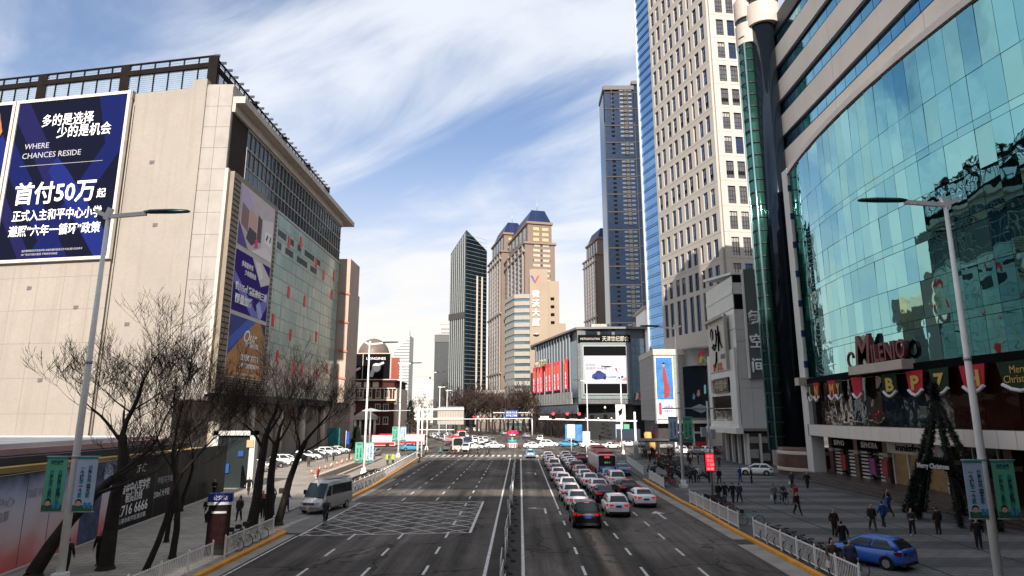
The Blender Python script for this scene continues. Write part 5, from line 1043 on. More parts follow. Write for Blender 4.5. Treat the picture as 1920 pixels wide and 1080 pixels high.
fence([(-16.75,26),(-16.75,36.1)], 'white fence at the lower left beside the shelter totem'); fence([(-16.75,37.6),(-16.7,44.6)], 'white fence ending at the yellow kerb tip on the left')
fence([(-17.3,66),(-17.5,84)], 'white fence behind the parked shared bicycles on the left', fine=False); fence([(-17.5,84),(-19.6,121)], 'white fence along the far left kerb', fine=False)
fence([(15.55,31),(15.5,44.2)], 'white fence beside the couple and dark bicycles on the right'); fence([(15.5,47.2),(15.6,60.6)], 'white fence right of the white sedan lane'); fence([(15.9,72.5),(16.3,82.5)], 'white fence beside the red bicycles near the right lamp', fine=False); fence([(16.6,88),(18.4,112)], 'white fence beside the blue taxi on the right', fine=False)
# median barrier
mesh_w = mat('median barrier white', (.58,.57,.55), .5, var=.1)
mp_m = MB(); 
for i in range(12): mp_m.box(-.012,.012,.1+i*.235,.13+i*.235,.15,1.0)
mp_m.box(-.02,.02,0,2.8,.12,.17).box(-.02,.02,0,2.8,.98,1.04); mpm = mp_m.mesh('panel', mesh_w)
mfoot = MB().lathe([(0,.1),(.12,.1),(.2,.0)], (0,0,0), 10).mesh('foot', rubber); mpost = MB().tube([(0,0,0),(0,0,1.12)], .035, 8).mesh('post', mesh_w)
y = 24.5; k = 0
while y < 121:
    o = thing('median_barrier', ORD[k] + ' white median barrier panel from the near end', 'barrier', (-.86+.12*math.sin(k*1.7),y,.006), R(-1.5*math.sin(k*1.1)), 'median barrier panels')
    ob('panel', mpm, o); ob('post', mpost, o); ob('foot', mfoot, o); ob('foot', mfoot, o, (.42,1.4,0)); ob('stay', MB().bar((0,1.4,.5),(.42,1.4,.08),.03).mesh('stay', dark_metal) if k == 0 else bpy.data.meshes['stay'], o)
    y += 2.86; k += 1
# ---- red message sign, pole with arm and road sign board
o = thing('message_sign', 'red lit message board on a grey pole beside the right pavement', 'sign', (18.35,62.8,.1))
MB().tube([(0,0,0),(0,0,9.3)], [.13,.09], 10).build('pole', grey_metal, o); MB().bar((-4.4,0,8.6),(.6,0,8.6),.12,.12).build('arm', grey_metal, o); MB().box(-.62,.3,-.35,-.12,2.65,4.4).build('case', black, o)
MB().box(-.56,.24,-.37,-.34,2.72,4.33).build('lit_face', mat('red lit face', (.7,.01,.03), .5, var=0, emit=(1,.012,.03), es=.9), o)
lt = mat('bright led text', (.9,.2,.2), .5, var=0, emit=(1,.35,.35), es=.8)
for i, s_ in enumerate(('停车','空位','120','88')): text('led_text', s_, .34, lt, o, (-.48,-.385,3.92-i*.37), width=.62, ext=.002)
MB().box(-.75,-.25,-.25,.15,5.9,6.8).box(.2,.6,-.2,.15,5.7,6.6).build('control_box', grey_metal, o)
MB().add([(-1.7,.0,8.6),(-.7,.0,9.0),(.5,.0,8.6),(-.6,.0,8.15),(-1.7,.06,8.6),(-.7,.06,9.0),(.5,.06,8.6),(-.6,.06,8.15)], [(0,3,2,1),(4,5,6,7),(0,1,5,4),(1,2,6,5),(2,3,7,6),(3,0,4,7)]).build('sign_back', mat('sign back', (.42,.44,.46), .5, var=.05), o)
# ---- left gantry with the back of a big road sign
o = thing('sign_gantry', 'white pole gantry with the ribbed back of a road sign board', 'sign gantry', (-19.9,125.4,.1))
MB().tube([(0,0,0),(0,0,9.6)], .24, 12).tube([(.75,.2,0),(.75,.2,9.3)], .16, 12).build('pole', white_metal, o); MB().bar((-.8,0,9.1),(8.9,0,9.1),.22,.28).bar((-.8,0,7.3),(8.9,0,7.3),.22,.28).build('arm', white_metal, o); MB().bar((0,.4,5.2),(7,.4,5.2),.1,.12).build('lower_arm', white_metal, o)
MB().box(3.7,8.9,.15,.2,6.2,9.6).build('sign_board', mat('sign back tan', (.36,.33,.29), .6, var=.1), o)
for k in range(11): MB().box(3.75+k*.5,3.82+k*.5,.05,.15,6.2,9.6).build('rib', mat('sign rib', (.25,.23,.2), .6, var=.1), o)
o = thing('signal_mast', 'thin grey mast with long arm left of the sign gantry', 'signal', (-26.2,112,.1)); MB().tube([(0,0,0),(0,0,9.2)], [.16,.12], 10).build('pole', grey_metal, o); MB().bar((-1.5,0,8.7),(7,0,8.8),.12).build('arm', grey_metal, o); MB().add([(-1.6,0,8.8),(0,0,9.2),(1.6,0,8.8),(0,.1,8.5)], [(0,3,2,1)]).build('bracket', grey_metal, o)
# ---- right traffic-signal gantry
sigred = mat('signal red', (.8,.03,.05), .5, var=0, emit=(1,.05,.08), es=1.0); sigw = mat('flash lamp', (.8,.75,.7), .4, var=0, emit=(1,.9,.8), es=.5)
o = thing('signal_gantry', 'long white traffic signal arm reaching over the queue from the right', 'signal', (22,123,.1))
MB().tube([(0,0,0),(0,0,8.6)], [.28,.2], 12).build('pole', white_metal, o); MB().bar((.4,0,6.9),(-18.4,0,7.3),.2,.26).build('arm', white_metal, o); MB().box(-3.6,.9,-.12,.02,3.2,5.4).build('sign_back', mat('navy sign back', (.02,.028,.05), .6, var=.1), o)
MB().box(-.4,.4,-.4,.4,0,3.2).build('pole_base', grey_metal, o)
for i, x in enumerate((-15.6,-12.9,-10.6,-8.2,-5.6,-3.4,-1.4)): 
    h = MB().box(x-.35,x+.35,-.2,.2,7.25,8.0).build('signal_head', black, o); 
    if i < 3: MB().lathe([(0,-.26),(.3,-.26),(.3,-.1)], (0,0,0), 14).build('red_lamp', sigred, o, (x,-.0,8.25),(R(90),0,0))
for x in (-17.9,-17.3,-16.7): MB().box(x-.2,x+.2,-.3,.1,7.5,7.8).build('flash_lamp', sigw, o)
for x in (-9.4,-7.0,-4.5,-2.4): MB().tube([(x,-.5,7.4),(x,.2,7.4)], .14, 8).build('camera', white_metal, o)
o = thing('lane_sign', 'white lane sign with black emblem hung under the signal arm', 'sign', (18.3,122.6,6.9)); MB().box(0,1.9,0,.06,0,3.2).build('board', lgt, o); MB().add([(.5,-.01,1.9),(1.4,-.01,2.6),(1.2,-.01,1.4),(.7,-.01,1.0)], [(0,3,2,1)]).build('printed_emblem', black, o); MB().tube([(1,.1,-7),(1,.1,3.2)], .09, 8).build('pole', white_metal, o)
o = thing('no_entry_sign', 'small white sign panel on a pole left of the buses', 'sign', (11.9,150,0)); MB().tube([(0,0,0),(0,0,6)], .1, 8).build('pole', white_metal, o); MB().box(-.9,.9,-.08,0,2.9,6).build('board', lgt, o); MB().lathe([(.45,-.1),(.62,-.1),(.62,0)], (0,0,0), 16).build('ring', black, o, (0,-.02,4.6), (R(90),0,0))
o = thing('no_parking_sign', 'small white sign panel on a short pole before the buses', 'sign', (14.5,141,0)); MB().tube([(0,0,0),(0,0,4.6)], .1, 8).build('pole', white_metal, o); MB().box(-.8,.8,-.08,0,1.9,4.6).build('board', lgt, o); MB().lathe([(.4,-.1),(.55,-.1),(.55,0)], (0,0,0), 16).build('ring', black, o, (0,-.02,3.3), (R(90),0,0))
# far gantry with blue direction sign
o = thing('direction_sign', 'blue direction sign on a far gantry down the road', 'sign', (-3,262,0)); MB().tube([(8,0,0),(8,0,9.5)], .25, 10).build('pole', white_metal, o); MB().bar((-24,0,6.6),(8,0,6.9),.22).bar((-8,0,9.2),(8,0,9.2),.2).build('arm', white_metal, o); MB().box(-3.2,2.2,-.2,0,7.2,10.2).build('board', mat('sign blue', (.015,.05,.22), .5, var=0), o); text('lettering', '南京路 滨江道', .9, white_letter, o, (-2.6,-.25,8.9), width=4.4); text('lettering', '和平路 卫津路', .9, white_letter, o, (-2.6,-.25,7.7), width=4.4)
for i, x in enumerate((-16,-14.2,-12)): MB().lathe([(0,-.2),(.32,-.2),(.32,0)], (0,0,0), 12).build('red_lamp', sigred if i != 1 else sigw, o, (x,-.2,7.6), (R(90),0,0))
# traffic police umbrella booth
o = thing('traffic_booth', 'red umbrella traffic island booth with striped base at the junction', 'booth', (-1.9,166,0)); MB().lathe([(0,4.3),(1.0,4.15),(1.55,3.7),(1.55,3.3)], (0,0,0), 20).build('canopy', mat('magenta canopy', (.55,.02,.07), .5, var=.1), o); MB().tube([(0,0,0),(0,0,4)], .1, 8).build('pole', white_metal, o)
MB().lathe([(1.25,0),(1.25,1.1),(1.15,1.15)], (0,0,0), 20).build('base', white_metal, o); 
for k in range(10): a = k*math.pi/5; MB().obox((1.27*math.cos(a),1.27*math.sin(a),.05),(.05,.35,.95),a).build('red_stripe', mat('stripe red', (.5,.03,.04), .5, var=0), o)
MB().lathe([(1.22,1.5),(1.22,1.9)], (0,0,0), 20).build('blue_band', mat('band blue', (.1,.3,.5), .5, var=0), o); MB().box(-.35,.2,-.3,.3,1.2,2.6).build('green_figure', mat('figure green', (.15,.4,.05), .6, var=.1), o)
# ---- shelter totem, lower left
o = thing('bus_stop_totem', 'bus stop totem with blue cap and dark poster case on left pavement', 'bus stop', (-17.55,38.3,.12), R(12)); MB().box(-.6,.6,-.12,.12,.3,2.75).build('case', mat('dark bronze', (.02,.017,.015), .7, var=.1, spec=.1), o); MB().box(-.46,.46,-.14,-.11,.6,2.2).build('poster', mat('dark poster', (.03,.012,.013), .8, var=.5, scale=3, spec=.05), o); MB().box(-.66,.66,-.2,.2,2.95,3.42).build('cap', mat('cap blue', (.015,.03,.2), .4, var=.05), o); MB().box(-.66,.66,-.19,.19,2.78,2.94).build('cap_band', white_metal, o); MB().box(-.6,.6,-.14,.14,0,.3).build('foot', dark_metal, o); MB().box(-.4,.4,-.15,-.12,2.3,2.42).build('label_strip', white_metal, o); text('lettering', '公交站', .28, white_letter, o, (-.4,-.21,3.08), width=.8, ext=.004)
# ---- planter wall and cones on the left forecourt
cop = mat('sandstone coping', (.42,.36,.29), .8, var=.12, scale=.6)
o = thing('planter_wall', 'long low sandstone planter wall behind the left fence', 'wall', (-25,80,.12)); MB().bar((0,0,.3),(-2.2,40,.3),.5,.6).build('wall', cop, o); MB().bar((0,-.1,.66),(-2.2,40.1,.66),.7,.12).build('coping', mat('pale coping', (.5,.43,.35), .7, var=.1), o); MB().bar((1.3,3,.15),(-.8,40,.15),.4,.3).build('lower_kerb', cop, o)
cone0 = None; cm_or = mat('cone orange', (.5,.12,.03), .6, var=.1); cm_w = mat('cone sleeve', (.55,.5,.42), .6, var=.1)
for i in range(13):
    q = i/12; loc = (-28.9-1.9*q+.25*math.sin(i*2.1), 90+31*q, .12)
    if cone0 is None:
        cone0 = thing('traffic_cone', 'first traffic cone from the near end of the parked car row', 'cone', loc, 0, 'traffic cones'); MB().lathe([(.17,.04),(.13,.3)], (0,0,0), 10).lathe([(.09,.5),(.04,.75),(0,.75)], (0,0,0), 10).build('cone', cm_or, cone0); MB().lathe([(.13,.3),(.09,.5)], (0,0,0), 10).build('sleeve', cm_w, cone0); MB().box(-.22,.22,-.22,.22,0,.05).build('base', rubber, cone0)
    else: dup(cone0, loc, i*.5, ORD[i] + ' traffic cone from the near end of the parked car row')
# ---- hoarding and low pavilion on the far left
hd = thing('printed_hoarding', 'long printed site hoarding with sunset print and black office advertisement', 'hoarding', (-26.0,33.0,.12), math.atan2(35,-5.0))
HL = 35.4
MB().box(-6,HL,0,.2,0,4.9).build('backing', dark_metal, hd)
def sunset(name):
    m = mat(name, (.4,.3,.35), .55, var=0); t = m.node_tree; N = t.nodes; L = t.links.new; tcn = N.new('ShaderNodeTexCoord'); sp = N.new('ShaderNodeSeparateXYZ'); L(tcn.outputs['Object'], sp.inputs[0]); nn = N.new('ShaderNodeTexNoise'); nn.inputs['Scale'].default_value = .5; nn.inputs['Detail'].default_value = 4; L(tcn.outputs['Object'], nn.inputs['Vector'])
    ad = N.new('ShaderNodeMath'); ad.operation = 'MULTIPLY_ADD'; ad.inputs[1].default_value = 2.2; L(nn.outputs[0], ad.inputs[0]); L(sp.outputs[2], ad.inputs[2]); mrn = N.new('ShaderNodeMapRange'); mrn.inputs[1].default_value = .6; mrn.inputs[2].default_value = 6.2; L(ad.outputs[0], mrn.inputs[0]); cr = N.new('ShaderNodeValToRGB'); L(mrn.outputs[0], cr.inputs[0]); el = cr.color_ramp.elements; el[0].position = .0; el[0].color = (.62,.08,.09,1); el[1].position = 1; el[1].color = (.02,.03,.06,1)
    for p, c in ((.22,(.75,.22,.2,1)),(.42,(.75,.58,.58,1)),(.62,(.68,.64,.74,1)),(.8,(.45,.5,.7,1))): e = el.new(p); e.color = c
    L(cr.outputs[0], N['Principled BSDF'].inputs['Base Color']); return m
MB().box(-6,7.2,-.03,0,.05,4.85).build('sunset_print', sunset('sunset print'), hd)
MB().box(7.25,9.6,-.03,0,.05,4.85).build('striped_print', mat('blue gold print', (.05,.07,.16), .5, var=.7, scale=1.6), hd); MB().box(9.65,11.2,-.03,0,.05,4.85).build('dusk_print', sunset('dusk print'), hd)
for (a, b) in ((11.25,17.2),(17.25,25.0),(25.05,HL)): MB().box(a,b,-.03,0,.05,4.85).build('black_print', mat('black glossy print', (.006,.006,.007), .5, var=.1, spec=.1), hd)
text('lettering', 'IFC', .85, white_letter, hd, (14.3,-.05,3.75), width=1.5, ext=.004); text('lettering', '国金中心写字楼', .8, white_letter, hd, (12.2,-.05,2.55), width=4.6, bold=.015, ext=.004); text('lettering', '租赁热线', .7, white_letter, hd, (13,-.05,1.9), width=2.7, bold=.01, ext=.004); text('lettering', '2716 6666', 1.0, white_letter, hd, (12.0,-.05,1.0), width=4.8, bold=.015, ext=.004); text('lettering', '天津市和平区南京路', .4, white_letter, hd, (12.2,-.05,.5), width=4.4, ext=.004)
text('lettering', '250㎡ 大平层', .6, white_letter, hd, (17.8,-.05,1.6), width=3, ext=.004); text('lettering', '甲级写字楼', .6, gl, hd, (18.2,-.05,2.6), width=3, ext=.004)
for k in range(18):
    MB().box(-5.6+k*2.35,-5.55+k*2.35,-.036,-.03,.05,4.85).build('panel_seam', mat('hoarding seam', (.12,.11,.11), .6, var=0), hd)
for k, (x, z, w) in enumerate(((-4.5,3.4,5),(-3.8,2.7,4),(1.5,3.6,3.6))): text('lettering', ('天津国金中心','商业街区 盛大启幕','城市封面')[k], .55, gl, hd, (x,-.05,z), width=w, ext=.003)
MB().bar((-6,-.15,.06),(HL,-.15,.06),.25,.12).build('foot_rail', mat('pale rail', (.45,.43,.4), .6, var=.1), hd)
pv = thing('low_pavilion', 'low shop pavilion with white pink and black roof strips behind hoarding', 'building', (-38,45,.12)); L_(pv, MB().box(-75,-31.5,26,62,0,4.6), 'wall', mat('pavilion wall', (.16,.14,.12), .7, var=.2))
for i, (z, h, x, c) in enumerate(((4.6,.35,-30.6,(.42,.28,.1)),(5.0,.45,-31.6,(.05,.05,.06)),(5.5,.4,-32.6,(.5,.3,.28)),(5.9,.3,-33.2,(.62,.6,.58)))): L_(pv, MB().box(-78,x,24,63-i*1.5,z,z+h), 'roof_strip', mat('roof strip %d' % i, c, .7, var=.15))
L_(pv, MB().box(-74,-50,30,60,6.2,7.0), 'roof_plant', mat('dark roof plant', (.05,.045,.05), .7, var=.2))
# white gate posts and notice boards before the mall
o = thing('white_portal', 'white portal frame with blue notices beside the hoarding end', 'kiosk', (-34.5,72,.12)); MB().box(0,.6,0,.9,0,6.2).box(4.2,4.8,0,.9,0,6.2).box(0,4.8,0,.9,5.7,6.2).build('frame', pgrey, o); MB().box(.6,4.2,.4,.6,0,5.7).build('glass_infill', win_dark, o); MB().box(1.3,2.0,.2,.36,1.6,2.6).box(2.9,3.5,.2,.36,3.4,4.0).build('blue_notice', mat('notice blue', (.015,.06,.22), .5, var=.1), o); MB().box(3.9,4.7,-.1,0,4.4,5.2).build('yellow_notice', mat('notice ochre', (.38,.30,.16), .5, var=.1), o)
o = thing('teal_poster_stand', 'teal poster stand beside the mall far column', 'sign', (-41.0,141.5,.12)); MB().box(-1.3,1.3,-.1,.1,.2,5.2).build('poster', mat('teal poster', (.03,.24,.25), .5, var=.3, scale=.7), o); MB().box(-1.4,1.4,-.14,.14,0,.2).build('foot', dark_metal, o)
o = thing('blue_flag', 'drooping blue flag beside the teal poster stand', 'flag', (-38.6,142.5,.12)); MB().tube([(0,0,0),(0,0,4.6)], .05, 6).build('pole', white_metal, o); MB().loft([[(.05+.5*t+.06*math.sin(3*t+z),.1*math.sin(4*t+z),4.4-z*1.0) for t in (0,.5,1,1.4)] for z in (0,.9,1.8,2.7)], close=False, caps=False).build('cloth', mat('flag blue', (.015,.07,.4), .7, var=.1), o)
# ---- garland tree frame and arch before the mirror mall
leaf_d = mat('dark garland', (.010,.014,.009), .8, var=.5, scale=4); bulb = mat('bauble', (.25,.18,.1), .3, metal=.5, var=.3, scale=5)
def garland(mb, pts, r, n, rg, mi=0):
    for i in range(n):
        t = rg.random()*(len(pts)-1); k = min(int(t), len(pts)-2); p = Vector(pts[k]).lerp(Vector(pts[k+1]), t-k)
        d = Vector((rg.gauss(0,1),rg.gauss(0,1),rg.gauss(0,1))).normalized(); u = d.orthogonal().normalized(); a = p + d*r*.2; b = p + d*r*rg.uniform(.7,1.25); w = u*r*.16
        mb.add([a-w,a+w,b], [(0,1,2)], mi)
rg = random.Random(9)
o = thing('garland_tree_frame', 'tall cone frame of dark garlands standing on the shop terrace', 'decoration', (33.0,51.0,.12)); ap = (0,0,9.3)
for k in range(7):
    a = k*2*math.pi/7+.3; pts = [Vector(ap).lerp(Vector((2.1*math.cos(a),4.9*math.sin(a),.1)), t/6)+Vector((0,0,-.25*math.sin(math.pi*t/6))) for t in range(7)]
    mb = MB(); mb.tube(pts, .16, 6); garland(mb, pts, .38, 1300, rg); mb.build('garland', leaf_d, o); MB().tube([(p.x*.96,p.y*.96,p.z) for p in pts], .05, 6).build('steel_leg', grey_metal, o)
mb = MB(); garland(mb, [ap,(0,0,10.4)], .5, 400, rg); mb.build('top_tuft', leaf_d, o)
mb = MB()
for i in range(160):
    a = rg.random()*6.28; t = rg.random(); q = Vector(ap).lerp(Vector((2.2*math.cos(a),5*math.sin(a),.1)), t); mb.lathe([(0,-.07),(.07,0),(0,.07)], q, 5)
mb.build('baubles', bulb, o, kind='stuff')
o = thing('garland_arch', 'dark garland arch with white greeting letters before the tree frame', 'decoration', (31.5,49.5,.12), R(-62)); pts = [(2.3*math.cos(a),0,4.4*math.sin(a)+.05) for a in [math.pi*k/14 for k in range(15)]]; mb = MB(); mb.tube(pts, .18, 6); garland(mb, pts, .5, 2400, rg); mb.build('garland', leaf_d, o); text('greeting_letters', 'Merry Christmas', .5, mat('grey letters', (.5,.49,.47), .6, var=0), o, (-1.15,-.58,4.0), width=2.3, bold=.015, ext=.03)
# slim spiral tree and toy soldier stack near the curved shopping centre
o = thing('spiral_tree', 'slim dark spiral festive tree with star before the shopping centre', 'decoration', (27,203,.1)); mb = MB(); pts = [(1.9*(1-t)*math.cos(t*44),1.9*(1-t)*math.sin(t*44),.6+9.5*t) for t in [k/90 for k in range(91)]]; mb.tube(pts, .14, 5); garland(mb, pts, .3, 1200, rg); mb.build('garland', leaf_d, o); mb = MB(); mb.tube(pts, .06, 4); mb.build('lights', mat('rose light string', (.4,.1,.12), .5, var=0, emit=(1,.25,.3), es=.12), o); MB().lathe([(0,-.4),(.4,0),(0,.5)], (0,0,10.4), 8).build('star', mat('star', (.7,.65,.5), .3, var=0, emit=(1,.9,.7), es=.5), o)
o = thing('toy_soldier_display', 'stacked red white blue and gold toy soldier display left of dress poster', 'decoration', (31.2,150,.1)); gd = mat('toy gold', (.5,.3,.1), .5, var=.2, scale=1.2)
MB().lathe([(.2,0),(1.7,.2),(1.9,1.6),(1.3,2.6)], (.6,0,0), 18).build('gold_drum', gd, o); MB().lathe([(.9,2.2),(1.0,3.8),(.7,4.2)], (-1.4,0,0), 16).build('gold_drum', gd, o); MB().lathe([(1.15,2.6),(1.2,5.2),(.9,5.6)], (.6,0,0), 18).build('blue_coat', mat('toy blue', (.02,.06,.25), .5, var=.1), o)
for a in (-2.3,-1.57,-.8): MB().obox((.6+1.22*math.cos(a),1.22*math.sin(a),2.9),(.35,.1,2.4),a+1.57).build('red_stripe', mat('toy red', (.5,.03,.04), .5, var=0), o)
MB().lathe([(.75,5.6),(.85,6.6),(.6,7.2)], (.6,0,0), 16).build('head', mat('toy skin', (.55,.36,.26), .6, var=.1), o); MB().lathe([(1.0,7.1),(.8,7.4),(.9,8.3),(0,8.4)], (.6,0,0), 16).build('hat', gd, o)
# bus shelter and low barriers on the right
o = thing('bus_shelter', 'flat dark bus shelter roof on posts beside the buses', 'bus shelter', (26.5,128,.12)); MB().box(-3.2,3.2,-7,7,3.0,3.25).build('roof', dark_metal, o)
for x in (-2.6,2.6):
    for y in (-6,0,6): MB().tube([(x,y,0),(x,y,3)], .08, 8).build('post', grey_metal, o)
MB().box(2.4,2.5,-5.8,5.8,.4,2.5).build('back_panel', win_dark, o)
o = thing('street_planter', 'long low stone planter edge among parked scooters on the right', 'planter', (22.6,96,.12)); MB().bar((0,-12,.22),(2.4,22,.22),.5,.45).build('kerb_wall', concrete, o)
o = thing('phone_kiosk', 'blue picture board kiosk under the shopping centre corner', 'kiosk', (16.5,198,.1)); MB().box(-2.6,2.6,-.3,.3,.3,5.2).build('picture_board', mat('blue board', (.06,.2,.45), .4, var=.4, scale=.6), o); MB().box(-2.8,2.8,-.35,.35,0,.3).build('foot', dark_metal, o)
o = thing('flag_cluster', 'small red and white flags above the shop right of the big screen', 'flag', (38.5,213,13)); 
for k in range(3): MB().add([(k*.8,-k*.3,0),(k*.8+1.0,-.3-k*.3,.7),(k*.8+1.6,-k*.3,2.2),(k*.8+.5,-k*.3,2.6)], [(0,1,2,3)]).build('flag_cloth', mat('flag %d' % k, ((.5,.45,.42),(.4,.04,.05),(.5,.45,.42))[k], .7, var=.1), o)
text('lettering', 'UR', 2.0, mat('pale letters', (.4,.45,.4), .5, var=0), gp, (12.2,2.9,7.4), width=2.4)
# ================================================================= vehicles
paint = {}
def carpaint(n, c, metal=.0): return mat('paint ' + n, c, .28, metal, var=.03, scale=2, coat=.6, spec=.5)
PW_, PS, PK, PB, PD, PN, PG, PR, PY = carpaint('white',(.86,.86,.85)), carpaint('silver',(.36,.36,.37),.5), mat('paint black', (.006,.006,.007), .3, var=0, coat=.25, spec=.2), carpaint('sky blue',(.07,.27,.45)), carpaint('dark grey',(.05,.05,.055)), carpaint('navy',(.015,.02,.05)), carpaint('champagne',(.42,.38,.32),.3), carpaint('dark red',(.13,.02,.025)), carpaint('royal blue',(.015,.11,.48))
carglass = glass('car glass', (.035,.042,.047), .04, metal=.45)
tail = mat('tail lamp', (.35,.01,.015), .3, var=0, emit=(1,.03,.04), es=.2); brake = mat('brake lamp', (.6,.05,.05), .3, var=0, emit=(1,.12,.1), es=.5); headl = mat('head lamp', (.55,.57,.6), .15, var=0, spec=.8); plate = mat('blue plate', (.02,.07,.32), .4, var=0); plate_y = mat('yellow plate', (.55,.33,.03), .4, var=0); trimk = mat('car trim', (.02,.02,.021), .6, var=0); rimm = mat('wheel rim', (.38,.38,.39), .35, metal=.7, var=0)
def car_model(kind, L, W_, H, top, gh, plan=None):
    """top: (y, z) deck line rear to front; gh: greenhouse (base rear y, base front y, roof rear y, roof front y, belt z, inset)"""
    o = thing(kind, 'x', 'car'); hw = W_/2; mb = MB(); rings = []
    for i, (y, z) in enumerate(top):
        t = abs(y)/(L/2); w = hw*(1 - .04*t**3 - .12*max(0,t-.86)/.14); zb = .2 + .16*max(0, t-.75)/.25
        half = [(0,zb),(w*.86,zb),(w*.985,zb+.14),(w,zb+.32),(w*.985,max(z-.16,zb+.36)),(w*.93,max(z-.035,zb+.4)),(w*.6,z+.015),(0,z+.03)]
        ring = [(x,y,zz) for x,zz in half] + [(-x,y,zz) for x,zz in half[-2:0:-1]]
        rings.append(ring)
    mb.loft(rings)
    br, bf, rr, rf, zb, ins = gh; wb, wr = hw*.9, hw*.68; zr = H
    def ringz(z, y0, y1, w, c=.16):
        return [(-w,y0+c,z),(-w+c,y0,z),(w-c,y0,z),(w,y0+c,z),(w,y1-c,z),(w-c*1.4,y1,z),(-w+c*1.4,y1,z),(-w,y1-c,z)]
    mb.loft([ringz(zb-.04,br,bf,wb), ringz(zb+(zr-zb)*.5, br+(rr-br)*.46, bf+(rf-bf)*.5, wb+(wr-wb)*.42), ringz(zr-.07,rr-.03,rf+.05,wr+.03), ringz(zr-.015,rr+.08,rf-.08,wr-.07), ringz(zr,rr+.35,rf-.35,wr-.3)], smooth=True)
    body = mb.build('body', PW_, o); body.material_slots[0].link = 'OBJECT'; body.material_slots[0].material = PW_
    def Q(a, b, c, d, s0, s1, t0, t1, off):
        a,b,c,d = map(Vector,(a,b,c,d)); n = (b-a).cross(d-a).normalized()*off
        P = lambda s,t: a.lerp(b,s).lerp(d.lerp(c,s),t)+n
        V = []; F = []
        for j in range(4):
            for i in range(3):
                tt = t0+(t1-t0)*j/3; bulge = n*(1.6*math.sin(math.pi*tt))
                V.append(P(s0+(s1-s0)*i/2, tt)+bulge*1.0)
        for j in range(3):
            for i in range(2): F.append((j*3+i,j*3+i+1,(j+1)*3+i+1,(j+1)*3+i))
        return MB().add(V,F,0,True)
    c = .16
    off = .022
    Q((wb-c,br,zb),( -wb+c,br,zb),(-wr+c*.8,rr,zr-.05),(wr-c*.8,rr,zr-.05),.0,1.0,.1,.9,-off).build('rear_window', carglass, o)
    Q((-wb+c,bf,zb),(wb-c,bf,zb),(wr-c*.8,rf,zr-.05),(-wr+c*.8,rf,zr-.05),.0,1.0,.08,.92,-off).build('windscreen', carglass, o)
    for s in (1,-1):
        A, B, C, D = (s*wb,br+c,zb),(s*wb,bf-c,zb),(s*(wr+.02),rf-.08,zr-.06),(s*(wr+.02),rr+.08,zr-.06)
        for (s0,s1) in ((.07,.47),(.52,.95)): Q(A,B,C,D,s0,s1,.1,.88,off*s).build('side_window', carglass, o)
        MB().obox((s*(hw+.08),bf-.35,zb-.02),(.2,.14,.14)).build('mirror', trimk, o)
    e = -L/2
    for s in (1,-1):
        zl = top[1][1]-.2
        MB().loft([[(s*(hw*.99),e+.42,zl+.02),(s*(hw*.99),e+.42,zl+.16)],[(s*(hw*.95),e+.12,zl-.0),(s*(hw*.95),e+.12,zl+.19)],[(s*(hw*.72),e-.012,zl+.0),(s*(hw*.72),e-.012,zl+.17)],[(s*(hw*.42),e-.02,zl+.05),(s*(hw*.42),e-.02,zl+.14)]], close=False, caps=False).build('tail_lamp', tail, o)
        MB().loft([[(s*hw*.97,L/2-.5,.66),(s*hw*.97,L/2-.5,.78)],[(s*hw*.88,L/2-.14,.6),(s*hw*.88,L/2-.14,.76)],[(s*hw*.5,L/2+.012,.6),(s*hw*.5,L/2+.012,.7)]], close=False, caps=False).build('headlamp', headl, o)
    MB().box(-.22,.22,e-.03,e+.03,.72 if kind != 'sedan' else .66,.86 if kind != 'sedan' else .8).build('number_plate', plate, o)
    MB().box(-.17,.17,rr+.0,rr+.08,zr-.08,zr-.03).build('brake_lamp', brake, o)
    MB().box(-hw*.8,hw*.8,e-.02,e+.25,.26,.42).build('rear_bumper', trimk, o); MB().box(-hw*.62,hw*.62,L/2-.2,L/2+.015,.34,.55).build('grille', trimk, o)
    wx = hw-.1
    wm = bpy.data.meshes.get('wheel') or MB().tube([(-.11,0,0),(.11,0,0)], .325, 18, 0).tube([(.105,0,0),(.125,0,0)], .21, 14, 1).tube([(-.125,0,0),(-.105,0,0)], .21, 14, 1).mesh('wheel', [rubber, rimm])
    am = bpy.data.meshes.get('wheel_arch') or MB().tube([(-.13,0,0),(.10,0,0)], .385, 18, 0).mesh('wheel_arch', trimk)
    for s in (1,-1):
        for y in (-L*.295, L*.31): ob('wheel', wm, o, (s*wx,y,.325)); ob('wheel_arch', am, o, (s*(hw-.09),y,.34), (0,0,0 if s>0 else math.pi))
    return o
MODEL = {
 'sedan': car_model('sedan', 4.7, 1.84, 1.47, [(-2.35,.62),(-2.33,.98),(-2.15,1.05),(-1.5,1.07),(-.6,.99),(.6,.97),(1.05,.95),(1.7,.88),(2.15,.76),(2.33,.62),(2.35,.5)], (-1.85,1.2,-.95,.15,.97,.2)),
 'hatchback': car_model('hatchback', 4.2, 1.82, 1.53, [(-2.1,.6),(-2.09,.98),(-1.98,1.06),(-1.5,1.02),(-.5,.99),(.7,.97),(1.1,.95),(1.6,.87),(1.95,.75),(2.08,.6),(2.1,.5)], (-2.0,1.2,-1.45,.2,1.0,.2)),
 'suv': car_model('suv', 4.65, 1.92, 1.72, [(-2.32,.68),(-2.31,1.08),(-2.2,1.15),(-1.6,1.13),(-.5,1.1),(.7,1.08),(1.1,1.06),(1.75,1.0),(2.15,.88),(2.31,.7),(2.325,.55)], (-2.2,1.25,-1.65,.3,1.1,.2)),
}
tail_off = mat('unlit tail lamp', (.16,.008,.01), .25, var=0); QG_ = 'cars queuing for the lights'
USED = set(); rndc = random.Random(77)
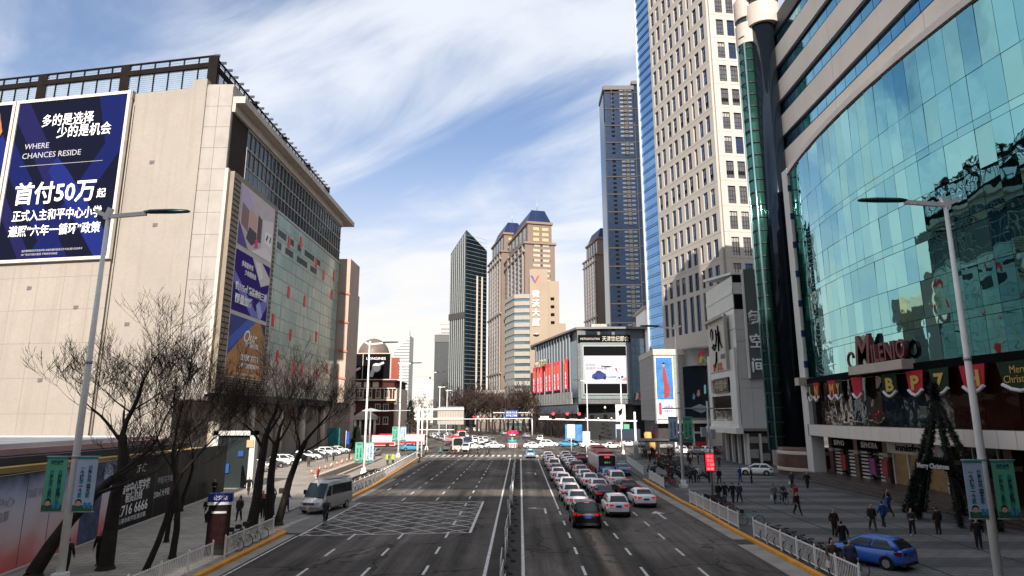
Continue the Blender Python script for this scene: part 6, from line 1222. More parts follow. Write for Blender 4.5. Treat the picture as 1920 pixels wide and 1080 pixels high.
def car(kind, x, y, rz, col, label, group, s=1.06, z=.006, cat=None):
    m = MODEL[kind]
    if kind not in USED: USED.add(kind); o = m; o.location = (x,y,z); o.rotation_euler = (0,0,rz); o.scale = (s,)*3; o['label'] = label; o['group'] = group; KIDS.setdefault(o.name, list(o.children))
    else: o = dup(m, (x,y,z), rz, label, group, s)
    o.scale = (s*rndc.uniform(.97,1.03), s*rndc.uniform(.93,1.05), s*rndc.uniform(.97,1.05))
    for ch in o.children if kind in USED else (): 
        if ch.name.startswith('body'): ch.material_slots[0].material = col; break
    if group not in (QG_, 'light blue taxis', 'cars driving away'):
        for ch in o.children:
            if ch.name.startswith(('tail_lamp','brake_lamp')): ch.material_slots[0].link = 'OBJECT'; ch.material_slots[0].material = tail_off
    return o
CN = {PW_:'white',PS:'silver',PK:'black',PB:'light blue',PD:'dark grey',PN:'navy',PG:'champagne',PR:'dark red'}
QG = 'cars queuing for the lights'
def queue(lane, x, ys_, kinds, cols):
    for i, (y, k, c) in enumerate(zip(ys_, kinds, cols)):
        car(k, x + rndq.uniform(-.15,.15), y, R(rndq.uniform(-1.2,1.2)), c, '%s %s, %s from the near end of the %s queue' % (CN[c], k, ORD[i], lane), QG)
rndq = random.Random(21)
queue('left', 4.95, [49.9,58.6,64.3,70.0,76.2,83,90.4,97.2,104.5,111,117.6], ['suv','sedan','hatchback','sedan','sedan','sedan','sedan','suv','hatchback','sedan','sedan'], [PK,PW_,PW_,PW_,PW_,PW_,PD,PW_,PW_,PW_,PW_])
queue('middle', 8.05, [55.0,63.4,69.2,75.4,81.2,87,93.0,99.5,106,112.2,118], ['hatchback','sedan','sedan','sedan','sedan','sedan','suv','sedan','sedan','sedan','hatchback'], [PW_,PK,PW_,PW_,PW_,PG,PN,PW_,PW_,PW_,PW_])
queue('right', 11.05, [60.6,68.6,75.2], ['sedan','sedan','suv'], [PW_,PK,PW_])
def taxi(x, y, rz, label, g='light blue taxis'):
    o = car('sedan', x, y, rz, PB, label, g); MB().box(-.35,.35,-.4,-.15,1.47,1.62).build('roof_sign', mat('taxi sign', (.3,.55,.7), .4, var=0), o); MB().box(-.93,.93,-2.2,2.2,.3,.52).build('silver_sill', PS, o); return o
taxi(10.9,80.8,0,'light blue taxi close behind the bus in the right queue'); taxi(14.1,90,R(-3),'light blue taxi between bus and right fence'); taxi(2.0,126,0,'light blue taxi alone in the left turn lane at the crossing'); taxi(14.2,112,R(-3),'light blue taxi right of the farther bus')
car('hatchback', 10.6, 113.5, 0, PR, 'dark red hatchback squeezed beside the farther bus', QG); car('sedan', 9.9, 119, R(4), PN, 'navy sedan at the head of the right queue', QG)
# ---- buses
bus_w = mat('bus white', (.58,.54,.52), .35, var=.05, coat=.3); bus_r = mat('bus red', (.42,.02,.03), .35, var=.08, coat=.3); bus_b = mat('bus advert blue', (.02,.10,.42), .4, var=.1)
def bus_model(label):
    o = thing('city_bus', label, 'bus', (0,0,0), 0, 'city buses'); w, L, h = 1.27, 5.5, 3.05
    def rr(y, i): return [(-w+i,y,.35+i),(w-i,y,.35+i),(w-i*.6,y,1.0),(w-i*.6,y,h-.3-i),(w-.25-i,y,h-i),(-w+.25+i,y,h-i),(-w+i*.6,y,h-.3-i),(-w+i*.6,y,1.0)]
    MB().loft([rr(-L,.1),rr(-L+.12,0),rr(L-.15,0),rr(L,.12)], smooth=False).build('body', bus_w, o)
    MB().box(-1.0,1.0,-4.6,-1.2,h,h+.28).box(-.95,.95,.4,3.0,h,h+.24).build('roof_unit', bus_r, o); MB().box(-1.2,1.2,-5.2,5.2,h-.01,h+.04).build('red_roof', bus_r, o)
    MB().box(-1.08,1.08,-L-.03,-L+.02,1.55,2.85).build('rear_window', carglass, o); MB().box(-1.15,1.15,-L-.03,-L+.02,.5,1.5).build('advert_panel', bus_b, o); MB().box(-.35,.35,-L-.05,-L,2.55,2.8).build('red_badge', mat('badge red', (.6,.03,.03), .4, var=0, emit=(1,.1,.1), es=.3), o)
    text('lettering', '中国移动欢迎您', .3, white_letter, o, (-.9,-L-.05,1.15), width=1.8, ext=.004); text('lettering', '5G新时代', .28, white_letter, o, (-.5,-L-.05,.8), width=1.0, ext=.004); text('route_number', '851', .3, mat('green led', (.05,.3,.1), .5, var=0, emit=(.2,1,.3), es=.3), o, (-.35,-L-.05,1.9), width=.7, ext=.004)
    for s in (1,-1):
        MB().box(s*w-.02*s-.012,s*w-.02*s+.035,-4.9,4.7,1.5,2.6).build('side_windows', carglass, o); MB().box(s*(w-.28)-.12,s*(w-.28)+.12,-L-.05,-L+.02,.42,.62).build('tail_lamp', tail, o); MB().box(s*w-.01,s*w+.012,-5.2,5.2,.5,1.2).build('side_stripe', bus_r, o)
        for y in (-3.4,3.3): MB().tube([(s*(w-.3),y,.5),(s*(w+.02),y,.5)], .5, 18).build('wheel', rubber, o)
    MB().box(-1.1,1.1,L-.03,L+.03,1.3,2.75).build('windscreen', carglass, o); MB().box(-.8,.8,L-.0,L+.05,2.72,2.95).build('destination_board', black, o)
    return o
b0 = bus_model('city bus with blue rear advert in the right queue'); b0.location = (11.35,90.4,.006)
dup(b0, (12.4,104.0,.006), R(-3), 'farther city bus ahead of the bus with the blue advert'); dup(b0, (-15.6,152,.006), R(196), 'dark fronted bus with red roof turning at the zebra crossing'); dup(b0, (-38,168,.006), R(98), 'red and white coach crossing in front of the brick building'); dup(b0, (-19.5,214,.006), R(188), 'red roofed bus coming down the far left lane'); dup(b0, (-31,176,.006), R(80), 'white coach passing the brick building corner')
# ---- minibus van on the left
vn = thing('minibus', 'silver high roof minibus parked facing us at the left driveway', 'van', (-16.75,56.6,.02), R(166))
vs = [(-2.7,1.0,2.5,.4),(-2.62,1.0,2.62,.35),(.9,1.0,2.66,.3),(1.25,.99,2.55,.3),(1.62,.98,1.95,.3),(1.98,.97,1.25,.3),(2.5,.93,1.05,.32),(2.72,.82,.85,.36),(2.76,.75,.6,.4)]
mb = MB(); rings = []
for (y,w,zt,zb) in vs:
    half = [(0,zb),(w*.92,zb),(w,zb+.15),(w,min(1.15,zt-.18)),(w*.93 if zt > 1.6 else w*.96,max(zt-.25,zb+.3)),(w*.8,zt-.06),(0,zt)]; rings.append([(x,y,z) for x,z in half]+[(-x,y,z) for x,z in half[-2:0:-1]])
mb.loft(rings); mb.build('body', carpaint('minibus silver',(.46,.45,.44),.2), vn)
MB().box(-.78,.78,-2.5,.9,2.63,2.7).build('roof_panel', carpaint('minibus roof',(.5,.5,.5)), vn)
MB().add([(-.86,1.30,2.36),(.86,1.30,2.36),(.93,1.99,1.3),(-.93,1.99,1.3),(-.84,1.36,2.36),(.84,1.36,2.36),(.91,2.04,1.3),(-.91,2.04,1.3)], [(4,7,6,5),(0,1,5,4),(3,7,6,2),(0,4,7,3),(1,2,6,5)]).build('windscreen', glass('minibus glass', (.04,.055,.06), .06, metal=.6), vn)
for s in (1,-1):
    MB().add([(s*1.012,1.7,1.35),(s*1.012,.95,1.35),(s*.99,.95,2.15),(s*.985,1.3,2.15)], [(0,1,2,3) if s < 0 else (3,2,1,0)]).build('cab_window', carglass, vn); MB().add([(s*1.014,.8,1.4),(s*1.014,-2.5,1.4),(s*.985,-2.5,2.2),(s*.985,.8,2.2)], [(0,1,2,3) if s < 0 else (3,2,1,0)]).build('side_window', carglass, vn)
    MB().add([(s*.9,2.62,.98),(s*.86,2.66,.72),(s*.52,2.79,.74),(s*.6,2.76,.95),(s*.93,2.4,1.08)], [(0,1,2,3),(0,3,4)]).build('headlamp', headl, vn); MB().obox((s*1.15,1.55,1.45),(.2,.16,.36)).build('mirror', trimk, vn)
    for y in (-1.75,1.85): ob('wheel', bpy.data.meshes['wheel'], vn, (s*.9,y,.34), scale=(1,1.06,1.06))
MB().box(-.5,.5,2.72,2.80,.76,.94).build('grille', mat('grille blue grey', (.03,.04,.09), .35, var=0), vn); MB().box(-.5,.5,2.79,2.815,.82,.84).box(-.5,.5,2.79,2.815,.88,.9).build('grille_bars', chrome, vn); MB().box(-.82,.82,2.7,2.83,.34,.62).build('bumper', carpaint('minibus bumper',(.22,.22,.215)), vn); MB().box(-.24,.24,2.83,2.85,.52,.65).build('number_plate', plate_y, vn)
# ---- blue hatchback, lower right, seen from behind
car('hatchback', 19.1, 36.6, R(36), PY, 'royal blue hatchback parked on the right plaza near the couple', None, 1.02, .12)
# white small car by the drum
car('hatchback', 32.0, 88.8, R(72), PW_, 'small white car parked beside the granite drum', None, 1.0, .12)
# ---- parked row in front of the mall
pc = [PW_,PS,PW_,PD,PW_,PW_,PK,PW_,PD,PW_,PW_,PG,PW_,PW_]
for i in range(13):
    y = 87.5+i*4.15; car(('sedan','suv','hatchback')[i % 3], -38.6+rndq.uniform(-.3,.3), y, R(-62+rndq.uniform(-2,2)), pc[i], '%s %s, %s from near end of the parked row under the mall' % (CN[pc[i]], ('sedan','suv','hatchback')[i % 3], ORD[i]), 'cars parked in front of the mall', 1.04, .12)
car('sedan', -29.2, 128.5, R(170), PS, 'silver sedan standing past the last cones', None, 1.04, .12)
# ---- traffic in the junction and beyond
JG = 'cars crossing the junction'
for i, (k,x,y,rz,c,l) in enumerate((('sedan',3.4,160,-95,PW_,'white sedan crossing alone right of the umbrella booth'),('suv',7.5,168,-100,PW_,'white suv behind the crossing white sedan'),('sedan',12.5,170,-110,PB,'light blue car right of the crossing white cars'),('suv',17.6,163,-75,PW_,'white suv turning before the shopping centre'),('sedan',22.5,160,-70,PW_,'white sedan turning nearest the farther bus'),('sedan',-6.2,160,-92,PW_,'white sedan left of the umbrella booth'),('sedan',-11.4,157,-98,PW_,'white sedan second left of the umbrella booth'),('sedan',-7.5,167,-85,PK,'black sedan behind the two white crossing sedans'),('sedan',-16.2,172,-70,PB,'light blue taxi nosing out behind the zebra walkers'),('suv',-12.3,147.5,178,PW_,'white suv facing us at the zebra crossing'),('suv',-16.5,150,176,PD,'dark suv facing us beside the turning bus'),('sedan',-25.5,150,-60,PB,'light blue taxi half hidden by the gantry pole'),('sedan',4.2,186,-80,PD,'dark grey sedan behind the umbrella booth'),('suv',6.5,205,170,PW_,'white suv approaching beyond the junction'),('sedan',14.5,176,-120,PK,'black sedan left of the shopping centre traffic'))):
    car(k,x,y,R(rz),c,l,JG,1.08)
n = 0
for i in range(8):
    for j in range(4):
        if (i*4+j) % 9 == 7: continue
        y = 182+i*9.5+rndq.uniform(-2,2); x = -8 - j*3.6 - (y-182)*.24 + rndq.uniform(-.4,.4); c = rndq.choice([PW_,PW_,PS,PK,PW_,PN,PW_]); k = rndq.choice(['sedan','suv','sedan','hatchback'])
        car(k, x, y, R(194+rndq.uniform(-4,4)), c, '%s %s, %s back in far oncoming lane %s from the kerb' % (CN[c], k, ORD[i], ORD[3-j]), 'oncoming cars beyond the junction', 1.08); n += 1
for i in range(9):
    y = 235+i*17; x = 1-(y-235)*.25+rndq.uniform(-2,2); c = rndq.choice([PW_,PR,PK,PS]); car('suv', x, y, R(14), c, '%s suv, %s of the cars driving away up the far road' % (CN[c], ORD[i]), 'cars driving away', 1.08)
for i in range(8):
    x = 24+i*3.1; y = 172+rndq.uniform(-1.5,1.5); c = rndq.choice([PW_,PK,PW_,PR]); car('sedan', x+2, y, R(rndq.uniform(-100,-80)), c, '%s sedan, %s from the left in the row before the dress poster' % (CN[c], ORD[i]), 'cars before the dress poster', 1.05)
for i in range(4): car('suv', 33.5+i*2.6, 135.5, R(5), (PW_,PS,PW_,PR)[i], '%s suv, %s from the left parked below the dark wall screen' % (CN[(PW_,PS,PW_,PR)[i]], ORD[i]), 'cars below the dark screen', 1.0, .12)
# ---- bicycles and scooters
tyre = mat('cycle tyre', (.015,.015,.015), .8, var=0)
def bike_model(col, name='bicycle'):
    o = thing(name, 'x', 'bicycle'); r = .33
    for y in (-.53,.53):
        w = MB(); w.tube([(0,y+r*math.cos(a),r+r*math.sin(a)) for a in [k*math.pi/9 for k in range(19)]], .022, 5, caps=False); wh_ = w.build('wheel', tyre, o)
        sp = MB()
        for k in range(6): a = k*math.pi/6; sp.bar((0,y-r*math.cos(a),r-r*math.sin(a)),(0,y+r*math.cos(a),r+r*math.sin(a)),.008)
        sp.build('spokes', grey_metal, wh_)
    f = MB()
    for a, b in (((0,-.53,r),(0,-.12,r-.02)),((0,-.12,r-.02),(0,-.26,.82)),((0,-.53,r),(0,-.24,.72)),((0,-.12,r-.02),(0,.36,.72)),((0,-.24,.7),(0,.36,.76)),((0,.53,r),(0,.34,.95))): f.tube([a,b], .024, 6)
    fo = f.build('frame', col, o); fo.material_slots[0].link = 'OBJECT'; fo.material_slots[0].material = col
    MB().tube([(-.28,.24,1.02),(-.2,.34,1.0),(.2,.34,1.0),(.28,.24,1.02)], .016, 6).build('handlebar', dark_metal, o); MB().loft([[(-.09,-.38,.86),(.09,-.38,.86),(.09,-.38,.91),(-.09,-.38,.91)],[(-.03,-.1,.87),(.03,-.1,.87),(.03,-.1,.9),(-.03,-.1,.9)]]).build('saddle', rubber, o)
    MB().box(-.16,.16,.42,.66,.78,.8).box(-.16,-.15,.42,.66,.8,.98).box(.15,.16,.42,.66,.8,.98).box(-.16,.16,.65,.66,.8,.98).box(-.16,.16,.42,.43,.8,.98).build('basket', dark_metal, o); MB().tube([(-.14,-.12,r-.1),(.14,-.12,r+.06)], .015, 5).build('pedals', dark_metal, o)
    return o
by = mat('bike yellow', (.55,.32,.02), .4, var=0); bt1 = mat('bike teal', (.05,.38,.36), .4, var=0); bk = mat('bike black', (.02,.02,.022), .4, var=0); brd = mat('bike red', (.30,.03,.03), .4, var=0); bbl = mat('bike blue', (.02,.09,.36), .4, var=0)
BK = bike_model(bk); ub = [False]
def bike(x, y, rz, col, label, group=None, z=.12, tilt=0.):
    if not ub[0]: ub[0] = True; o = BK; o.location = (x,y,z); o.rotation_euler = (0,0,rz); o['label'] = label; KIDS.setdefault(o.name, list(o.children))
    else: o = dup(BK, (x,y,z), rz, label, group)
    if group: o['group'] = group
    o.rotation_euler = (0,R(tilt),rz); o.scale = (1.1,)*3
    for ch in o.children:
        if ch.name.startswith('frame'): ch.material_slots[0].material = col
    return o
bike(16.9,48.6,R(75),bt1,'teal and white shared bicycle standing alone by the fence gap')
for i in range(9): bike(16.35, 33.6+i*1.15, R(78+(i*37)%17), bk, '%s dark bicycle from the near end behind the right fence' % ORD[i], 'dark bicycles behind the right fence')
for i in range(6): bike(16.5+.1*i, 52.2+i*1.2, R(70+(i*29)%19), (bk,brd,bk,bk,brd,bk)[i], '%s bicycle from the near end behind the middle right fence' % ORD[i], 'bicycles behind the middle right fence')
for i in range(5): bike(17.1, 73.5+i*1.0, R(60+(i*23)%25), brd, '%s red bicycle from the near end beside the right lamp' % ORD[i], 'red bicycles beside the lamp')
bike(-17.9,63.6,R(15),by,'yellow shared bicycle in front of the left fence end'); bike(-17.2,64.3,R(20),bk,'dark bicycle beside the yellow one at the left fence end')
for i in range(22): bike(-18.0-.02*i, 67+i*.85, R(62+(i*31)%20), bk if i % 5 else by, '%s shared bicycle from the near end behind the long left fence' % ORD[i], 'shared bicycles behind the left fence')
for i in range(4): bike(-17.3, 39.5+i*1.15, R(76+i*5), bk, '%s bicycle from the near end behind the left picket fence' % ORD[i], 'bicycles behind the near left fence')
def scooter_model():
    o = thing('scooter', 'x', 'scooter')
    for y in (-.55,.55): MB().tube([(-.05,y,.22),(.05,y,.22)], .22, 14).build('wheel', tyre, o)
    MB().loft([[(-.14,-.75,.55),(.14,-.75,.55),(.12,-.75,.72),(-.12,-.75,.72)],[(-.18,-.4,.3),(.18,-.4,.3),(.17,-.4,.74),(-.17,-.4,.74)],[(-.16,.0,.25),(.16,.0,.25),(.15,0,.72),(-.15,0,.72)],[(-.15,.1,.25),(.15,.1,.25),(.13,.1,.34),(-.13,.1,.34)],[(-.15,.4,.25),(.15,.4,.25),(.13,.38,.36),(-.13,.38,.36)],[(-.2,.52,.3),(.2,.52,.3),(.18,.42,.95),(-.18,.42,.95)]]).build('body', mat('scooter shell', (.03,.03,.035), .35, var=.3, scale=1.5), o)
    MB().loft([[(-.13,-.72,.74),(.13,-.72,.74),(.12,-.7,.84),(-.12,-.7,.84)],[(-.15,.0,.72),(.15,.0,.72),(.12,-.02,.8),(-.12,-.02,.8)]]).build('seat', rubber, o); MB().tube([(-.33,.36,1.05),(0,.44,1.0),(.33,.36,1.05)], .02, 6).build('handlebar', dark_metal, o); MB().box(-.07,.07,.5,.56,.82,.95).build('headlamp', headl, o); MB().box(-.16,.16,-1.0,-.72,.7,1.0).build('top_box', mat('scooter box', (.05,.045,.045), .5, var=.3, scale=2), o)
    return o
SC = scooter_model(); us = [False]
def scooter(x, y, rz, label, group=None, z=.12):
    if not us[0]: us[0] = True; o = SC; o.location = (x,y,z); o.rotation_euler = (0,0,rz); o['label'] = label; KIDS.setdefault(o.name, list(o.children))
    else: o = dup(SC, (x,y,z), rz, label, group)
    if group: o['group'] = group
    return o
for r in range(2):
    for i in range(13): scooter(21.3+r*2.3+i*.11+rndq.uniform(-.2,.2), 84+i*1.9+rndq.uniform(-.3,.3), R(70+rndq.uniform(-12,12)+180*r), '%s scooter from the near end of the %s parked scooter row' % (ORD[i], ('left','right')[r]), 'parked scooters on the right pavement')
scooter(18.6,92.5,R(40),'scooter parked behind the right fence end'); scooter(17.0,59.6,R(80),'white trimmed scooter parked behind the middle right fence'); scooter(17.2,58.3,R(65),'second scooter behind the middle right fence')
# ================================================================= trees
bark = mat('dark bark', (.030,.024,.020), .95, var=.35, scale=3, fine=.2, bump=.6); twig = mat('bare twig', (.024,.018,.015), .9, var=.2, scale=2)
def tree_mesh(seed, H, lean=(0,0), spread=1.0, fork=.36, r0=.26, f1=.5, maxd=6, rmin=.0105):
    """H = length of the trunk below the fork over fork; f1 = first limbs relative to the trunk"""
    rg = random.Random(seed); tr = MB(); tw = MB(); cnt = [0]
    def grow(p, d, L, r, depth):
        n = 4 if depth < 2 else 3; pts = [p]; rs = [r]; q = p.copy(); dd = d.copy()
        for i in range(n):
            dd = (dd + Vector((rg.gauss(0,.13),rg.gauss(0,.13),rg.gauss(.05,.09)+(.05 if depth > 2 else 0)))).normalized(); q = q + dd*(L/n); pts.append(q.copy()); rs.append(r*(1-.42*(i+1)/n))
        (tr if depth < 3 else tw).tube(pts, rs, 8 if depth == 0 else 6 if depth < 2 else 4 if depth < 3 else 3, caps=False); cnt[0] += 1
        if depth >= maxd: return
        k = (rg.choice((3,4)) if depth == 0 else rg.choice((3,3,4)) if depth < 3 else rg.choice((2,3,3,4)) if depth < 5 else rg.choice((2,3,3)))
        for c in range(k):
            t = 1.0 if c == 0 else rg.uniform(.35 if depth else .78, 1.0); i = min(int(t*n), n-1); b = pts[i].lerp(pts[i+1], t*n-i); rb = rs[i]*(1-.3)
            ax = Vector((rg.gauss(0,1),rg.gauss(0,1),0)); ax = ax.normalized() if ax.length > 1e-4 else Vector((1,0,0)); s = math.tan(R(rg.uniform(22,52)*spread if c else rg.uniform(6,22)))
            nd = (dd + ax*s + Vector((0,0,.12 if depth > 1 else 0))).normalized(); fl = (.74 if c == 0 else rg.uniform(.55,.8))
            grow(b, nd, L*fl*(f1/.62 if depth == 0 else 1), max(rb*(.78 if c == 0 else rg.uniform(.45,.66)), rmin), depth+1)
    base = Vector((0,0,-.05)); d0 = Vector((lean[0],lean[1],1)).normalized()
    tr.tube([base, base+Vector((0,0,.25))], [r0*1.5,r0*1.12], 8, caps=False)
    grow(Vector((0,0,.15)), d0, H*fork, r0*1.1, 0)
    return tr, tw
def tree_thing(name, label, loc, seed, H, group='bare street trees', **k):
    tr, tw = tree_mesh(seed, H, **k); o = thing(name, label, 'tree', loc, 0, group); tr.build('trunk', bark, o); tw.build('crown', twig if k.get('rmin', 0) < .04 else mat('far red brown twig', (.05,.032,.026), .9, var=.2, scale=.3), o); return o
TG = 'bare trees on the left pavement'
tree_thing('bare_tree', 'thick leaning bare tree nearest the left picture corner', (-24.3,33.2,.12), 3, 5.4, TG, lean=(.34,.1), fork=1, r0=.34, spread=1.15, f1=.42, maxd=6)
tree_thing('bare_tree', 'large bare tree spreading before the beige wall', (-21.7,34.8,.12), 12, 7.0, TG, lean=(.14,.08), fork=1, r0=.36, f1=.40, spread=1.1, maxd=7)
tree_thing('bare_tree', 'slender bare tree right of the large spreading one', (-19.4,34.6,.12), 23, 5.0, TG, lean=(.12,.12), fork=1, r0=.16, f1=.40)
tree_thing('bare_tree', 'thin bare tree with bent limb left of the shelter totem', (-19.6,37.4,.12), 37, 5.6, TG, lean=(.06,.1), fork=1, r0=.18, f1=.46, maxd=7)
tree_thing('bare_tree', 'small bare tree beside the hoarding foot', (-22.5,42.0,.12), 41, 4.2, TG, lean=(.1,.0), fork=1, r0=.14, f1=.5)
tree_thing('bare_tree', 'left of three dark trunks before the minibus', (-19.4,47.6,.12), 52, 6.4, TG, lean=(.06,.1), fork=1, r0=.38, f1=.34, spread=1.2, maxd=7)
tree_thing('bare_tree', 'middle of three dark trunks before the minibus', (-18.6,48.8,.12), 63, 6.0, TG, lean=(.02,.05), fork=1, r0=.34, f1=.34, spread=1.2)
tB = tree_thing('bare_tree', 'right leaning trunk of the three before the minibus', (-18.0,49.0,.12), 74, 6.2, TG, lean=(.17,.05), fork=1, r0=.28, f1=.32, spread=1.2, maxd=7)
tree_thing('bare_tree', 'bare tree behind the hoarding below the beige wall', (-28.5,55,.12), 85, 4.5, TG, lean=(.0,.0), fork=1, r0=.16, f1=.5)
far_t = tree_thing('bare_tree', 'tall bare tree beside the smoky glass block', (-41,262,.1), 91, 5.5, 'bare trees beyond the junction', fork=1, r0=.4, f1=.75, maxd=5, rmin=.05, spread=1.2)
ft2 = tree_thing('bare_tree', 'first bare tree from the left in the row below the towers', (-31,275,.1), 95, 3.4, 'bare trees beyond the junction', fork=1, r0=.34, f1=.85, maxd=5, rmin=.055, spread=1.4)
rgt = random.Random(4)
for i in range(1, 24): dup(ft2, (-31+i*1.75+rgt.uniform(-.6,.6), 287-i*1.0+rgt.uniform(-5,5), .1), rgt.uniform(0,6), ORD[i] + ' bare tree from the left in the row below the towers', scale=rgt.uniform(1.35,1.9))
for i in range(7): dup(ft2, (9.5+i*1.2, 262-i*7, .1), rgt.uniform(0,6), ORD[i] + ' bare tree back from the blue picture board on the right verge', scale=rgt.uniform(.8,1.0))
for i in range(5): dup(ft2, (-42-i*6, 246+i*4, .1), rgt.uniform(0,6), ORD[i] + ' bare tree from the right behind the brick building corner', scale=rgt.uniform(.8,1.0))
for i in range(4): dup(ft2, (-34.5+i*.4, 205+i*9, .1), rgt.uniform(0,6), ORD[i] + ' bare tree back along the far left kerb past the junction', scale=rgt.uniform(.55,.7))
# dark evergreen
cyp = mat('dark conifer', (.012,.022,.014), .9, var=.4, scale=2)
def conifer(label, loc, H, w):
    o = thing('conifer', label, 'tree', loc, 0, 'dark conifers'); rg2 = random.Random(int(loc[0]*7)+99); mb = MB()
    for i in range(2600):
        t = rg2.random()**.8; z = H*(.08+.92*t); r = w*(1-t)*(.6+.4*rg2.random())*(1+.25*math.sin(z*3)); a = rg2.random()*6.283; p = Vector((r*math.cos(a),r*math.sin(a),z)); d = Vector((math.cos(a),math.sin(a),-.35+rg2.gauss(0,.3))).normalized(); u = d.orthogonal().normalized()*.16; L = rg2.uniform(.4,.8); mb.add([p-u,p+u,p+d*L], [(0,1,2)])
    mb.build('crown', cyp, o); MB().tube([(0,0,0),(0,0,H*.9)], [.2,.04], 7).build('trunk', bark, o); return o
conifer('tall dark conifer right of the brick building', (-50,268,.1), 20, 4.2); conifer('shorter dark conifer beside the tall one', (-45,262,.1), 14, 3.6); conifer('small dark conifer beside the blue flag', (-36.6,143.5,.1), 5.5, 1.6)
# clipped hedge planters at the brick building
# ================================================================= people
skin = mat('skin', (.42,.27,.20), .55, var=.05); hair_m = mat('dark hair', (.012,.010,.010), .5, var=0); shoe = mat('dark shoe', (.02,.018,.018), .5, var=0); shoew = mat('pale shoe', (.5,.48,.46), .5, var=0)
cl_ = lambda n, c: mat('cloth ' + n, c, .85, var=.15, scale=5, space='O')
CK, CD, CB, CRd, CW, CT, CG, CBr, CP, CY, CJ = cl_('black',(.014,.013,.014)), cl_('charcoal',(.04,.04,.043)), cl_('blue',(.02,.06,.26)), cl_('red',(.30,.02,.03)), cl_('white',(.55,.53,.5)), cl_('teal',(.03,.24,.22)), cl_('grey',(.14,.14,.145)), cl_('brown',(.09,.055,.035)), cl_('plum',(.10,.02,.07)), cl_('hi-vis',(.35,.5,.06)), cl_('jeans',(.03,.045,.09))
CKV = [CK, cl_('ink navy',(.014,.016,.03)), cl_('umber black',(.03,.02,.015)), cl_('olive black',(.022,.024,.016)), cl_('slate',(.05,.052,.06))]
def person_mesh(name, pose, coat=0.):
    """one continuous skinned body; pose gives the joints"""
    J = pose; V = []; E = []; Rr = []
    def v(p, r): V.append(p); Rr.append(r); return len(V)-1
    def chain(s, seq):
        for p, r in seq: k = v(p, r); E.append((s, k)); s = k
        return s
    root = v((0,0,.93), (.185,.14)); ch = chain(root, [((0,.0,1.1),(.19,.14)),((0,.01,1.28),(.215,.15)),((0,.0,1.42),(.19,.12))])
    nk = chain(ch, [((0,.01,1.50),(.055,.055)),((0,.03,1.58),(.07,.085)),((0,.035,1.66),(.082,.1)),((0,.03,1.74),(.06,.07))])
    for s in ('l','r'):
        sg = -1 if s == 'l' else 1; a = J['arm_'+s]
        chain(ch, [((sg*.19,0,1.40),(.09,.09)),(a[0],(.075,.075)),(a[1],(.058,.058)),(a[2],(.034,.042))])
        l = J['leg_'+s]; chain(root, [((sg*.09,0,.86),(.115,.115)),(l[0],(.085,.088)),(l[1],(.058,.06)),(l[2],(.042,.038))])
    me = bpy.data.meshes.new('pt'); me.from_pydata(V, E, []); o = bpy.data.objects.new('pt', me); TMP.collection.objects.link(o)
    sk = o.modifiers.new('s', 'SKIN'); sk.use_smooth_shade = True; ss = o.modifiers.new('u', 'SUBSURF'); ss.levels = 1
    for i, d in enumerate(me.skin_vertices[0].data): d.radius = Rr[i]; d.use_root = (i == 0)
    TMP.view_layers[0].update(); out = bpy.data.meshes.new_from_object(o.evaluated_get(TMP.view_layers[0].depsgraph)); bpy.data.objects.remove(o); bpy.data.meshes.remove(me)
    out.name = name; bm = bmesh.new(); bm.from_mesh(out)
    # coat hem: widen the hips
    hem = J.get('hem', .8)
    hands = [Vector(J['arm_l'][2]), Vector(J['arm_r'][2])]
    # nose, ears and fingers
    def tub(a, b, r, n=5):
        a, b = Vector(a), Vector(b); d = (b-a).normalized(); x = d.orthogonal().normalized(); y = d.cross(x); vs = [[bm.verts.new(p+(x*math.cos(6.283*k/n)+y*math.sin(6.283*k/n))*rr) for k in range(n)] for p, rr in ((a,r),(a.lerp(b,.6),r*.95),(b,r*.6))]
        for i in range(2):
            for k in range(n): bm.faces.new((vs[i][k],vs[i][(k+1)%n],vs[i+1][(k+1)%n],vs[i+1][k]))
        bm.faces.new(vs[2])
    for s in ('l','r'):
        sg = -1 if s == 'l' else 1; h = Vector(J['arm_'+s][2]); e = Vector(J['arm_'+s][1]); d = (h-e).normalized(); side = Vector((0,1,0)) - d*d.y; side = side.normalized() if side.length > .1 else Vector((1,0,0))
        for k, L in enumerate((.07,.08,.075,.06)): o_ = side*(-.03+.02*k); tub(h+o_+d*.02, h+o_+d*(.03+L)+Vector((-sg*.015,0,0)), .0095)
        tub(h+side*.035, h+side*.06+d*.05, .011)
    bm.normal_update(); bm.to_mesh(out); bm.free()
    mats = [skin, hair_m, CK, CD, shoe]; out.materials.clear()
    for m in mats: out.materials.append(m)
    idx = []
    for p in out.polygons:
        c = p.center; hd = min((c-h).length for h in hands)
        if c.z > 1.49: i = 1 if (c.z > 1.715 or (c.y < .015 and c.z > 1.54)) else 0
        elif hd < .13: i = 0
        elif c.z > hem or (abs(c.x) > .2 and c.z > .7): i = 2
        elif c.z > .1: i = 3
        else: i = 4
        idx.append(i)
    out.polygons.foreach_set('material_index', idx); out.polygons.foreach_set('use_smooth', [True]*len(idx)); out.update(); return out
def arm(sg, sw, out=.06): return [(sg*.28,-.05*1+sw*.14,1.15),(sg*(.28+out*.4),sw*.3+.04,.92),(sg*(.27+out*.4),sw*.38+.08,.83)]
def leg(sg, st): return [(sg*.095,st*.16+.02,.5),(sg*.09,st*.34 - (.06 if st < 0 else 0),.09+(.07 if st < -.5 else 0)),(sg*.1,st*.34+.14,.04+(.02 if st < -.5 else 0))]
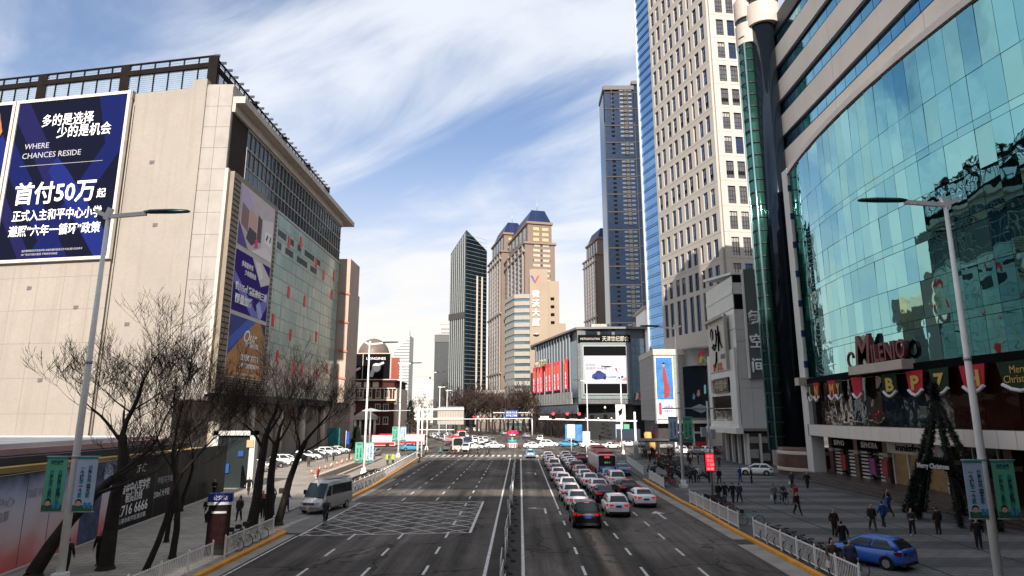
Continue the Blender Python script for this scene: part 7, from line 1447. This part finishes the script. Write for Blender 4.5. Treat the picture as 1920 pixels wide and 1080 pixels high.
POSES = {'stand': dict(arm_l=arm(-1,.02), arm_r=arm(1,.05), leg_l=leg(-1,.05), leg_r=leg(1,-.05)), 'walk': dict(arm_l=arm(-1,-.7), arm_r=arm(1,.7), leg_l=leg(-1,.9), leg_r=leg(1,-.9)), 'stroll': dict(arm_l=arm(-1,.45), arm_r=arm(1,-.4), leg_l=leg(-1,-.5), leg_r=leg(1,.5)),
 'carry': dict(arm_l=[(-.23,.06,1.16),(-.2,.26,1.05),(-.12,.33,1.08)], arm_r=[(.23,.06,1.16),(.2,.26,1.05),(.12,.33,1.08)], leg_l=leg(-1,.3), leg_r=leg(1,-.3)),
 'ride': dict(arm_l=[(-.26,.14,1.18),(-.27,.36,1.08),(-.27,.44,1.06)], arm_r=[(.26,.14,1.18),(.27,.36,1.08),(.27,.44,1.06)], leg_l=[(-.12,.36,.78),(-.1,.22,.34),(-.1,.36,.3)], leg_r=[(.12,.34,.68),(.1,.12,.24),(.1,.26,.2)])}
PM = {k: person_mesh('person_' + k, p) for k, p in POSES.items()}
PM['coat'] = person_mesh('person_coat', dict(POSES['stroll'], hem=.48)); PM['coatstand'] = person_mesh('person_coatstand', dict(POSES['stand'], hem=.45))
hairlong = MB().loft([[(.1*math.cos(a),-.02+.11*math.sin(a),z) if 0 else ((.098+ex)*math.cos(a),(-.0+.0)+(.105+ex)*math.sin(a)-.03,z) for a in [math.pi+k*math.pi/8-.35 for k in range(10)]] for z, ex in ((1.32,.02),(1.45,.015),(1.6,.012),(1.72,.0),(1.8,-.05))], close=False, caps=False).mesh('long_hair', hair_m)
skirt_m = MB().lathe([(.21,.55),(.19,.8),(.17,1.0)], (0,0,0), 14).mesh('coat_skirt', CK)
def person(x, y, rz, pose, jk, tr, label, z=.12, h=1.0, sh=None, long=False, coat=False, bag=None, group='pedestrians'):
    if jk is CK: jk = CKV[len(label) % 5]
    if tr is CK: tr = CKV[(len(label)*3+1) % 5]
    o = ob('person', PM[pose], None, (x,y,z), (0,0,R(rz))); o.scale = (h*1.03,)*3; tag(o, label, 'person', group)
    for i, m in ((2,jk),(3,tr),(4,sh or shoe)):
        o.material_slots[i].link = 'OBJECT'; o.material_slots[i].material = m
    if long: ob('hair', hairlong, o)
    if coat: s = ob('coat_skirt', skirt_m, o); s.material_slots[0].link = 'OBJECT'; s.material_slots[0].material = jk
    if bag:
        b = MB().box(-.05,.05,-.14,.14,.42,.72).mesh('bag', bag); bo = ob('handbag', b, None, tuple(Vector((x,y,z)) + Matrix.Rotation(R(rz),3,'Z') @ Vector((.3,.05,0))), (0,0,R(rz))); tag(bo, 'pale bag carried by the ' + ' '.join(label.split(' ')[:10]), 'bag')
    return o
# right pavement (0 = walking away, 180 = towards us)
person(15.75,33.9,190,'coatstand',CBr,CK,'woman in long dark coat by the near right fence end',long=True,coat=True,h=.97,bag=CW)
person(16.45,33.5,172,'stand',CK,CK,'man in black jacket over blue shirt beside the long coated woman'); 
MB().box(-.07,.07,.105,.13,1.02,1.4).build('blue_shirt', CB, bpy.data.objects.get('person.001'))
for (x,y,rz,po,jk,tr,l,kw) in (
 (19.0,38.2+1.2,10,'coat',CK,CK,'person in black coat walking alone behind the blue hatchback',dict(coat=True)),
 (20.9,44.3,185,'stand',CK,CK,'dark figure left of the lone black coat on the plaza',{}),
 (24.6,46.5,170,'walk',CK,CD,'dark walker between the plaza bands near the garland frame',{}),
 (26.3,48.2,15,'stroll',CB,CK,'person in blue jacket near the garland arch',{}),
 (26.2,44.6,175,'carry',CD,CK,'person in pale shoes carrying a blue bundle',dict(sh=shoew)),
 (28.3,45.2,8,'stand',CK,CK,'dark figure right of the pale shoed walker',{}),
 (27.6,40.4,160,'stand',CK,CK,'dark figure behind the near lamp banners',{}),
 (24.9,59.6,20,'walk',CRd,CRd,'person in maroon clothes before the striped shopfronts',dict(sh=shoew)),
 (18.4,61.2,5,'walk',CK,CK,'leftmost of four dark walkers behind the message sign',{}),
 (19.1,61.4,2,'coat',CK,CK,'second of four dark walkers behind the message sign',dict(coat=True)),
 (19.7,61.0,-3,'stroll',CK,CD,'third of four dark walkers behind the message sign',{}),
 (20.2,60.7,4,'walk',CK,CK,'rightmost of four dark walkers behind the message sign',{}),
 (23.3,60.4,190,'stroll',CG,CJ,'woman in grey jacket beside the blue bicycle rider',dict(long=True,h=.95,bag=CW)),
 (20.2,77.5,0,'walk',CK,CK,'left dark walker of the far plaza group',{}),
 (21.0,78.6,0,'stroll',CD,CK,'second dark walker of the far plaza group',{}),
 (21.8,80.0,180,'stand',CW,CJ,'pale jacketed person in the far plaza group',{}),
 (22.5,78.0,5,'coat',CK,CK,'black coated walker in the far plaza group',dict(coat=True)),
 (23.4,77.0,0,'walk',CK,CK,'right dark walker of the far plaza group',{}),
 (25.3,86.5,170,'stroll',CK,CK,'lone dark walker beyond the far plaza group',{}),
 (26.8,79.8,30,'carry',CB,CB,'person in blue beside the small white car',{}),
 (27.5,77.9,60,'stand',CK,CK,'dark figure next to the person in blue',{}),
 (30.2,73.0,190,'stand',CK,CK,'left dark figure at the foot of the granite drum steps',dict(bag=CW)),
 (31.6,72.3,170,'coat',CK,CK,'right dark figure at the foot of the granite drum steps',dict(coat=True)),
 (19.6,86.0,10,'walk',CK,CK,'dark walker right of the lone scooter rider',{}),
 (22.4,57.0-3.5,200,'walk',CK,CK,'dark walker on the pale band left of the grey jacketed woman',{}) ,
 (30.8,55.5,200,'stroll',CK,CD,'dark walker before the white shop sign',{}),
 (29.2,52.6,20,'walk',CB,CK,'blue jacketed walker by the left leg of the garland frame',{})): person(x,y,rz,po,jk,tr,l,**kw)
rp_ = random.Random(31)
for i in range(22):
    c = rp_.choice([CK,CK,CD,CK,CG,CBr,CRd]); person(22.5+rp_.uniform(-1,9),100+i*1.5+rp_.uniform(-1,1),rp_.choice([0,180,90,30]),rp_.choice(['walk','stand','stroll','coat']),c,CK,'%s person back in the crowd between scooters and bus shelter' % ORD[i],group='crowd by the bus shelter')
# riders
def ride(x, y, rz, jk, label, seat_z=-.0, z=.12, tr=CK): return person(x,y,rz,'ride',jk,tr,label,z=z+seat_z)
bike(23.9,60.2,R(190),bbl,'blue bicycle ridden beside the grey jacketed woman'); ride(23.9,59.95+.05,190,CK,'rider in black on the blue bicycle',.04)
bike(-14.6,49.3,R(188),bk,'dark bicycle ridden across the hatched box',z=.01); ride(-14.6,49.5,188,CK,'cyclist in black riding over the hatched box',.04,.01)
scooter(19.1,83.0,R(5),'scooter ridden across the right plaza'); ride(19.1,82.8,5,CP,'scooter rider in plum jacket on the right plaza',-.02)
scooter(-17.6,112.5,R(178),'scooter ridden along the far left kerb',z=.01); ride(-17.6,112.7,178,CK,'scooter rider in black along the far left kerb',-.02,.01)
# left pavement
for (x,y,rz,po,jk,tr,l,kw) in (
 (-19.6,55.0,250,'carry',CB,CB,'man in dark blue carrying a box beside the minibus',{}), (-20.6,54.6,90,'stand',CK,CK,'dark figure left of the man carrying the box',{}),
 (-22.5,47.8,170,'walk',CW,CK,'woman in white jacket walking near the shelter totem',dict(long=True)), (-23.6,49.4,185,'carry',CK,CK,'man in black left of the white jacketed woman',{}),
 (-21.0,45.9,180,'stroll',CK,CK,'woman in black with pale bag behind the totem',dict(long=True,bag=CW)), (-21.5,50.2,175,'stroll',CD,CK,'dark haired woman following the one with the pale bag',dict(long=True)),
 (-21.3,54.2,170,'stroll',CRd,CK,'person in red jacket behind the left tree trunk',{}), (-20.2,51.5,190,'stand',CK,CK,'dark figure hidden between the tree trunks',{}), (-27.5,66,190,'walk',CK,CD,'dark walker on the sunlit forecourt',{}), (-22.2,58.5,10,'walk',CW,CK,'walker in pale top behind the tree trunks',{}),
 (-24.6,79.0,90,'stand',CRd,CK,'worker in orange red behind the minibus roof',{}), (-19.4,68.4,170,'stand',CK,CK,'left of two dark people behind the yellow bicycle',{}), (-18.8,69.2,200,'stand',CK,CK,'right of two dark people behind the yellow bicycle',{}),
 (-21.7,106,180,'stand',CY,CK,'left officer in hi-vis vest by the far left fence',{}), (-20.9,106.5,170,'stand',CY,CK,'right officer in hi-vis vest by the far left fence',{}),
 (-33.0,101,20,'walk',CK,CK,'dark walker beside the parked cars',{}), (-33.8,113,180,'stroll',CK,CK,'left of two dark walkers at the far end of parked cars',{}), (-32.9,114,10,'walk',CD,CK,'right of two dark walkers at the far end of parked cars',{}), (-31.2,118,90,'stand',CBr,CK,'person in brown by the last cones',{}),
 (-26.5,50.5,160,'stand',CK,CK,'man in black leaning near the hoarding end',{}), (-29.8,63.5,180,'carry',CK,CB,'man in black by the white portal',{}), (-23.0,33.6,10,'stand',CK,CK,'dark figure at the foot of the leaning tree',{}), (-22.6,35.6,190,'stand',CK,CK,'dark figure behind the near left lamp',{})): person(x,y,rz,po,jk,tr,l,**kw)
bx = MB().box(-.28,.28,-.2,.2,0,.42).build('cardboard_box', mat('cardboard', (.36,.25,.16), .8, var=.1), None, (-19.95,54.87,1.6)); tag(bx, 'brown cardboard box carried by the man in blue', 'box')
# on the zebra crossing
for i, (x,jk,tr,po,rz) in enumerate(((-16.2,CT,CK,'walk',90),(-14.4,CK,CK,'walk',-90),(-13.2,CRd,CK,'stroll',90),(-12.5,CW,CD,'walk',90),(-12.0,CBr,CK,'coat',-90),(-10.2,CK,CK,'walk',90),(-8.6,CK,CK,'stroll',-90),(-6.9,CK,CK,'coat',90),(-6.3,CK,CK,'walk',90),(-19.0,CG,CK,'walk',90))): person(x,131.5+.7*math.sin(i*2),rz,po,jk,tr,'%s walker from the left on the zebra crossing' % ORD[i] if i < 9 else 'walker stepping on to the zebra crossing at the far left',z=.01,group='walkers on the zebra crossing')
bpy.data.scenes.remove(TMP)
